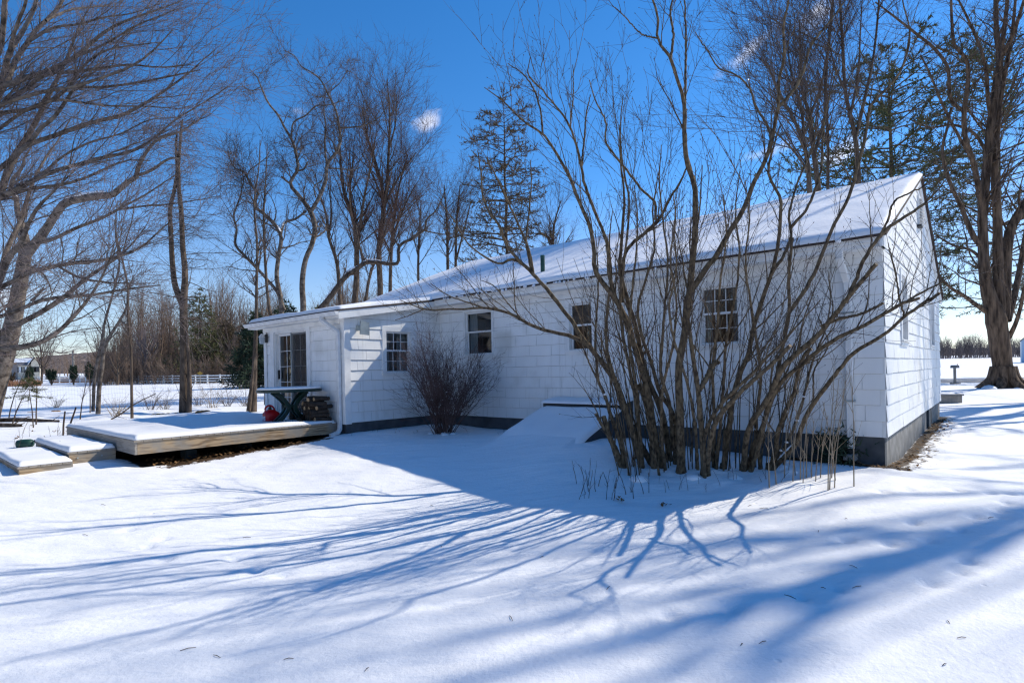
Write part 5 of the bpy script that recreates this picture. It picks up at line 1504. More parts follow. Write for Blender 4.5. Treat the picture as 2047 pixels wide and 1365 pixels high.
# ---- T12: big old maple on the right ---------------------------------------------------------
pm = gp(2006, 775); DM = pm[1]
MAP = [
 [(2010, 786, 31), (2007, 772, 27), (2005, 755, 24.5), (2004, 730, 22.5), (2000, 700, 22), (1996, 670, 22.5), (1992, 645, 24), (1988, 622, 21), (1978, 595, 16), (1972, 570, 14), (1968, 540, 13), (1965, 480, 11.5), (1964, 430, 11), (1968, 381, 10.5), (1975, 308, 10), (1981, 246, 9.5), (1988, 197, 9), (1994, 154, 8.5), (1999, 114, 8), (1993, 77, 6.5), (1991, 20, 5.5), (1990, -60, 4)],
 [(1999, 114, 6), (2006, 70, 5.2), (2012, 20, 4.5), (2018, -50, 3)],
 [(1999, 118, 5.5), (2020, 80, 4.8), (2035, 40, 4.2), (2050, -10, 3)],
 [(1961, 490, 8), (1950, 478, 6.8), (1935, 448, 6), (1923, 417, 5), (1905, 380, 4.5), (1890, 340, 4), (1884, 300, 3.4), (1895, 250, 2.8), (1901, 215, 2.2)],
 [(1966, 440, 7), (1958, 390, 6.8), (1945, 323, 6.4), (1930, 277, 6), (1928, 215, 5.6), (1935, 165, 5.2), (1932, 120, 4.6), (1908, 90, 4), (1903, 46, 3.4), (1901, -10, 2.6)],
 [(1930, 225, 4.8), (1905, 206, 4.6), (1892, 130, 4.2), (1865, 95, 3.8), (1834, 70, 3.4), (1788, 34, 2.6), (1750, 5, 1.8)],
 [(1945, 323, 4), (1915, 270, 3.6), (1880, 200, 3), (1860, 150, 2.4), (1840, 110, 1.8)],
 [(1982, 240, 5.4), (1975, 200, 5), (1972, 150, 4.6), (1963, 107, 4), (1945, 61, 3.4), (1926, 20, 2.8), (1908, -15, 2)],
 [(1996, 640, 17), (1997, 600, 14), (1996, 560, 13), (1995, 520, 12), (1994, 470, 10.5), (1993, 420, 10), (1990, 380, 9.5), (1989, 308, 8), (1993, 260, 7.5), (1997, 215, 7), (2004, 170, 6), (2014, 120, 5), (2024, 60, 4), (2030, 0, 3)],
 [(2006, 640, 14), (2010, 590, 12.5), (2011, 545, 12), (2013, 500, 12), (2020, 460, 11), (2032, 435, 10), (2048, 410, 9.5), (2070, 365, 8), (2095, 300, 6), (2110, 220, 4)],
 [(2012, 640, 11), (2022, 610, 8.5), (2030, 580, 7.4), (2040, 530, 6.4), (2048, 480, 5.6), (2058, 420, 4)],
 [(2016, 676, 6), (2028, 652, 5), (2040, 615, 4.4), (2048, 575, 3.8), (2062, 540, 3)],
 [(1970, 622, 6), (1950, 608, 4.5), (1925, 590, 4), (1900, 575, 3.3), (1885, 560, 2.6), (1868, 530, 1.6)],
 [(1965, 520, 4), (1940, 500, 3), (1905, 490, 2.4), (1870, 470, 1.6)],
 [(1975, 308, 4.5), (1940, 262, 3.4), (1905, 250, 2.6), (1860, 255, 1.8), (1820, 240, 1.2)],
]
rg = rng_for(1200)
mp_l = [thin(trace(c, DM, DM + (0 if i == 0 else rg.uniform(-2.2, 1.4))), 1 if i == 0 else .97) for i, c in enumerate(MAP)]
root = thing('old_maple', pm, 'huge old maple with rough bark and many upright trunks at the right edge', 'tree')
tk = TB()
P, R = pack(mp_l[:1], 60)
ph = np.linspace(0, 12, 60)
R = R * .98; tk.add(P, R * (1 + .03 * rg.normal(size=R.shape)), 18)
P2, R2 = limb_tube(tk, mp_l[1:], 10, 40)
# root flare
fl_ = []
for k in range(7):
    a = k * .9 + .3; q = np.array([math.cos(a), math.sin(a), 0]); b0 = np.array(pm)
    fl_.append((np.array([b0 + q * .28 + [0, 0, 1.0], b0 + q * .5 + [0, 0, .35], b0 + q * .85 + [0, 0, .08], b0 + q * 1.25 + [0, 0, -.12]]), np.array([.26, .24, .17, .07])))
limb_tube(tk, fl_, 9, 12)
P1, R1 = resample(P[0], R[0], 40); PA = np.concatenate([P1[None], P2]); RA = np.concatenate([R1[None], R2])
c1, r1 = grow(PA, RA, 170, (1.0, 3.8), (25, 70), up=.1, wig=.10, n=9, rr=.35, rmin=.012, t0=.25, rmax=.05, curve_up=.03, rng=rg); tk.add(c1, r1, 5)
tk.build('trunk', 'bark_rough', root)
cr = TB()
c2, r2 = grow(c1, r1, 1100, (.5, 1.8), (22, 60), up=.08, wig=.14, n=6, rr=.5, rmin=.006, curve_up=.02, rng=rg); cr.add(c2, r2, 3)
c2b, r2b = grow(PA, RA, 320, (.4, 1.5), (40, 95), up=.02, wig=.2, n=6, rr=.1, rmin=.005, rmax=.009, t0=.2, rng=rg); cr.add(c2b, r2b, 3)
c3, r3 = grow(np.concatenate([c2, c2b]), np.concatenate([r2, r2b]), 3800, (.2, .8), (25, 60), up=.06, wig=.18, n=4, rr=.65, rmin=.004, rng=rg); cr.add(c3, r3, 3)
cr.build('crown', 'twig', root)
sm = MB()
for k in range(14 if y > 18 else 6):
    a = rg.uniform(2.6, 5.8); q = np.array([math.cos(a), math.sin(a), 0]); c = pm + q * rg.uniform(.7, 1.9); c[2] = gz(c[0], c[1])
    s = rg.uniform(.12, .32); sm.lathe(c - [0, 0, .1], [(s * 1.3, 0), (s, s * .55), (s * .6, s * .85), (s * .1, s)], 9)
sm.build('snow_mound', 'snow', root, True)['kind'] = 'stuff'

# ---- trees to the right of the frame: they throw the long soft shadows over lawn and roof -----------
OFF = [((26.0, 14.4), 27, .22, 'tall thick bare tree on the lawn far right of the frame'), ((20.5, 12.2), 27, .15, 'tall narrow bare tree on the lawn right of the frame, nearest the house'), ((23.5, 9.4), 25, .20, 'tall narrow bare tree on the right lawn outside the frame, nearest the viewer'),
       ((21.8, 18.9), 20, .33, 'tall narrow bare tree right of the frame, level with the gable wall'), ((27.5, 23.0), 22, .40, 'tallest bare tree right of the frame behind the gable wall'), ((20.0, 17.0), 16, .13, 'slender young bare tree right of the frame before the gable wall'), ((31.0, 17.0), 22, .32, 'bare tree far out to the right beyond the gable wall')]
for i, ((x, y), h, r, lb) in enumerate(OFF):
    z = gz(x, y); rg = rng_for(1300 + i)
    b = np.array([x, y, z])
    tr = [(np.array([b + [0, 0, -.2], b + [.1, 0, h * .2], b + [.0, .2, h * .45], b + [.3, .1, h * .75], b + [.2, .3, h]]), np.array([r, r * .9, r * .78, r * .5, .04]))]
    for k in range((9, 6, 5, 15, 15, 5, 8)[i]):
        a = rg.uniform(0, 6.28); t = rg.uniform(.45, .85) if i < 2 else rg.uniform(.3, .75); L = h * rg.uniform(.25, .45); s0 = b + np.array([.1, .1, h * t]); q = np.array([math.cos(a), math.sin(a), 0])
        tr.append((np.array([s0, s0 + q * L * .16 + [0, 0, L * .35], s0 + q * L * .24 + [0, 0, L * .7], s0 + q * L * .30 + [0, 0, L * 1.05]]), np.array([r * .42, r * .3, r * .18, .02])))
    bare_tree('lawn_tree', lb, 'tree', 'bare trees right of the frame', tr, b, 1310 + i, 'bark', 'twig', lv=((44, .24, (25, 60)), (300, .4, (25, 60)), (900, .5, (25, 60))), rmin=(.012, .007, .0045), t0=.4, npts=16)
# ------------------------------------------------------------------ the big shrub in front of the house
SH = [  # (stem polyline in photo pixels with radii, base depth, depth change to the tip, cut end)
 ([(1312, 945, 8), (1282, 890, 7.4), (1264, 856, 7), (1245, 812, 6.8), (1225, 750, 6.2), (1194, 713, 6), (1178, 692, 5.6), (1135, 670, 4.6), (1104, 664, 4.2), (1058, 648, 3.9), (1021, 627, 3.5), (987, 618, 3.2), (965, 615, 3), (934, 618, 2.6), (891, 618, 2.2), (868, 620, 2), (847, 618, 1.8), (831, 612, 1.5), (800, 600, .9)], 8.5, 1.2, 0),
 ([(847, 618, 1.3), (825, 628, 1.1), (790, 640, .8)], 9.7, .2, 0),
 ([(970, 616, 1.8), (930, 603, 1.5), (895, 590, 1.2), (860, 566, .8)], 9.5, .3, 0),
 ([(1045, 640, 1.6), (1010, 600, 1.4), (985, 570, 1.2), (960, 560, .8)], 9.2, .2, 0),
 ([(1178, 692, 5.5), (1162, 673, 5.2), (1147, 648, 5), (1122, 615, 4.8), (1098, 584, 4.6), (1067, 550, 4.4), (1045, 528, 4), (1022, 519, 3.2), (1002, 527, 2.8), (980, 520, 2.4), (950, 500, 2), (935, 486, 1.7), (904, 436, 1.3), (875, 400, .8)], 8.8, -.3, 0),
 ([(1045, 528, 3.5), (1018, 498, 3.2), (996, 448, 3), (975, 418, 2.6), (965, 390, 2.3), (962, 350, 1.9), (955, 300, 1.1)], 8.7, -.4, 0),
 ([(1067, 550, 3.2), (1058, 504, 3), (1036, 448, 2.6), (1012, 396, 2.2), (990, 350, 1.6), (972, 315, 1)], 8.7, -.2, 0),
 ([(1062, 545, 2.4), (1052, 480, 2.2), (1058, 420, 1.9), (1062, 360, 1.4), (1060, 320, .9)], 8.7, .1, 0),
 ([(1322, 940, 8.6), (1308, 867, 8.2), (1291, 768, 7.6), (1275, 713, 7.2), (1265, 680, 7), (1236, 608, 6.6), (1205, 565, 6), (1190, 541, 5.6), (1187, 492, 5), (1175, 442, 4.6), (1153, 393, 4.2), (1141, 360, 3.8), (1113, 308, 3.4), (1085, 268, 3), (1050, 245, 2.4), (1021, 218, 2), (990, 190, 1.4), (968, 175, .9)], 8.4, -1.1, 0),
 ([(1085, 268, 2.4), (1080, 220, 2.1), (1065, 175, 1.8), (1045, 148, 1.3), (1015, 127, .9)], 7.5, .2, 0),
 ([(1232, 600, 4.6), (1220, 560, 4.5), (1212, 482, 4), (1184, 412, 3.6), (1165, 350, 3.2), (1162, 332, 3), (1135, 246, 2.6), (1088, 185, 2), (1055, 145, 1.5), (1060, 115, .9)], 8.0, -.6, 0),
 ([(1162, 332, 2.4), (1168, 280, 2.1), (1172, 228, 1.7), (1180, 190, 1)], 7.8, .2, 0),
 ([(1140, 258, 1.8), (1146, 175, 1.4), (1145, 130, .9)], 7.6, .1, 0),
 ([(1362, 960, 11), (1361, 878, 10), (1359, 812, 9.4), (1357, 746, 9), (1361, 702, 9), (1367, 680, 9), (1372, 627, 8.5), (1381, 565, 8), (1386, 504, 7.5), (1390, 427, 7), (1388, 370, 6.5), (1375, 332, 6), (1368, 277, 5.5), (1368, 231, 5), (1365, 191, 4.6), (1350, 148, 4.2), (1341, 117, 4), (1313, 77, 3.4), (1316, 40, 3), (1304, 0, 2.6), (1296, -35, 2)], 8.15, -.7, 0),
 ([(1341, 117, 3.2), (1346, 70, 2.8), (1340, 25, 2.3), (1352, -25, 1.6)], 7.5, .1, 0),
 ([(1313, 77, 2.2), (1282, 68, 1.8), (1252, 37, 1.4), (1230, 15, .9)], 7.5, -.2, 0),
 ([(1382, 345, 3.8), (1370, 300, 3.5), (1370, 185, 3), (1371, 92, 2.4), (1369, 10, 1.8), (1366, -30, 1.2)], 7.6, .3, 0),
 ([(1371, 630, 8.2), (1373, 600, 7.8), (1386, 574, 7.5), (1409, 541, 7), (1436, 505, 6.6), (1459, 462, 6.2), (1482, 426, 5.8), (1507, 366, 5.4), (1535, 308, 5), (1550, 246, 4.5), (1556, 209, 4.2), (1556, 169, 4), (1568, 102, 3.5), (1565, 62, 3), (1577, 0, 2.5), (1580, -40, 2)], 7.9, -.9, 0),
 ([(1556, 215, 4), (1590, 175, 3.6), (1603, 150, 3.3), (1612, 120, 3), (1622, 90, 2.7), (1645, 60, 2.3), (1680, 15, 1.7), (1700, -15, 1.2)], 7.2, -.2, 0),
 ([(1535, 308, 3.6), (1540, 270, 3.4), (1533, 250, 3.2), (1510, 210, 2.8), (1500, 180, 2.5), (1470, 150, 2.2), (1435, 135, 1.9), (1420, 110, 1.6), (1390, 65, 1)], 7.3, .3, 0),
 ([(1446, 945, 7.6), (1457, 856, 7), (1472, 768, 6.6), (1497, 702, 6), (1508, 650, 5.6), (1531, 580, 5.2), (1541, 551, 5), (1558, 465, 4.5), (1556, 386, 4), (1540, 360, 3.6), (1537, 330, 3.2), (1545, 300, 2.4), (1560, 250, 1.5)], 8.4, -.8, 0),
 ([(1541, 551, 3.8), (1577, 488, 3.5), (1581, 475, 3.3), (1577, 432, 3), (1587, 390, 2.6), (1597, 357, 2.2), (1615, 320, 1.8), (1640, 260, 1.1)], 7.9, .1, 0),
 ([(1581, 455, 3.4), (1614, 416, 3.2), (1630, 376, 3), (1640, 345, 2.7), (1645, 280, 2.3), (1650, 225, 1.9), (1668, 160, 1.3), (1680, 110, .9)], 7.9, -.3, 0),
 ([(1497, 952, 7.6), (1505, 895, 6.8), (1523, 856, 6.2), (1541, 803, 5.6), (1554, 768, 5.2), (1558, 724, 4.8), (1568, 680, 4.6), (1577, 624, 4.4), (1577, 548, 4.2), (1584, 475, 3.8)], 8.2, -.3, 0),
 ([(1486, 953, 8), (1492, 878, 7.4), (1503, 843, 7.2), (1523, 816, 7.1), (1541, 785, 7), (1565, 735, 7), (1593, 706, 6.8), (1626, 680, 6.6), (1663, 637, 6.1), (1699, 591, 5.7), (1729, 554, 5.4), (1752, 528, 5.4)], 8.2, -.7, 1),
 ([(1690, 605, 5), (1709, 564, 4.6), (1729, 515, 4.4), (1745, 490, 4.2), (1769, 462, 4), (1790, 445, 3.6), (1812, 432, 3.2), (1845, 409, 2.6), (1870, 385, 1.8), (1892, 358, 1.1)], 7.6, -.3, 0),
 ([(1760, 470, 3), (1775, 440, 2.7), (1788, 403, 2.4), (1818, 386, 2), (1845, 373, 1.5), (1868, 348, .9)], 7.4, -.2, 0),
 ([(1577, 624, 4.7), (1600, 594, 4.5), (1630, 541, 4.3), (1650, 492, 4.1), (1666, 452, 3.9), (1690, 409, 3.8), (1706, 366, 3.7), (1710, 348, 3.7), (1725, 292, 3.7), (1735, 246, 3.6), (1741, 209, 3.4), (1765, 185, 3), (1781, 169, 2.8), (1815, 102, 2.4), (1819, 62, 2), (1805, 5, 1.5), (1800, -25, 1)], 7.95, -.8, 0),
 ([(1499, 925, 6.6), (1520, 880, 6), (1536, 810, 5.7), (1552, 777, 5.5), (1610, 722, 5), (1647, 693, 4.8), (1686, 670, 4.6), (1729, 650, 4.4), (1779, 620, 4), (1812, 604, 3.7), (1838, 596, 3.7)], 8.1, -.6, 1),
 ([(1779, 622, 3), (1838, 587, 2.5), (1881, 565, 1.8), (1905, 548, 1)], 7.6, -.1, 0),
 ([(1640, 653, 3.6), (1680, 637, 3.3), (1722, 627, 3), (1766, 606, 2.9)], 7.8, -.1, 1),
 ([(1540, 938, 6.8), (1572, 908, 6.8), (1593, 884, 6.6), (1603, 852, 6.2), (1620, 816, 5.8), (1653, 770, 5.3), (1686, 728, 4.9), (1703, 709, 4.7), (1739, 686, 4.4), (1775, 663, 4.2), (1808, 633, 4), (1845, 607, 3.7), (1878, 586, 3.6)], 8.2, -.5, 1),
 ([(1808, 633, 2.6), (1798, 597, 2.3), (1788, 535, 1.8), (1775, 485, 1.1)], 7.75, -.1, 0),
 ([(1536, 942, 6.2), (1552, 900, 5.7), (1554, 867, 5.6), (1567, 829, 5.3), (1585, 790, 5.1), (1598, 739, 4.7), (1617, 700, 4.4), (1622, 697, 4.4)], 8.25, -.1, 1),
 ([(1409, 966, 9), (1405, 889, 7.4), (1398, 812, 6.7), (1396, 785, 6.2), (1387, 724, 5.2), (1381, 680, 4.6), (1375, 620, 3.6), (1385, 550, 3), (1392, 480, 2.5), (1400, 400, 1.9), (1404, 330, 1.1)], 7.95, -1.3, 0),
 ([(1398, 780, 6.2), (1414, 752, 6.2), (1425, 730, 6.2), (1436, 722, 5.8)], 7.65, 0, 1),
 ([(1413, 950, 7.2), (1420, 880, 6.3), (1433, 840, 6), (1466, 799, 5.7), (1488, 777, 5.5), (1523, 746, 5.2), (1558, 713, 5), (1580, 691, 5)], 7.95, -.6, 1),
 ([(1407, 905, 5.2), (1413, 856, 5), (1444, 805, 4.6), (1473, 775, 4.4), (1506, 744, 4), (1532, 715, 3.6), (1558, 691, 3), (1590, 655, 2.2), (1640, 600, 1.2)], 7.85, -.7, 0),
 ([(1245, 942, 8), (1231, 900, 7), (1218, 873, 6.4), (1212, 850, 6.2), (1206, 832, 6.2)], 8.5, -.1, 1),
 ([(1218, 873, 4), (1200, 843, 3.6), (1191, 827, 3.4)], 8.45, -.1, 1),
 ([(1249, 938, 5.6), (1238, 878, 5), (1222, 834, 4.5), (1209, 790, 3.9), (1196, 761, 3.5), (1192, 720, 3.1), (1190, 680, 2.8), (1193, 627, 2.4), (1196, 572, 1.9), (1194, 510, 1.3), (1190, 460, .8)], 8.5, -.4, 0),
 ([(1196, 761, 2.4), (1180, 730, 2), (1168, 700, 1.6), (1160, 668, .9)], 8.4, -.1, 0),
 ([(1282, 938, 7.2), (1273, 889, 6.7), (1255, 834, 6.1), (1242, 790, 5.7), (1231, 764, 5.2), (1222, 735, 4.6), (1212, 690, 4), (1214, 620, 3.3), (1222, 550, 2.6), (1218, 480, 1.8), (1225, 420, 1)], 8.5, -.7, 0),
 ([(1285, 930, 5), (1279, 870, 4.7), (1269, 790, 4.5), (1260, 746, 4.2), (1247, 680, 4), (1240, 620, 3.6), (1250, 500, 3), (1258, 400, 2.6), (1245, 330, 2.2), (1240, 250, 1.5), (1246, 190, .9)], 8.45, -1.2, 0),
 ([(1280, 900, 4), (1271, 768, 3.6), (1262, 720, 3.4), (1258, 680, 3.2), (1262, 600, 2.8), (1270, 520, 2.4), (1274, 440, 1.8), (1268, 370, 1)], 8.5, -1.4, 0),
 ([(1308, 930, 7.6), (1300, 850, 7.2), (1290, 800, 6.8), (1280, 775, 6.6), (1275, 769, 6.6)], 8.35, -.1, 1),
 ([(1340, 915, 8), (1317, 807, 7.2), (1299, 768, 6.6), (1282, 709, 6), (1270, 650, 5.5), (1255, 600, 5), (1240, 540, 4.5), (1243, 480, 3.8), (1248, 400, 3), (1242, 330, 2.2), (1238, 250, 1.1)], 8.8, -1.0, 0),
 ([(1245, 605, 4.2), (1242, 541, 4), (1255, 498, 3.8), (1288, 467, 3.6), (1319, 436, 3.4), (1335, 405, 3), (1359, 365, 2.4), (1375, 330, 1.4)], 8.4, -.3, 0),
 ([(1310, 440, 3.2), (1310, 409, 3), (1282, 378, 2.8), (1251, 338, 2.6), (1227, 308, 2.4), (1211, 283, 2.2), (1211, 246, 2), (1190, 200, 1.6), (1178, 160, 1)], 8.2, -.6, 0),
 ([(1350, 920, 6), (1343, 823, 5.2), (1317, 779, 4.6), (1304, 730, 4.2), (1286, 680, 4), (1275, 620, 3.5), (1290, 560, 3), (1308, 500, 2.5), (1305, 420, 2), (1318, 340, 1.2)], 8.6, -1.3, 0),
 ([(1345, 900, 5.4), (1337, 803, 4.6), (1321, 746, 4.1), (1324, 680, 3.6), (1330, 600, 3), (1335, 520, 2.6), (1325, 440, 2.2), (1318, 370, 1.8), (1322, 290, 1.1)], 8.5, -1.7, 0),
 ([(1430, 930, 4.6), (1440, 850, 4.2), (1446, 770, 3.8), (1452, 680, 3.3), (1470, 590, 2.8), (1478, 500, 2.3), (1470, 420, 1.8), (1480, 340, 1)], 8.3, -1.6, 0),
 ([(1425, 930, 4.2), (1428, 830, 3.9), (1424, 740, 3.5), (1434, 650, 3), (1440, 560, 2.5), (1452, 470, 2), (1446, 390, 1.2)], 8.4, -2.0, 0),
 ([(1520, 935, 4.4), (1512, 850, 4), (1520, 760, 3.6), (1512, 680, 3.2), (1500, 600, 2.8), (1490, 520, 2.3), (1498, 440, 1.7), (1490, 360, 1)], 8.3, -1.9, 0),
 ([(1536, 920, 3.6), (1590, 850, 3.2), (1610, 780, 2.8), (1625, 720, 2.5), (1650, 660, 2), (1660, 600, 1.5), (1655, 540, .9)], 8.2, -.6, 0),
 ([(1600, 860, 2.6), (1625, 800, 2.3), (1628, 740, 2), (1655, 690, 1.6), (1640, 640, 1)], 8.1, -.2, 0),
 ([(1395, 930, 4), (1388, 840, 3.6), (1375, 770, 3.2), (1350, 690, 2.8), (1338, 610, 2.4), (1352, 540, 2), (1348, 460, 1.4), (1352, 400, .9)], 8.2, -2.2, 0),
 ([(1330, 925, 4), (1322, 850, 3.6), (1326, 770, 3.2), (1345, 690, 2.8), (1352, 600, 2.4), (1340, 520, 2), (1350, 440, 1.4), (1345, 380, .9)], 8.3, -2.4, 0),
]
rg = rng_for(1500)
sp0 = gp(1380, 955)
shrub = thing('lilac_shrub', sp0, 'huge bare many stemmed shrub with cut limb ends standing before the long white wall', 'shrub')
allP, allR = [], []
SEEN = []
LEAN = {(1486, 953): -2.1, (1499, 925): -2.0, (1540, 938): -1.8, (1413, 950): -1.7, (1407, 905): -1.6, (1536, 942): -.9, (1446, 945): -1.4, (1497, 952): -1.0, (1371, 630): -1.3, (1362, 960): -1.1, (1577, 624): -1.0, (1690, 605): -.5, (1640, 653): -.4, (1779, 622): -.2}
for pts, d0, dd, cut in SH:
    dd = LEAN.get(pts[0][:2], dd)
    if pts[0][1] < 900 and SEEN:             # a side branch starts at the depth of the stem it grows from
        q = np.array(SEEN); d0 = q[np.argmin((q[:, 0] - pts[0][0]) ** 2 + (q[:, 1] - pts[0][1]) ** 2), 2]
    P, R = trace(pts, d0, d0 + dd)
    for a_, p_ in zip(pts, P): SEEN.append((a_[0], a_[1], p_[1]))
    for a_, b_, pa_, pb_ in zip(pts[:-1], pts[1:], P[:-1], P[1:]):
        for w_ in (.25, .5, .75): SEEN.append((a_[0] * (1 - w_) + b_[0] * w_, a_[1] * (1 - w_) + b_[1] * w_, pa_[1] * (1 - w_) + pb_[1] * w_))
    if pts[0][1] > 900:                    # rooted stems go down into the ground
        g = gz(P[0][0], P[0][1])
        P[0][2] = min(P[0][2], g - .03)
    Ps, Rs = resample(P, R * (.84 if R[0] > .03 else .92), 44)
    Rs = Rs * (1 + .16 * vnoise(np.arange(44) / 1.6, np.arange(44) * 0.0 + d0 * 31, 3))
    Ps[1:-1] += rg.normal(size=(42, 3)) * .003
    allP.append(Ps); allR.append(Rs)
    tb = TB(); tb.add(Ps[None], Rs[None], 9 if Rs[0] > .03 else 7)
    st = tb.build('stem', 'bark_shrub', shrub)
    if cut:
        mb = MB(); d = norm(Ps[-1] - Ps[-3]); mb.lathe(Ps[-1] - d * .004, [(Rs[-1] * .98, 0), (Rs[-1] * .9, .006)], 9, d); mb.build('cut_end', 'wood_end', st)
    if pts[0][1] > 930:
        fl2 = MB(); b = Ps[0]; fl2.lathe(np.array([b[0], b[1], gz(b[0], b[1]) - .05]), [(Rs[0] * 1.5, 0), (Rs[0] * 1.25, .06), (Rs[0] * 1.02, .14)], 9); fl2.build('root_flare', 'bark_shrub', st, True)
SP, SR = np.array(allP), np.array(allR)
lean = SR[:, 0] > .022
tk = TB()
# straight young shoots from the base
n_sh = 80
shp = np.zeros((n_sh, 12, 3)); shr = np.zeros((n_sh, 12))
for i in range(n_sh):
    px = rg.uniform(1225, 1570); d = 8.5 - abs(px - 1400) / 420 * .1 + rg.uniform(-.35, .45)
    b = at(px, 930, d); b[2] = gz(b[0], b[1]) - .03
    h = rg.uniform(.9, 3.6); ll = np.array([(px - 1405) / 700 + rg.normal() * .10, rg.uniform(-.20, .10), 0])
    t = np.linspace(0, 1, 12)[:, None]
    wob = np.stack([np.sin(t[:, 0] * rg.uniform(3, 7) + rg.uniform(0, 6)), np.cos(t[:, 0] * rg.uniform(3, 7)), 0 * t[:, 0]], 1) * .03
    shp[i] = b + t * np.array([0, 0, h]) + ll * h * t ** 1.3 + wob * t
    shr[i] = np.linspace(rg.uniform(.007, .013), .003, 12)
tk.add(shp, shr, 5)
BIG = SR[:, 0] > .016
c1, r1 = grow(SP, SR, 300, (.4, 1.5), (18, 52), up=.45, wig=.09, n=9, rr=.42, rmin=.0045, t0=.3, rmax=.014, curve_up=.06, rng=rg); tk.add(c1, r1, 5)
c1b, r1b = grow(shp, shr, 150, (.2, .8), (15, 45), up=.3, wig=.1, n=6, rr=.6, rmin=.003, t0=.3, curve_up=.04, rng=rg); tk.add(c1b, r1b, 4)
tk.build('young_shoots', 'bark_shrub', shrub)
cr = TB()
c2, r2 = grow(c1, r1, 1300, (.15, .6), (22, 58), up=.3, wig=.12, n=6, rr=.6, rmin=.0028, curve_up=.05, rng=rg); cr.add(c2, r2, 4)
c2b, r2b = grow(SP, SR, 450, (.15, .7), (25, 70), up=.3, wig=.12, n=6, rr=.2, rmin=.0028, rmax=.005, t0=.25, curve_up=.05, rng=rg); cr.add(c2b, r2b, 4)
c3, r3 = grow(np.concatenate([c2, c2b]), np.concatenate([r2, r2b]), 2600, (.06, .28), (30, 60), up=.25, wig=.12, n=4, rr=.7, rmin=.0022, rng=rg); cr.add(c3, r3, 3)
# swollen buds at the twig tips
tips = np.concatenate([c2[:, -1], c3[:, -1], c2b[:, -1]]); dirs = norm(np.concatenate([c2[:, -1] - c2[:, -2], c3[:, -1] - c3[:, -2], c2b[:, -1] - c2b[:, -2]]))
k = rg.choice(len(tips), 1900, replace=False)
bp_ = tips[k][:, None, :] + dirs[k][:, None, :] * np.array([-.004, .006, .016])[None, :, None]
cr.add(bp_, np.tile(np.array([.0025, .0058, .001]), (len(k), 1)), 4)
cr.build('twigs', 'twig_dark', shrub)
# snow caught low in the stems
sb = MB()
for i in range(34):
    px, py = rg.uniform(1215, 1600), rg.uniform(770, 940); c = at(px, py, rg.uniform(8.1, 8.6)); s = rg.uniform(.012, .035)
    j = np.argmin(np.linalg.norm(SP.reshape(-1, 3) - c, axis=1)); c = SP.reshape(-1, 3)[j] + np.array([0, 0, SR.reshape(-1)[j] * .6])
    sb.lathe(c - [0, 0, s * .3], [(s * .8, 0), (s, s * .4), (s * .7, s * .9), (s * .2, s * 1.1)], 8)
for i in range(14):
    c = gp(rg.uniform(1240, 1600), rg.uniform(905, 960)); s = rg.uniform(.05, .13)
    sb.lathe(c - [0, 0, .03], [(s * 1.2, 0), (s, s * .4), (s * .55, s * .62), (s * .1, s * .7)], 9)
sb.build('caught_snow', 'snow', shrub, True)['kind'] = 'stuff'
ci = [k for k, q in enumerate(SH) if q[0][0][0] == 1540][0]
snow_on(SP[ci][None], SR[ci][None], [(0, .05, .17)], 'limb_snow', shrub)

# ------------------------------------------------------------------ twiggy bush in the corner of the ell
def bush(name, label, base, n, h, spread, seed, mat, r0=.008, group=None, twigs=900, fine=2200, bow=.5):
    rg = rng_for(seed)
    root = thing(name, base, label, 'bush', group)
    az = rg.uniform(0, 2 * math.pi, n); q = np.sqrt(rg.uniform(0, 1, n))
    t = np.linspace(0, 1, 9)
    P = np.zeros((n, 9, 3)); R = np.zeros((n, 9))
    for i in range(n):
        hh = h * rg.uniform(.45, 1.08) * (1 - .28 * q[i] ** 2) * (1 + .14 * math.sin(az[i] * 2 + 1.0)); s = spread * q[i] * (1 + .25 * math.sin(az[i] * 3))
        out = np.array([math.cos(az[i]), math.sin(az[i]), 0])
        b = np.asarray(base) + out * q[i] * spread * .16 + np.array([0, 0, -.06])
        P[i] = b + out * (s * .8 * t ** (1 + bow))[:, None] + np.array([0, 0, 1]) * (hh * t)[:, None] + np.cumsum(rg.normal(size=(9, 3)) * .024, 0)
        R[i] = np.linspace(r0 * rg.uniform(.6, 1.2), r0 * .25, 9)
    tk = TB(); tk.add(P, R, 5); tk.build('stems', mat, root)
    cr = TB()
    c1, r1 = grow(P, R, twigs, (.12 * h, .4 * h), (20, 55), up=.25, wig=.14, n=6, rr=.6, rmin=.003, t0=.25, rng=rg); cr.add(c1, r1, 4)
    c2, r2 = grow(c1, r1, fine, (.05 * h, .16 * h), (25, 60), up=.15, wig=.2, n=4, rr=.7, rmin=.0024, rng=rg); cr.add(c2, r2, 3)
    cr.build('twigs', mat, root)
    return root, c1
b = gp(888, 866)
bo, bt = bush('corner_bush', 'dense dark twiggy bare bush in the corner between the porch and the long wall', b, 85, 2.15, .98, 1600, 'twig_red', .010, None, 1000, 3000, .35)
mb = MB(); rg = rng_for(5)
for i in range(60):
    p = bt[rg.integers(len(bt)), rg.integers(2, 6)]; q = norm(rg.normal(size=3)); e = norm(np.cross(q, [0, 0, 1.0])); s = rg.uniform(.02, .04)
    mb.add([p, p + (q * .5 + e * .3) * s, p + q * s * 1.4, p + (q * .5 - e * .3) * s], [(0, 1, 2, 3)])
mb.build('dead_leaves', 'leaf', bo)['kind'] = 'stuff'
mb = MB()
for i in range(16):
    p = bt[rg.integers(len(bt)), 1]; s = rg.uniform(.012, .03); mb.lathe(p, [(s * .8, 0), (s, s * .4), (s * .3, s)], 7)
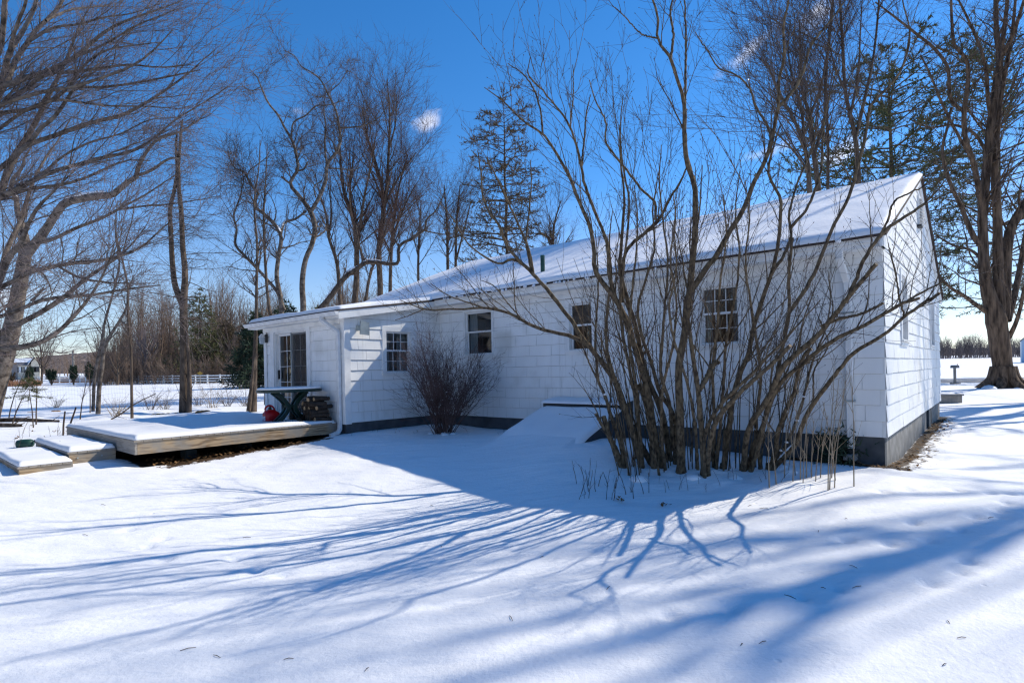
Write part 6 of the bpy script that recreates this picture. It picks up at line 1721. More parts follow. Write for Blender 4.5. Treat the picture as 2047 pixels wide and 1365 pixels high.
for a in range(9):
    c = b + np.array([rg.uniform(-.35, .35), rg.uniform(-.35, .1), 0]); c[2] = gz(c[0], c[1]); s = rg.uniform(.04, .10); mb.lathe(c - [0, 0, .02], [(s * 1.2, 0), (s, s * .4), (s * .4, s * .7)], 8)
mb.build('caught_snow', 'snow', bo, True)['kind'] = 'stuff'

# low dark evergreen plant against the foundation at the right corner
b = gp(1690, 925); b = W(.62, -.16, gz(*W(.62, -.16, 0)[:2]))
rt = thing('foundation_evergreen', b, 'low dark evergreen clump beside the downspout at the right corner of the house', 'shrub')
rg = rng_for(1650); n = 700
c = b + rg.normal(size=(n, 3)) * np.array([.14, .12, .14]) + [0, 0, .2]; d = norm(rg.normal(size=(n, 3)) + [0, 0, .5]); q = norm(np.cross(d, rg.normal(size=(n, 3)))); L = rg.uniform(.05, .11, (n, 1))
V = np.stack([c - q * .012, c + q * .012, c + d * L + q * .005, c + d * L - q * .005], 1).reshape(-1, 3)
link_mesh('leaves', V, np.arange(n * 4).reshape(-1, 4), 'needle_dark', rt)
mb = MB(); mb.tube([b - [0, 0, .1], b + [0, 0, .3]], [.015, .006], 5); mb.build('stem', 'bark', rt)

# ------------------------------------------------------------------ dry weeds and shoots standing in the snow
def weed(base, h, seed, mat, r, name, cat, label, group, br=4, lean_=.25):
    rg = rng_for(seed)
    t = np.linspace(0, 1, 7); l = rg.normal(size=2) * lean_ * h
    P = np.asarray(base) + np.stack([l[0] * t ** 1.4, l[1] * t ** 1.4, h * t - .04], 1) + np.cumsum(rg.normal(size=(7, 3)) * .006, 0) * t[:, None]
    R = np.linspace(r, r * .45, 7)
    tb = TB(); tb.add(P[None], R[None], 5)
    if br:
        c, rr_ = grow(P[None], R[None], br, (.15 * h, .45 * h), (20, 50), up=.3, wig=.12, n=5, rr=.7, rmin=r * .45, t0=.3, rng=rg); tb.add(c, rr_, 4)
    o = tb.build(name, mat)
    return tag(o, label, cat, group)
k = 0
rg = rng_for(1700)
for i in range(42):           # dark broken weeds left of the shrub
    px = rg.choice([rg.uniform(1108, 1235), rg.uniform(1140, 1225), rg.uniform(1225, 1300)]); py = rg.uniform(905, 1000) if px < 1235 else rg.uniform(950, 995)
    weed(gp(px, py), rg.uniform(.12, .42), 1710 + i, 'weed', rg.uniform(.0035, .006), 'dry_weed', 'weed', 'thin dark dry weed stem standing in the snow left of the big shrub', 'dry weeds left of the shrub', rg.integers(0, 5))
for i in range(16):
    px = rg.uniform(1300, 1560); weed(gp(px, rg.uniform(955, 985)), rg.uniform(.10, .28), 1760 + i, 'weed', .0032, 'dry_weed', 'weed', 'small dry weed in the sunlit snow at the foot of the big shrub', 'dry weeds below the shrub', rg.integers(0, 4))
for i in range(17):           # pale upright shoots right of the shrub
    px = [1600, 1612, 1585, 1568, 1575, 1590, 1622, 1640, 1538, 1552, 1630, 1658, 1668, 1662, 1670, 1655, 1605][i]
    py = [958, 955, 962, 955, 948, 950, 955, 955, 972, 968, 962, 978, 975, 955, 962, 980, 965][i]
    weed(gp(px, py), rg.uniform(.75, 1.5), 1800 + i, 'shoot', rg.uniform(.006, .0095), 'tan_shoot', 'shoot', 'straight tan shoot rising from the snow right of the big shrub', 'tan shoots right of the shrub', 5, .08)
weed(gp(1707, 972), 1.28, 1830, 'shoot', .008, 'tan_shoot', 'shoot', 'single tan shoot standing alone before the downspout at the right corner', None, 7, .03)
for i in range(14):
    px = rg.uniform(700, 1010); p = gp(px, rg.uniform(862, 872) + (868 - 862) * 0); weed(p, rg.uniform(.06, .14), 1840 + i, 'weed', .003, 'grass_tuft', 'weed', 'short dark stalk poking from shaded snow along the foundation', 'short stalks along the foundation', 1)
for i in range(16):
    px, py = rg.uniform(8, 150), rg.uniform(858, 905)
    weed(gp(px, py), rg.uniform(.15, .5), 1860 + i, 'weed', .004, 'dry_weed', 'weed', 'thin dry weed on the sunlit snow left of the deck steps', 'dry weeds left of the steps', rg.integers(0, 4))
for (px, py, tx, ty, lb) in ((126, 874, 130, 822, 'upright bare stick standing in the snow behind the upper step'), (134, 872, 152, 814, 'slanting bare stick leaning on the back left deck corner')):
    b = gp(px, py + 3); d = b[1]; P, R = trace([(px, py + 3, 2.4), ((px + tx) / 2 - 1, (py + ty) / 2, 2.2), (tx, ty, 1.8)], d, d - .05)
    tb = TB(); tb.add(P[None], R[None], 6); tag(tb.build('stick', 'weed'), lb, 'stick')
for (px, py, tx, ty, lb) in ((1092, 958, 1100, 940, 'dead leaf clump'),):
    pass
# dead leaves on the snow
def leaf(p, s, seed, label, group):
    rg = rng_for(seed); mb = MB()
    for _ in range(5):
        a = rg.uniform(0, 6.28); q = np.array([math.cos(a), math.sin(a), rg.uniform(.0, .9)]); e = norm(np.cross(q, [0, 0, 1.0])); o = rg.normal(size=3) * s * .4; o[2] = abs(o[2])
        c = p + o
        mb.add([c, c + (q * .5 + e * .35) * s, c + q * s + [0, 0, .2 * s], c + (q * .5 - e * .35) * s], [(0, 1, 2, 3)])
    tag(mb.build('leaf_clump', 'leaf'), label, 'leaves', group)
for i, (px, py) in enumerate(((1243, 1005), (1325, 1012), (1236, 1000), (1330, 1008))):
    leaf(gp(px, py), .05, 1900 + i, 'brown curled dead leaves lying on the snow below the big shrub', 'dead leaves below the shrub')
def litter(name, pts, s_, seed):
    rg2 = rng_for(seed); P = np.array(pts); n = len(P); a = rg2.uniform(0, 6.28, n); q = np.stack([np.cos(a), np.sin(a), rg2.uniform(-.1, .7, n)], 1); e = norm(np.cross(q, [0, 0, 1.0])); k_ = s_ * rg2.uniform(.6, 1.3, (n, 1))
    V = np.stack([P, P + (q * .5 + e * .35) * k_, P + q * k_, P + (q * .5 - e * .35) * k_], 1).reshape(-1, 3)
    tag(link_mesh(name, V, np.arange(n * 4).reshape(-1, 4), 'leaf'), kind='stuff')
pts = []
for i in range(420):
    p = W(9.85 - rg.uniform(-.6, .3), rg.uniform(-6.5, -3.6), 0); p[2] = gz(p[0], p[1]) - rg.uniform(.0, .03); pts.append(p)
for i in range(300):
    p = W(-abs(rg.normal()) * .15 - .04, rg.uniform(.0, 9), 0); p[2] = gz(p[0], p[1]) + rg.uniform(0, .02); pts.append(p)
for i in range(120):
    p = W(rg.uniform(-.3, 1.3), -rg.uniform(.03, .3), 0); p[2] = gz(p[0], p[1]) + rg.uniform(0, .02); pts.append(p)
litter('leaf_litter', pts, .06, 1921)
for i in range(9):
    p = gp(rg.uniform(5, 160), rg.uniform(850, 900)); leaf(p, .05, 1990 + i, 'brown dead leaf on the snow left of the deck', 'dead leaves left of the deck')

for i in range(26):
    px, py = rg.uniform(150, 2000), rg.uniform(1000, 1340)
    a = gp(px, py); q = rg.uniform(0, 6.28); L = rg.uniform(.03, .10); b_ = a + np.array([math.cos(q), math.sin(q), 0]) * L; b_[2] = gz(b_[0], b_[1])
    tb = TB(); tb.add(np.array([[a + [0, 0, .004], (a + b_) / 2 + [0, 0, .010], b_ + [0, 0, .004]]]), np.array([[.0022, .003, .0016]]), 4)
    tag(tb.build('fallen_twig', 'weed'), 'tiny dark fallen twig lying on the open foreground snow', 'twig', 'fallen twigs on the foreground snow')
# green enamel lantern-like can in the snow beside the steps
b = gp(52, 893)
gcn = thing('green_canister', b, 'dark green canister lying in the snow beyond the steps with a short hose', 'canister')
mb = MB(); mb.lathe(b + np.array([-.2, 0, .06]), [(.04, 0), (.085, .03), (.095, .1), (.09, .27), (.07, .31), (.03, .33)], 16, np.array([1, .12, .05])); mb.build('body', 'green_paint', gcn, True)
mb = MB(); mb.tube([b + [.16, .02, .13], b + [.24, .04, .08], b + [.34, .08, .10], b + [.5, .14, .12]], .022, 7); mb.build('hose', 'plastic_black', gcn, True)

# fallen sticks on the left
for i, (pts, lb) in enumerate((([(-5, 842, 4), (40, 838, 4), (80, 842, 3), (118, 840, 2)], 'long fallen branch lying on the snow at the far left'), ([(0, 853, 4.5), (20, 855, 4), (42, 854, 3)], 'short thick branch lying on the snow at the left edge'), ([(222, 838, 1.5), (240, 828, 1.6), (262, 812, 1.3), (312, 786, .8)], 'leaning dead branch behind the back deck corner'))):
    d = gp(pts[0][0] + 8, pts[0][1])[1]; P, R = trace(pts, d, d + .6 * (i == 2))
    for q in P:
        if i < 2: q[2] = gz(q[0], q[1]) + .05
    tb = TB(); tb.add(*[x[None] for x in resample(P, R, 14)], 7); c, r = grow(P[None], R[None], 7, (.2, .6), (25, 60), n=5, rr=.5, rmin=.006, rng=rg); tb.add(c, r, 4)
    tag(tb.build('fallen_branch', 'bark'), lb, 'branch')

# saplings and brambles along the old wire fence
for i, (px, py, h, lb) in enumerate(((18, 832, 1.9, 'bare sapling with one dark knot at the far left edge'), (72, 848, 1.5, 'bare forked sapling leaning right beside the little fir'), (160, 838, 1.8, 'thin bare sapling just left of the slim tree pair'), (25, 845, 1.2, 'low bent sapling at the far left edge'), (180, 824, 2.6, 'dark thin sapling touching the slim tree pair'))):
    b = gp(px, py); rg2 = rng_for(2000 + i); t = np.linspace(0, 1, 10)
    l = np.array([(.25, -.05, .1, .35, -.12)[i], .1])
    P = b + np.stack([l[0] * t ** 1.5 * h, l[1] * t * h, h * t - .05], 1) + np.cumsum(rg2.normal(size=(10, 3)) * .012, 0) * t[:, None]
    root = thing('sapling', b, lb, 'sapling', 'saplings along the wire fence')
    tb = TB(); tb.add(P[None], np.linspace(.022, .005, 10)[None], 6); tb.build('stem', 'bark', root)
    c, r = grow(P[None], np.linspace(.022, .005, 10)[None], 9, (.3, .9), (25, 60), up=.2, wig=.12, n=6, rr=.5, rmin=.004, t0=.25, rng=rg2); cr = TB(); cr.add(c, r, 4)
    c2, r2 = grow(c, r, 22, (.1, .4), (25, 60), n=4, rr=.6, rmin=.003, rng=rg2); cr.add(c2, r2, 3); cr.build('twigs', 'twig', root)
# the little fir
b = gp(67, 856); rg2 = rng_for(2050)
root = thing('little_fir', b, 'small sparse young fir with a few green whorls left of the deck', 'tree')
tb = TB(); top = b + np.array([-.12, 0, 1.6]); P = np.array([b - [0, 0, .05], b + [-.03, 0, .5], b + [-.1, 0, 1.05], top]); tb.add(P[None], np.array([[.017, .013, .009, .003]]), 6)
wh = []
for z, L in ((.95, .5), (1.12, .36), (1.28, .26), (1.42, .15)):
    for a in range(5):
        q = a * 1.2566 + z * 3; c = b + np.array([-.1, 0, z]); wh.append([c, c + np.array([math.cos(q), math.sin(q), .05]) * L * .5, c + np.array([math.cos(q), math.sin(q), -.05]) * L])
wh = np.array(wh); wh[:, 1:] += rg2.normal(size=(len(wh), 2, 3)) * .05; wh[:, 2, 2] -= .06; tb.add(wh, np.tile([[.004, .003, .002]], (len(wh), 1)), 4); tb.build('trunk', 'bark', root)
cnt = 1300; i = rg2.integers(0, len(wh), cnt); f = rg2.uniform(.15, 1, cnt)[:, None]; p = wh[i, 0] * (1 - f) + wh[i, 2] * f; T = norm(wh[i, 2] - wh[i, 0]); d = norm(T * .8 + rg2.normal(size=(cnt, 3)) * .6); q = norm(np.cross(d, rg2.normal(size=(cnt, 3))))
V = np.stack([p - q * .006, p + q * .006, p + d * .08 + q * .002, p + d * .08 - q * .002], 1).reshape(-1, 3); link_mesh('crown', V, np.arange(cnt * 4).reshape(-1, 4), 'needle', root)
# brambles
for i, (px, py, h, sp) in enumerate(((300, 822, 1.1, .9), (425, 815, 1.25, 1.0), (455, 812, 1.1, .8), (330, 818, .9, .8), (490, 812, 1.1, .7), (232, 830, .9, .8), (395, 812, 1.0, .8), (110, 815, .8, .7))):
    b = gp(px, py)
    bush('bramble', ['tangled bare bramble between the vine covered tree and the slim trees', 'large tangled bramble behind the deck right of the vine covered tree', 'upright bramble near the porch corner beyond the deck', 'low bramble just left of the vine covered tree', 'bramble at the foot of the vine wrapped slim tree', 'bramble behind the back left corner of the deck', 'bramble close behind the vine covered trunk', 'sparse bramble at the far left beyond the steps'][i],
         b, 20, h, sp, 2100 + i, 'shoot' if i % 2 else 'twig', .009, 'brambles beyond the deck', 70, 160, .9)
for i, (px, py, s) in enumerate(((110, 822, .16), (62, 824, .13), (130, 826, .12), (320, 828, .16), (410, 822, .18), (345, 826, .13))):
    b = gp(px, py); mb = MB(); s *= .6; [mb.lathe(b + np.array([rg.normal() * s * 1.3, rg.normal() * s, -.05]), [(s * 1.2, 0), (s, s * .5), (s * .5, s * .8), (s * .1, s * .85)], 7) for _ in range(5)]; o = mb.build('leaf_heap', 'leaf', None, True)
    tag(o, ['brown leaf heap under snow near the little fir', 'small leaf heap left of the little fir', 'brown leaf heap right of the little fir', 'leaf heap left of the vine covered trunk', 'brown leaf heap right of the vine covered trunk', 'small leaf heap at the foot of the vine covered trunk'][i], 'leaf heap', 'leaf heaps beyond the deck')
# sagging wire fence
wf = thing('wire_fence', gp(-40, 820), 'sagging thin wire fence running along the brush beyond the deck', 'fence')
wm = TB(); pa, pb = gp(-60, 826), gp(540, 808)
ns = 60; t = np.linspace(0, 1, ns)
for h in (.12, .3, .48, .66, .86, 1.08):
    P = pa + (pb - pa) * t[:, None]; P[:, 2] = ground_z(P[:, 0], P[:, 1], False) + h + .05 * np.sin(t * 40 + h * 3); wm.add(P[None], np.full((1, ns), .0022), 4)
for tt in np.linspace(0, 1, 110):
    p = pa + (pb - pa) * tt; g = gz(p[0], p[1]); wm.add(np.array([[p * [1, 1, 0] + [0, 0, g + .1], p * [1, 1, 0] + [.02, 0, g + .6], p * [1, 1, 0] + [0, 0, g + 1.1]]]), np.full((1, 3), .0016), 3)
wm.build('wire', 'wire', wf)
for tt in (.02, .98):
    p = pa + (pb - pa) * tt; g = gz(p[0], p[1]); mb = MB(); mb.tube([[p[0], p[1], g - .1], [p[0] + .03, p[1], g + 1.25]], [.045, .04], 7); mb.build('post', 'bark', wf)

# ------------------------------------------------------------------ white rail fence across the field
fw_ = thing('rail_fence', at(300, 770, 92), 'long white three rail fence across the snowy field on the left', 'fence')
pts = [at(60, 772, 112), at(160, 771, 108), at(235, 772, 100), at(262, 773, 92), at(345, 773, 86), at(440, 773, 80), at(560, 773, 76), at(680, 772, 74)]
pts = [np.array([p[0], p[1], gz(p[0], p[1])]) for p in pts]
posts = []
for a, b in zip(pts[:-1], pts[1:]):
    n = max(2, int(np.linalg.norm(b - a) / 2.4))
    for i in range(n): posts.append(a + (b - a) * i / n)
posts.append(pts[-1])
for p in posts:
    p[2] = gz(p[0], p[1]); mb = MB(); mb.box(p[0] - .075, p[0] + .075, p[1] - .075, p[1] + .075, p[2] - .2, p[2] + 1.3); mb.box(p[0] - .1, p[0] + .1, p[1] - .1, p[1] + .1, p[2] + 1.301, p[2] + 1.34); mb.build('post', 'fence', fw_)
for h in (.35, .72, 1.1):
    mb = MB()
    for a, b in zip(posts[:-1], posts[1:]):
        d = b - a; mb.prism([a + [0, -.03, h], a + [0, .03, h], a + [0, .03, h + .15], a + [0, -.03, h + .15]], d)
    mb.build('rail', 'fence', fw_)

# ------------------------------------------------------------------ far cream house, hedges, pole
def fp(px, d, dz=0.0):
    p = at(px, 760, d); p[2] = gz(p[0], p[1]) + dz; return p
h0 = fp(50, 170)
fh = thing('cream_house', h0, 'far cream two storey house with snowy roofs and dark shutters under the wooded hill', 'house')
def vdir(px, dep): return norm(np.array([*at(px, 760, 170)[:2], 0.0]) + np.array([6.0, 0, 0])) * dep
def wbox(mb, px0, px1, d, dep, z0, z1):
    a, b = at(px0, 760, d)[0], at(px1, 760, d)[0]
    mb.prism([(a, d, h0[2] + z0), (b, d, h0[2] + z0), (b, d, h0[2] + z1), (a, d, h0[2] + z1)], vdir((px0 + px1) / 2, dep))
mb = MB(); wbox(mb, 36, 58, 170, 7, 0, 4.4); mb.build('wall', 'cream', fh)
mb = MB(); wbox(mb, 62, 80, 168, 11, 0, 4.6); xa, xb = at(62, 760, 168)[0], at(80, 760, 168)[0]; xm = (xa + xb) / 2
mb.prism([(xa, 168, h0[2] + 4.6), (xb, 168, h0[2] + 4.6), (xm, 168, h0[2] + 6.6)], vdir(71, 11)); mb.build('wall', 'cream', fh)
mb = MB(); wbox(mb, 57.5, 62.5, 171, 6, 0, 4.2); mb.build('wall', 'cream', fh)
mb = MB(); wbox(mb, 12, 36, 171.5, 9, 0, 4.6); mb.build('wall', 'grey_wall', fh)
for s_ in (-1, 1):
    e = xa - .45 if s_ < 0 else xb + .45
    mb = MB(); mb.prism([(xm, 167.5, h0[2] + 6.65), (e, 167.5, h0[2] + 4.4), (e, 167.5, h0[2] + 4.62), (xm, 167.5, h0[2] + 6.9)], vdir(71, 12)); mb.build('roof', 'snow', fh)
x0, x1 = at(34, 760, 169.6)[0], at(63, 760, 169.6)[0]; v4 = vdir(48, 4.2)
mb = MB(); mb.add([(x0, 169.6, h0[2] + 4.35), (x1, 169.6, h0[2] + 4.35), np.array([x1, 169.6, h0[2] + 6.3]) + v4, np.array([x0, 169.6, h0[2] + 6.3]) + v4], [(0, 1, 2, 3)]); mb.build('roof', 'slate', fh)
mb = MB(); mb.add([np.array([x0 - .8, 169.6, h0[2] + 5.25]) + v4 * .38, np.array([x1, 169.6, h0[2] + 5.25]) + v4 * .38, np.array([x1, 169.6, h0[2] + 6.6]) + v4, np.array([x0 - 2.4, 169.6, h0[2] + 6.6]) + v4], [(0, 1, 2, 3)]); mb.build('roof_snow', 'snow', fh)
for px in (40.5, 52.5):
    w = MB(); c = at(px, 760, 170); w.box(c[0] - .35, c[0] + .35, 169.95, 169.99, h0[2] + 2.2, h0[2] + 3.9); o = w.build('window', 'vinyl', fh)
    w = MB(); w.box(c[0] - .75, c[0] - .36, 169.94, 169.99, h0[2] + 2.2, h0[2] + 3.9); w.build('shutter', 'window_dark', o); w = MB(); w.box(c[0] + .36, c[0] + .75, 169.94, 169.99, h0[2] + 2.2, h0[2] + 3.9); w.build('shutter', 'window_dark', o)
for px in (67, 74.5):
    w = MB(); c = at(px, 760, 168); w.box(c[0] - .8, c[0] + .8, 167.94, 167.99, h0[2] + 2.2, h0[2] + 3.8); w.build('window', 'window_dark', fh)
mb = MB(); wbox(mb, 33, 58, 166, 3.5, 0, .25); wbox(mb, 33, 58, 166, .1, .9, 1.0); wbox(mb, 33, 58, 166, .1, 1.2, 1.3); mb.build('porch', 'pole', fh)
# clipped cedars along the field edge
for i, (px, d, h, w) in enumerate(((19, 92, 2.6, .9), (61, 86, 3.1, 1.0), (103, 92, 2.6, .9), (147, 90, 2.9, .8), (181, 88, 3.3, 1.0))):
    b = fp(px, d); rg2 = rng_for(2200 + i)
    root = thing('cedar', b, ['small browned cedar at the far left of the row along the field', 'tallest clipped cedar in the row, in front of the cream house', 'clipped cedar third from the left in the row along the field', 'narrow dark cedar in front of the utility pole', 'dark cedar beside the right end of the row, near the slim tree pair'][i], 'tree', 'cedars along the field')
    mb = MB(); mb.tube([b - [0, 0, .2], b + [0, 0, h * .7]], [.12, .04], 6); mb.build('trunk', 'bark', root)
    n = 1500; kpl = 9; po = rg2.normal(size=(kpl, 2)) * w * .30; ph_ = h * rg2.uniform(.72, 1.05, kpl); pk = rg2.integers(0, kpl, n); z = rg2.uniform(.34, 1, n) ** .9
    sp_ = w * .26 * (1.15 - z)
    p = b + np.stack([po[pk, 0] * (.5 + .7 * z) + rg2.normal(size=n) * sp_, po[pk, 1] * (.5 + .7 * z) + rg2.normal(size=n) * sp_, z * ph_[pk]], 1); dd = norm(rg2.normal(size=(n, 3)) * .45 + [0, 0, 1.0]); q = norm(np.cross(dd, rg2.normal(size=(n, 3)))); L = rg2.uniform(.15, .38, (n, 1))
    V = np.stack([p - q * .05, p + q * .05, p + dd * L + q * .02, p + dd * L - q * .02], 1).reshape(-1, 3); link_mesh('crown', V, np.arange(n * 4).reshape(-1, 4), 'needle_dark' if i else 'needle_brown', root)
    tb = TB(); P = np.stack([np.stack([b[0] + po[:, 0] * t_, b[1] + po[:, 1] * t_, b[2] + ph_ * .6 * t_], 1) for t_ in (0.0, .5, 1.0)], 1); tb.add(P, np.tile([[.07, .06, .04]], (kpl, 1)), 4); tb.build('stems', 'bark', root)
b = fp(148, 120); up_ = thing('utility_pole', b, 'pale wooden utility pole rising behind the row of cedars', 'utility pole')
mb = MB(); mb.tube([b - [0, 0, .3], b + [-.1, 0, 6.6]], [.28, .2], 9); mb.build('pole', 'pole', up_); mb = MB(); mb.box(b[0] - .9, b[0] + .7, b[1] - .06, b[1] + .06, b[2] + 5.9, b[2] + 6.05); mb.build('crossarm', 'pole', up_)
b = fp(400, 78, 0); b2 = at(400, 746, 78); sg = thing('yellow_sign', b, 'small yellow sign standing by the white rail fence', 'sign')
mb = MB(); mb.box(b[0] - .04, b[0] + .04, b[1] - .03, b[1] + .03, b[2] - .2, b2[2] + .2); mb.build('post', 'pole', sg)
mb = MB(); c = b2; mb.prism([c + [-.42, -.06, 0], c + [0, -.06, -.26], c + [.42, -.06, 0], c + [0, -.06, .26]], (0, .02, 0)); mb.build('sign_face', 'sign', sg)
# dry grass bands in front of the cedars
def grass_band(name, px0, px1, d0, d1, n, hmin, hmax, mat, seed):
    rg2 = rng_for(seed); px = rg2.uniform(px0, px1, n); d = rg2.uniform(d0, d1, n)
    x = (px - PX) / FPX * d; p = np.stack([x, d, ground_z(x, d, False)], 1); h = rg2.uniform(hmin, hmax, (n, 1)); q = np.stack([rg2.normal(size=n), rg2.normal(size=n) * .3, 0 * px], 1) * .12
    P = np.stack([p - [0, 0, .1], p + np.array([0, 0, .5]) * h + q * .3, p + np.array([0, 0, 1.0]) * h + q], 1)
    tb = TB(); tb.add(P, np.tile([[.035, .03, .01]], (n, 1)), 3); o = tb.build(name, mat); tag(o, kind='stuff')
grass_band('dry_grass', -120, 82, 88, 96, 3000, .4, 1.1, 'field_grass', 2300)
grass_band('dry_grass', 100, 250, 110, 122, 1600, .4, 1.2, 'field_grass', 2301)

# ------------------------------------------------------------------ woods
def wood(name, px0, px1, d0, d1, n, h0_, h1_, mat, seed, twigs=26, kind='stuff', rs=1.0, ext=None):
    rg2 = rng_for(seed); px = rg2.uniform(px0, px1, n); d = rg2.uniform(d0, d1, n)
    x = (px - PX) / FPX * d; z = ground_z(x, d, False); h = rg2.uniform(h0_, h1_, n) * (1 + .5 * vnoise(px / 34.0, px * 0, seed) + .25 * vnoise(px / 9.0, px * 0, seed + 1))
    if ext is not None: h = h * ext(px)
    t = np.linspace(0, 1, 6)
    P = np.zeros((n, 6, 3)); P[..., 0] = x[:, None] + rg2.normal(size=(n, 1)) * .7 * t[None]; P[..., 1] = d[:, None]; P[..., 2] = z[:, None] - .2 + h[:, None] * t[None]
    P[:, 1:, :2] += rg2.normal(size=(n, 5, 2)) * .15
    R = (h * .011 * rs)[:, None] * (1 - .85 * t)[None]
    tb = TB(); tb.add(P, R, 4)
    c, r = grow(P, R, n * twigs, .34, (18, 55), up=.3, wig=.1, n=5, rr=.55, rmin=.02 * rs, t0=.12, curve_up=.06, rng=rg2); tb.add(c, r, 3)
    c2, r2 = grow(c, r, n * twigs * 3, .5, (20, 60), up=.1, wig=.15, n=3, rr=.6, rmin=.013 * rs, rng=rg2); tb.add(c2, r2, 3)
    o = tb.build(name, mat); tag(o, kind=kind); return o
wood('thicket', 190, 760, 98, 135, 430, 10.5, 17, 'thicket', 2400, 24, ext=lambda p: np.clip(.5 + (p - 190) / 140, .45, 1.0))
wood('undergrowth', 190, 640, 84, 97, 800, 1.5, 4.5, 'thicket', 2401, 18)
wood('far_wood', -200, 260, 240, 330, 200, 6, 10, 'thicket', 2402, 16, rs=1.6)
wood('far_wood', 1780, 2350, 255, 310, 1100, 7.5, 10.5, 'far_thicket', 2403, 15, rs=1.6)
wood('far_wood', 600, 1800, 150, 220, 170, 8, 12, 'thicket', 2404, 14, rs=1.2)
# woods behind and left of the viewer, seen only in the window glass
def side_wood(name, x0, x1, y0, y1, n, seed):
    rg2 = rng_for(seed); x = rg2.uniform(x0, x1, n); y = rg2.uniform(y0, y1, n); z = ground_z(x, y, False); h = rg2.uniform(9, 15, n); t = np.linspace(0, 1, 5)
    P = np.zeros((n, 5, 3)); P[..., 0] = x[:, None] + rg2.normal(size=(n, 1)) * .8 * t; P[..., 1] = y[:, None]; P[..., 2] = z[:, None] - .2 + h[:, None] * t
    R = np.full((n, 1), .16) * (1 - .85 * t)[None]; tb = TB(); tb.add(P, R, 5)
    c, r = grow(P, R, n * 24, .36, (20, 60), up=.25, wig=.1, n=4, rr=.5, rmin=.02, t0=.12, rng=rg2); tb.add(c, r, 3)
    c2, r2 = grow(c, r, n * 60, .5, (20, 60), up=.1, wig=.15, n=3, rr=.6, rmin=.014, rng=rg2); tb.add(c2, r2, 3)
    tag(tb.build(name, 'thicket'), kind='stuff')
side_wood('side_wood', -62, -36, -30, 36, 210, 2500)
side_wood('side_wood', -30, 25, -48, -26, 110, 2501)
# single field trees that stand out before the thicket
for i, (px, d, h, lb) in enumerate(((292, 90, 11.5, 'pale fan shaped bare tree in front of the brown thicket'), (210, 96, 10.5, 'bare tree at the left end of the brown thicket'), (83, 105, 12, 'bare dark tree rising beside the far cream house'), (470, 88, 9.5, 'rounded bare tree left of the porch in the thicket'), (235, 84, 8, 'small bare tree before the left end of the thicket'))):
    b = fp(px, d); rg2 = rng_for(2600 + i)
    tr = [(np.array([b + [0, 0, -.2], b + [.1, 0, h * .25], b + [.0, 0, h * .55], b + [.2, 0, h]]), np.array([.2, .16, .09, .02]))]
    for k in range(12):
        a = rg2.uniform(0, 6.28); tq = rg2.uniform(.12, .5); L = h * rg2.uniform(.35, .6); q = np.array([math.cos(a), math.sin(a), 0]); s0 = b + np.array([.05, 0, h * tq])
        tr.append((np.array([s0, s0 + q * L * .25 + [0, 0, L * .4], s0 + q * L * .45 + [0, 0, L * .95]]), np.array([.08, .055, .015])))
    bare_tree('field_tree', lb, 'tree', 'bare trees before the thicket', tr, b, 2610 + i, 'twig_grey' if i == 0 else 'bark', 'twig_grey' if i == 0 else 'twig', lv=((70, .35, (15, 45)), (420, .45, (20, 50)), (1300, .5, (20, 55))), rmin=(.02, .014, .010), t0=.1, npts=12, sides=(6, 4, 3, 3))

# ------------------------------------------------------------------ right side: box, mailbox, blue house
b = gp(1900, 806)
pb_ = thing('stone_box', b, 'low grey stone well box standing in the snow past the gable wall', 'well box')
mb = MB(); mb.box(b[0] - .55, b[0] + .35, b[1] - .1, b[1] + .6, b[2] - .15, b[2] + .27); mb.build('body', 'brick', pb_, bevel=.012)
mb = MB(); mb.box(b[0] - .59, b[0] + .39, b[1] - .14, b[1] + .64, b[2] + .271, b[2] + .33); mb.build('slab', 'concrete', pb_, bevel=.01)
mb = MB(); mb.lathe(b + [-.1, .3, .331], [(.42, 0), (.40, .02), (.2, .035)], 14); mb.build('snow_cap', 'snow', pb_, True)
b = gp(1909, 766); b = np.array([at(1909, 766, 33.5)[0], 33.5, gz(at(1909, 766, 33.5)[0], 33.5)])
ml = thing('mailbox', b, 'grey mailbox on a wooden post beside the far road', 'mailbox')
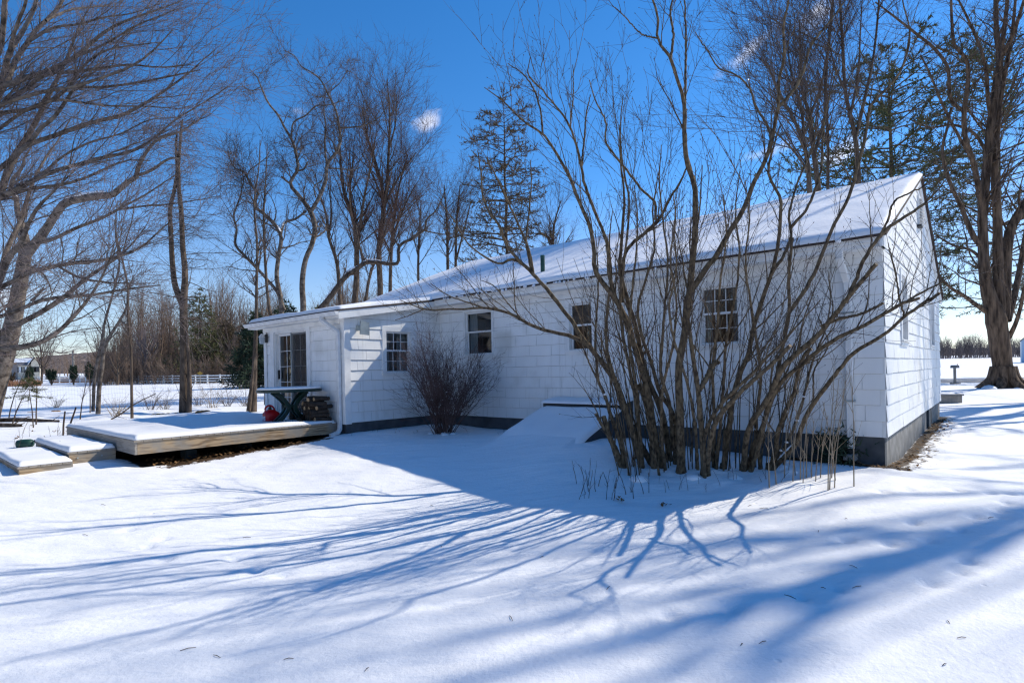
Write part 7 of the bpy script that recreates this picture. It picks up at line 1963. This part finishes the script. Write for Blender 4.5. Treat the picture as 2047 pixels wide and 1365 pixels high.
mb = MB(); mb.box(b[0] - .05, b[0] + .05, b[1] - .05, b[1] + .05, b[2] - .2, b[2] + .95); mb.build('post', 'pole', ml)
mb = MB(); prof = [(.085 * math.cos(t), .09 + .085 * math.sin(t)) for t in np.linspace(0, math.pi, 9)]; mb.prism([(b[0] + x, b[1] - .25, b[2] + .951 + z) for x, z in [(.085, 0)] + prof + [(-.085, 0)]], (0, .48, 0)); mb.build('box', 'mailbox', ml)
mb = MB(); mb.box(b[0] + .09, b[0] + .105, b[1] - .1, b[1] - .06, b[2] + 1.0, b[2] + 1.2); mb.build('flag', 'plastic_red', ml)
mb = MB(); mb.box(b[0] - .2, b[0] + .22, b[1] - .15, b[1] + .15, b[2] - .1, b[2] + .07); mb.build('base', 'brick', ml)
b = fp(2050, 118); b = np.array([at(2041, 760, 118)[0], 118.0, gz(at(2041, 760, 118)[0], 118)])
bl = thing('blue_house', b, 'pale blue house with a snowy grey roof across the road at the right edge', 'house')
vd = norm(np.array([b[0] + 4, b[1], 0.0])) * 12 + np.array([1.5, 0, 0])
mb = MB(); mb.prism([(b[0], b[1], b[2] - .3), (b[0] + 9, b[1], b[2] - .3), (b[0] + 9, b[1], b[2] + 4.6), (b[0] + 4.5, b[1], b[2] + 8), (b[0], b[1], b[2] + 4.6)], vd); mb.build('wall', 'blue_wall', bl)
mb = MB()
for s in (0, 1):
    e = b[0] - .5 if s == 0 else b[0] + 9.5
    mb.prism([(b[0] + 4.5, b[1] - .4, b[2] + 8.05), (e, b[1] - .4, b[2] + 4.35), (e, b[1] - .4, b[2] + 4.6), (b[0] + 4.5, b[1] - .4, b[2] + 8.3)], vd * 1.06)
mb.build('roof', 'slate', bl)
mb = MB(); mb.box(b[0] - .03, b[0] + .2, b[1] - .03, b[1] - .002, b[2], b[2] + 4.4); mb.build('corner_board', 'vinyl', bl)
mb = MB(); mb.box(b[0] + 2, b[0] + 3, b[1] - .04, b[1] - .004, b[2] + 1, b[2] + 2.6); mb.build('window', 'window_dark', bl)
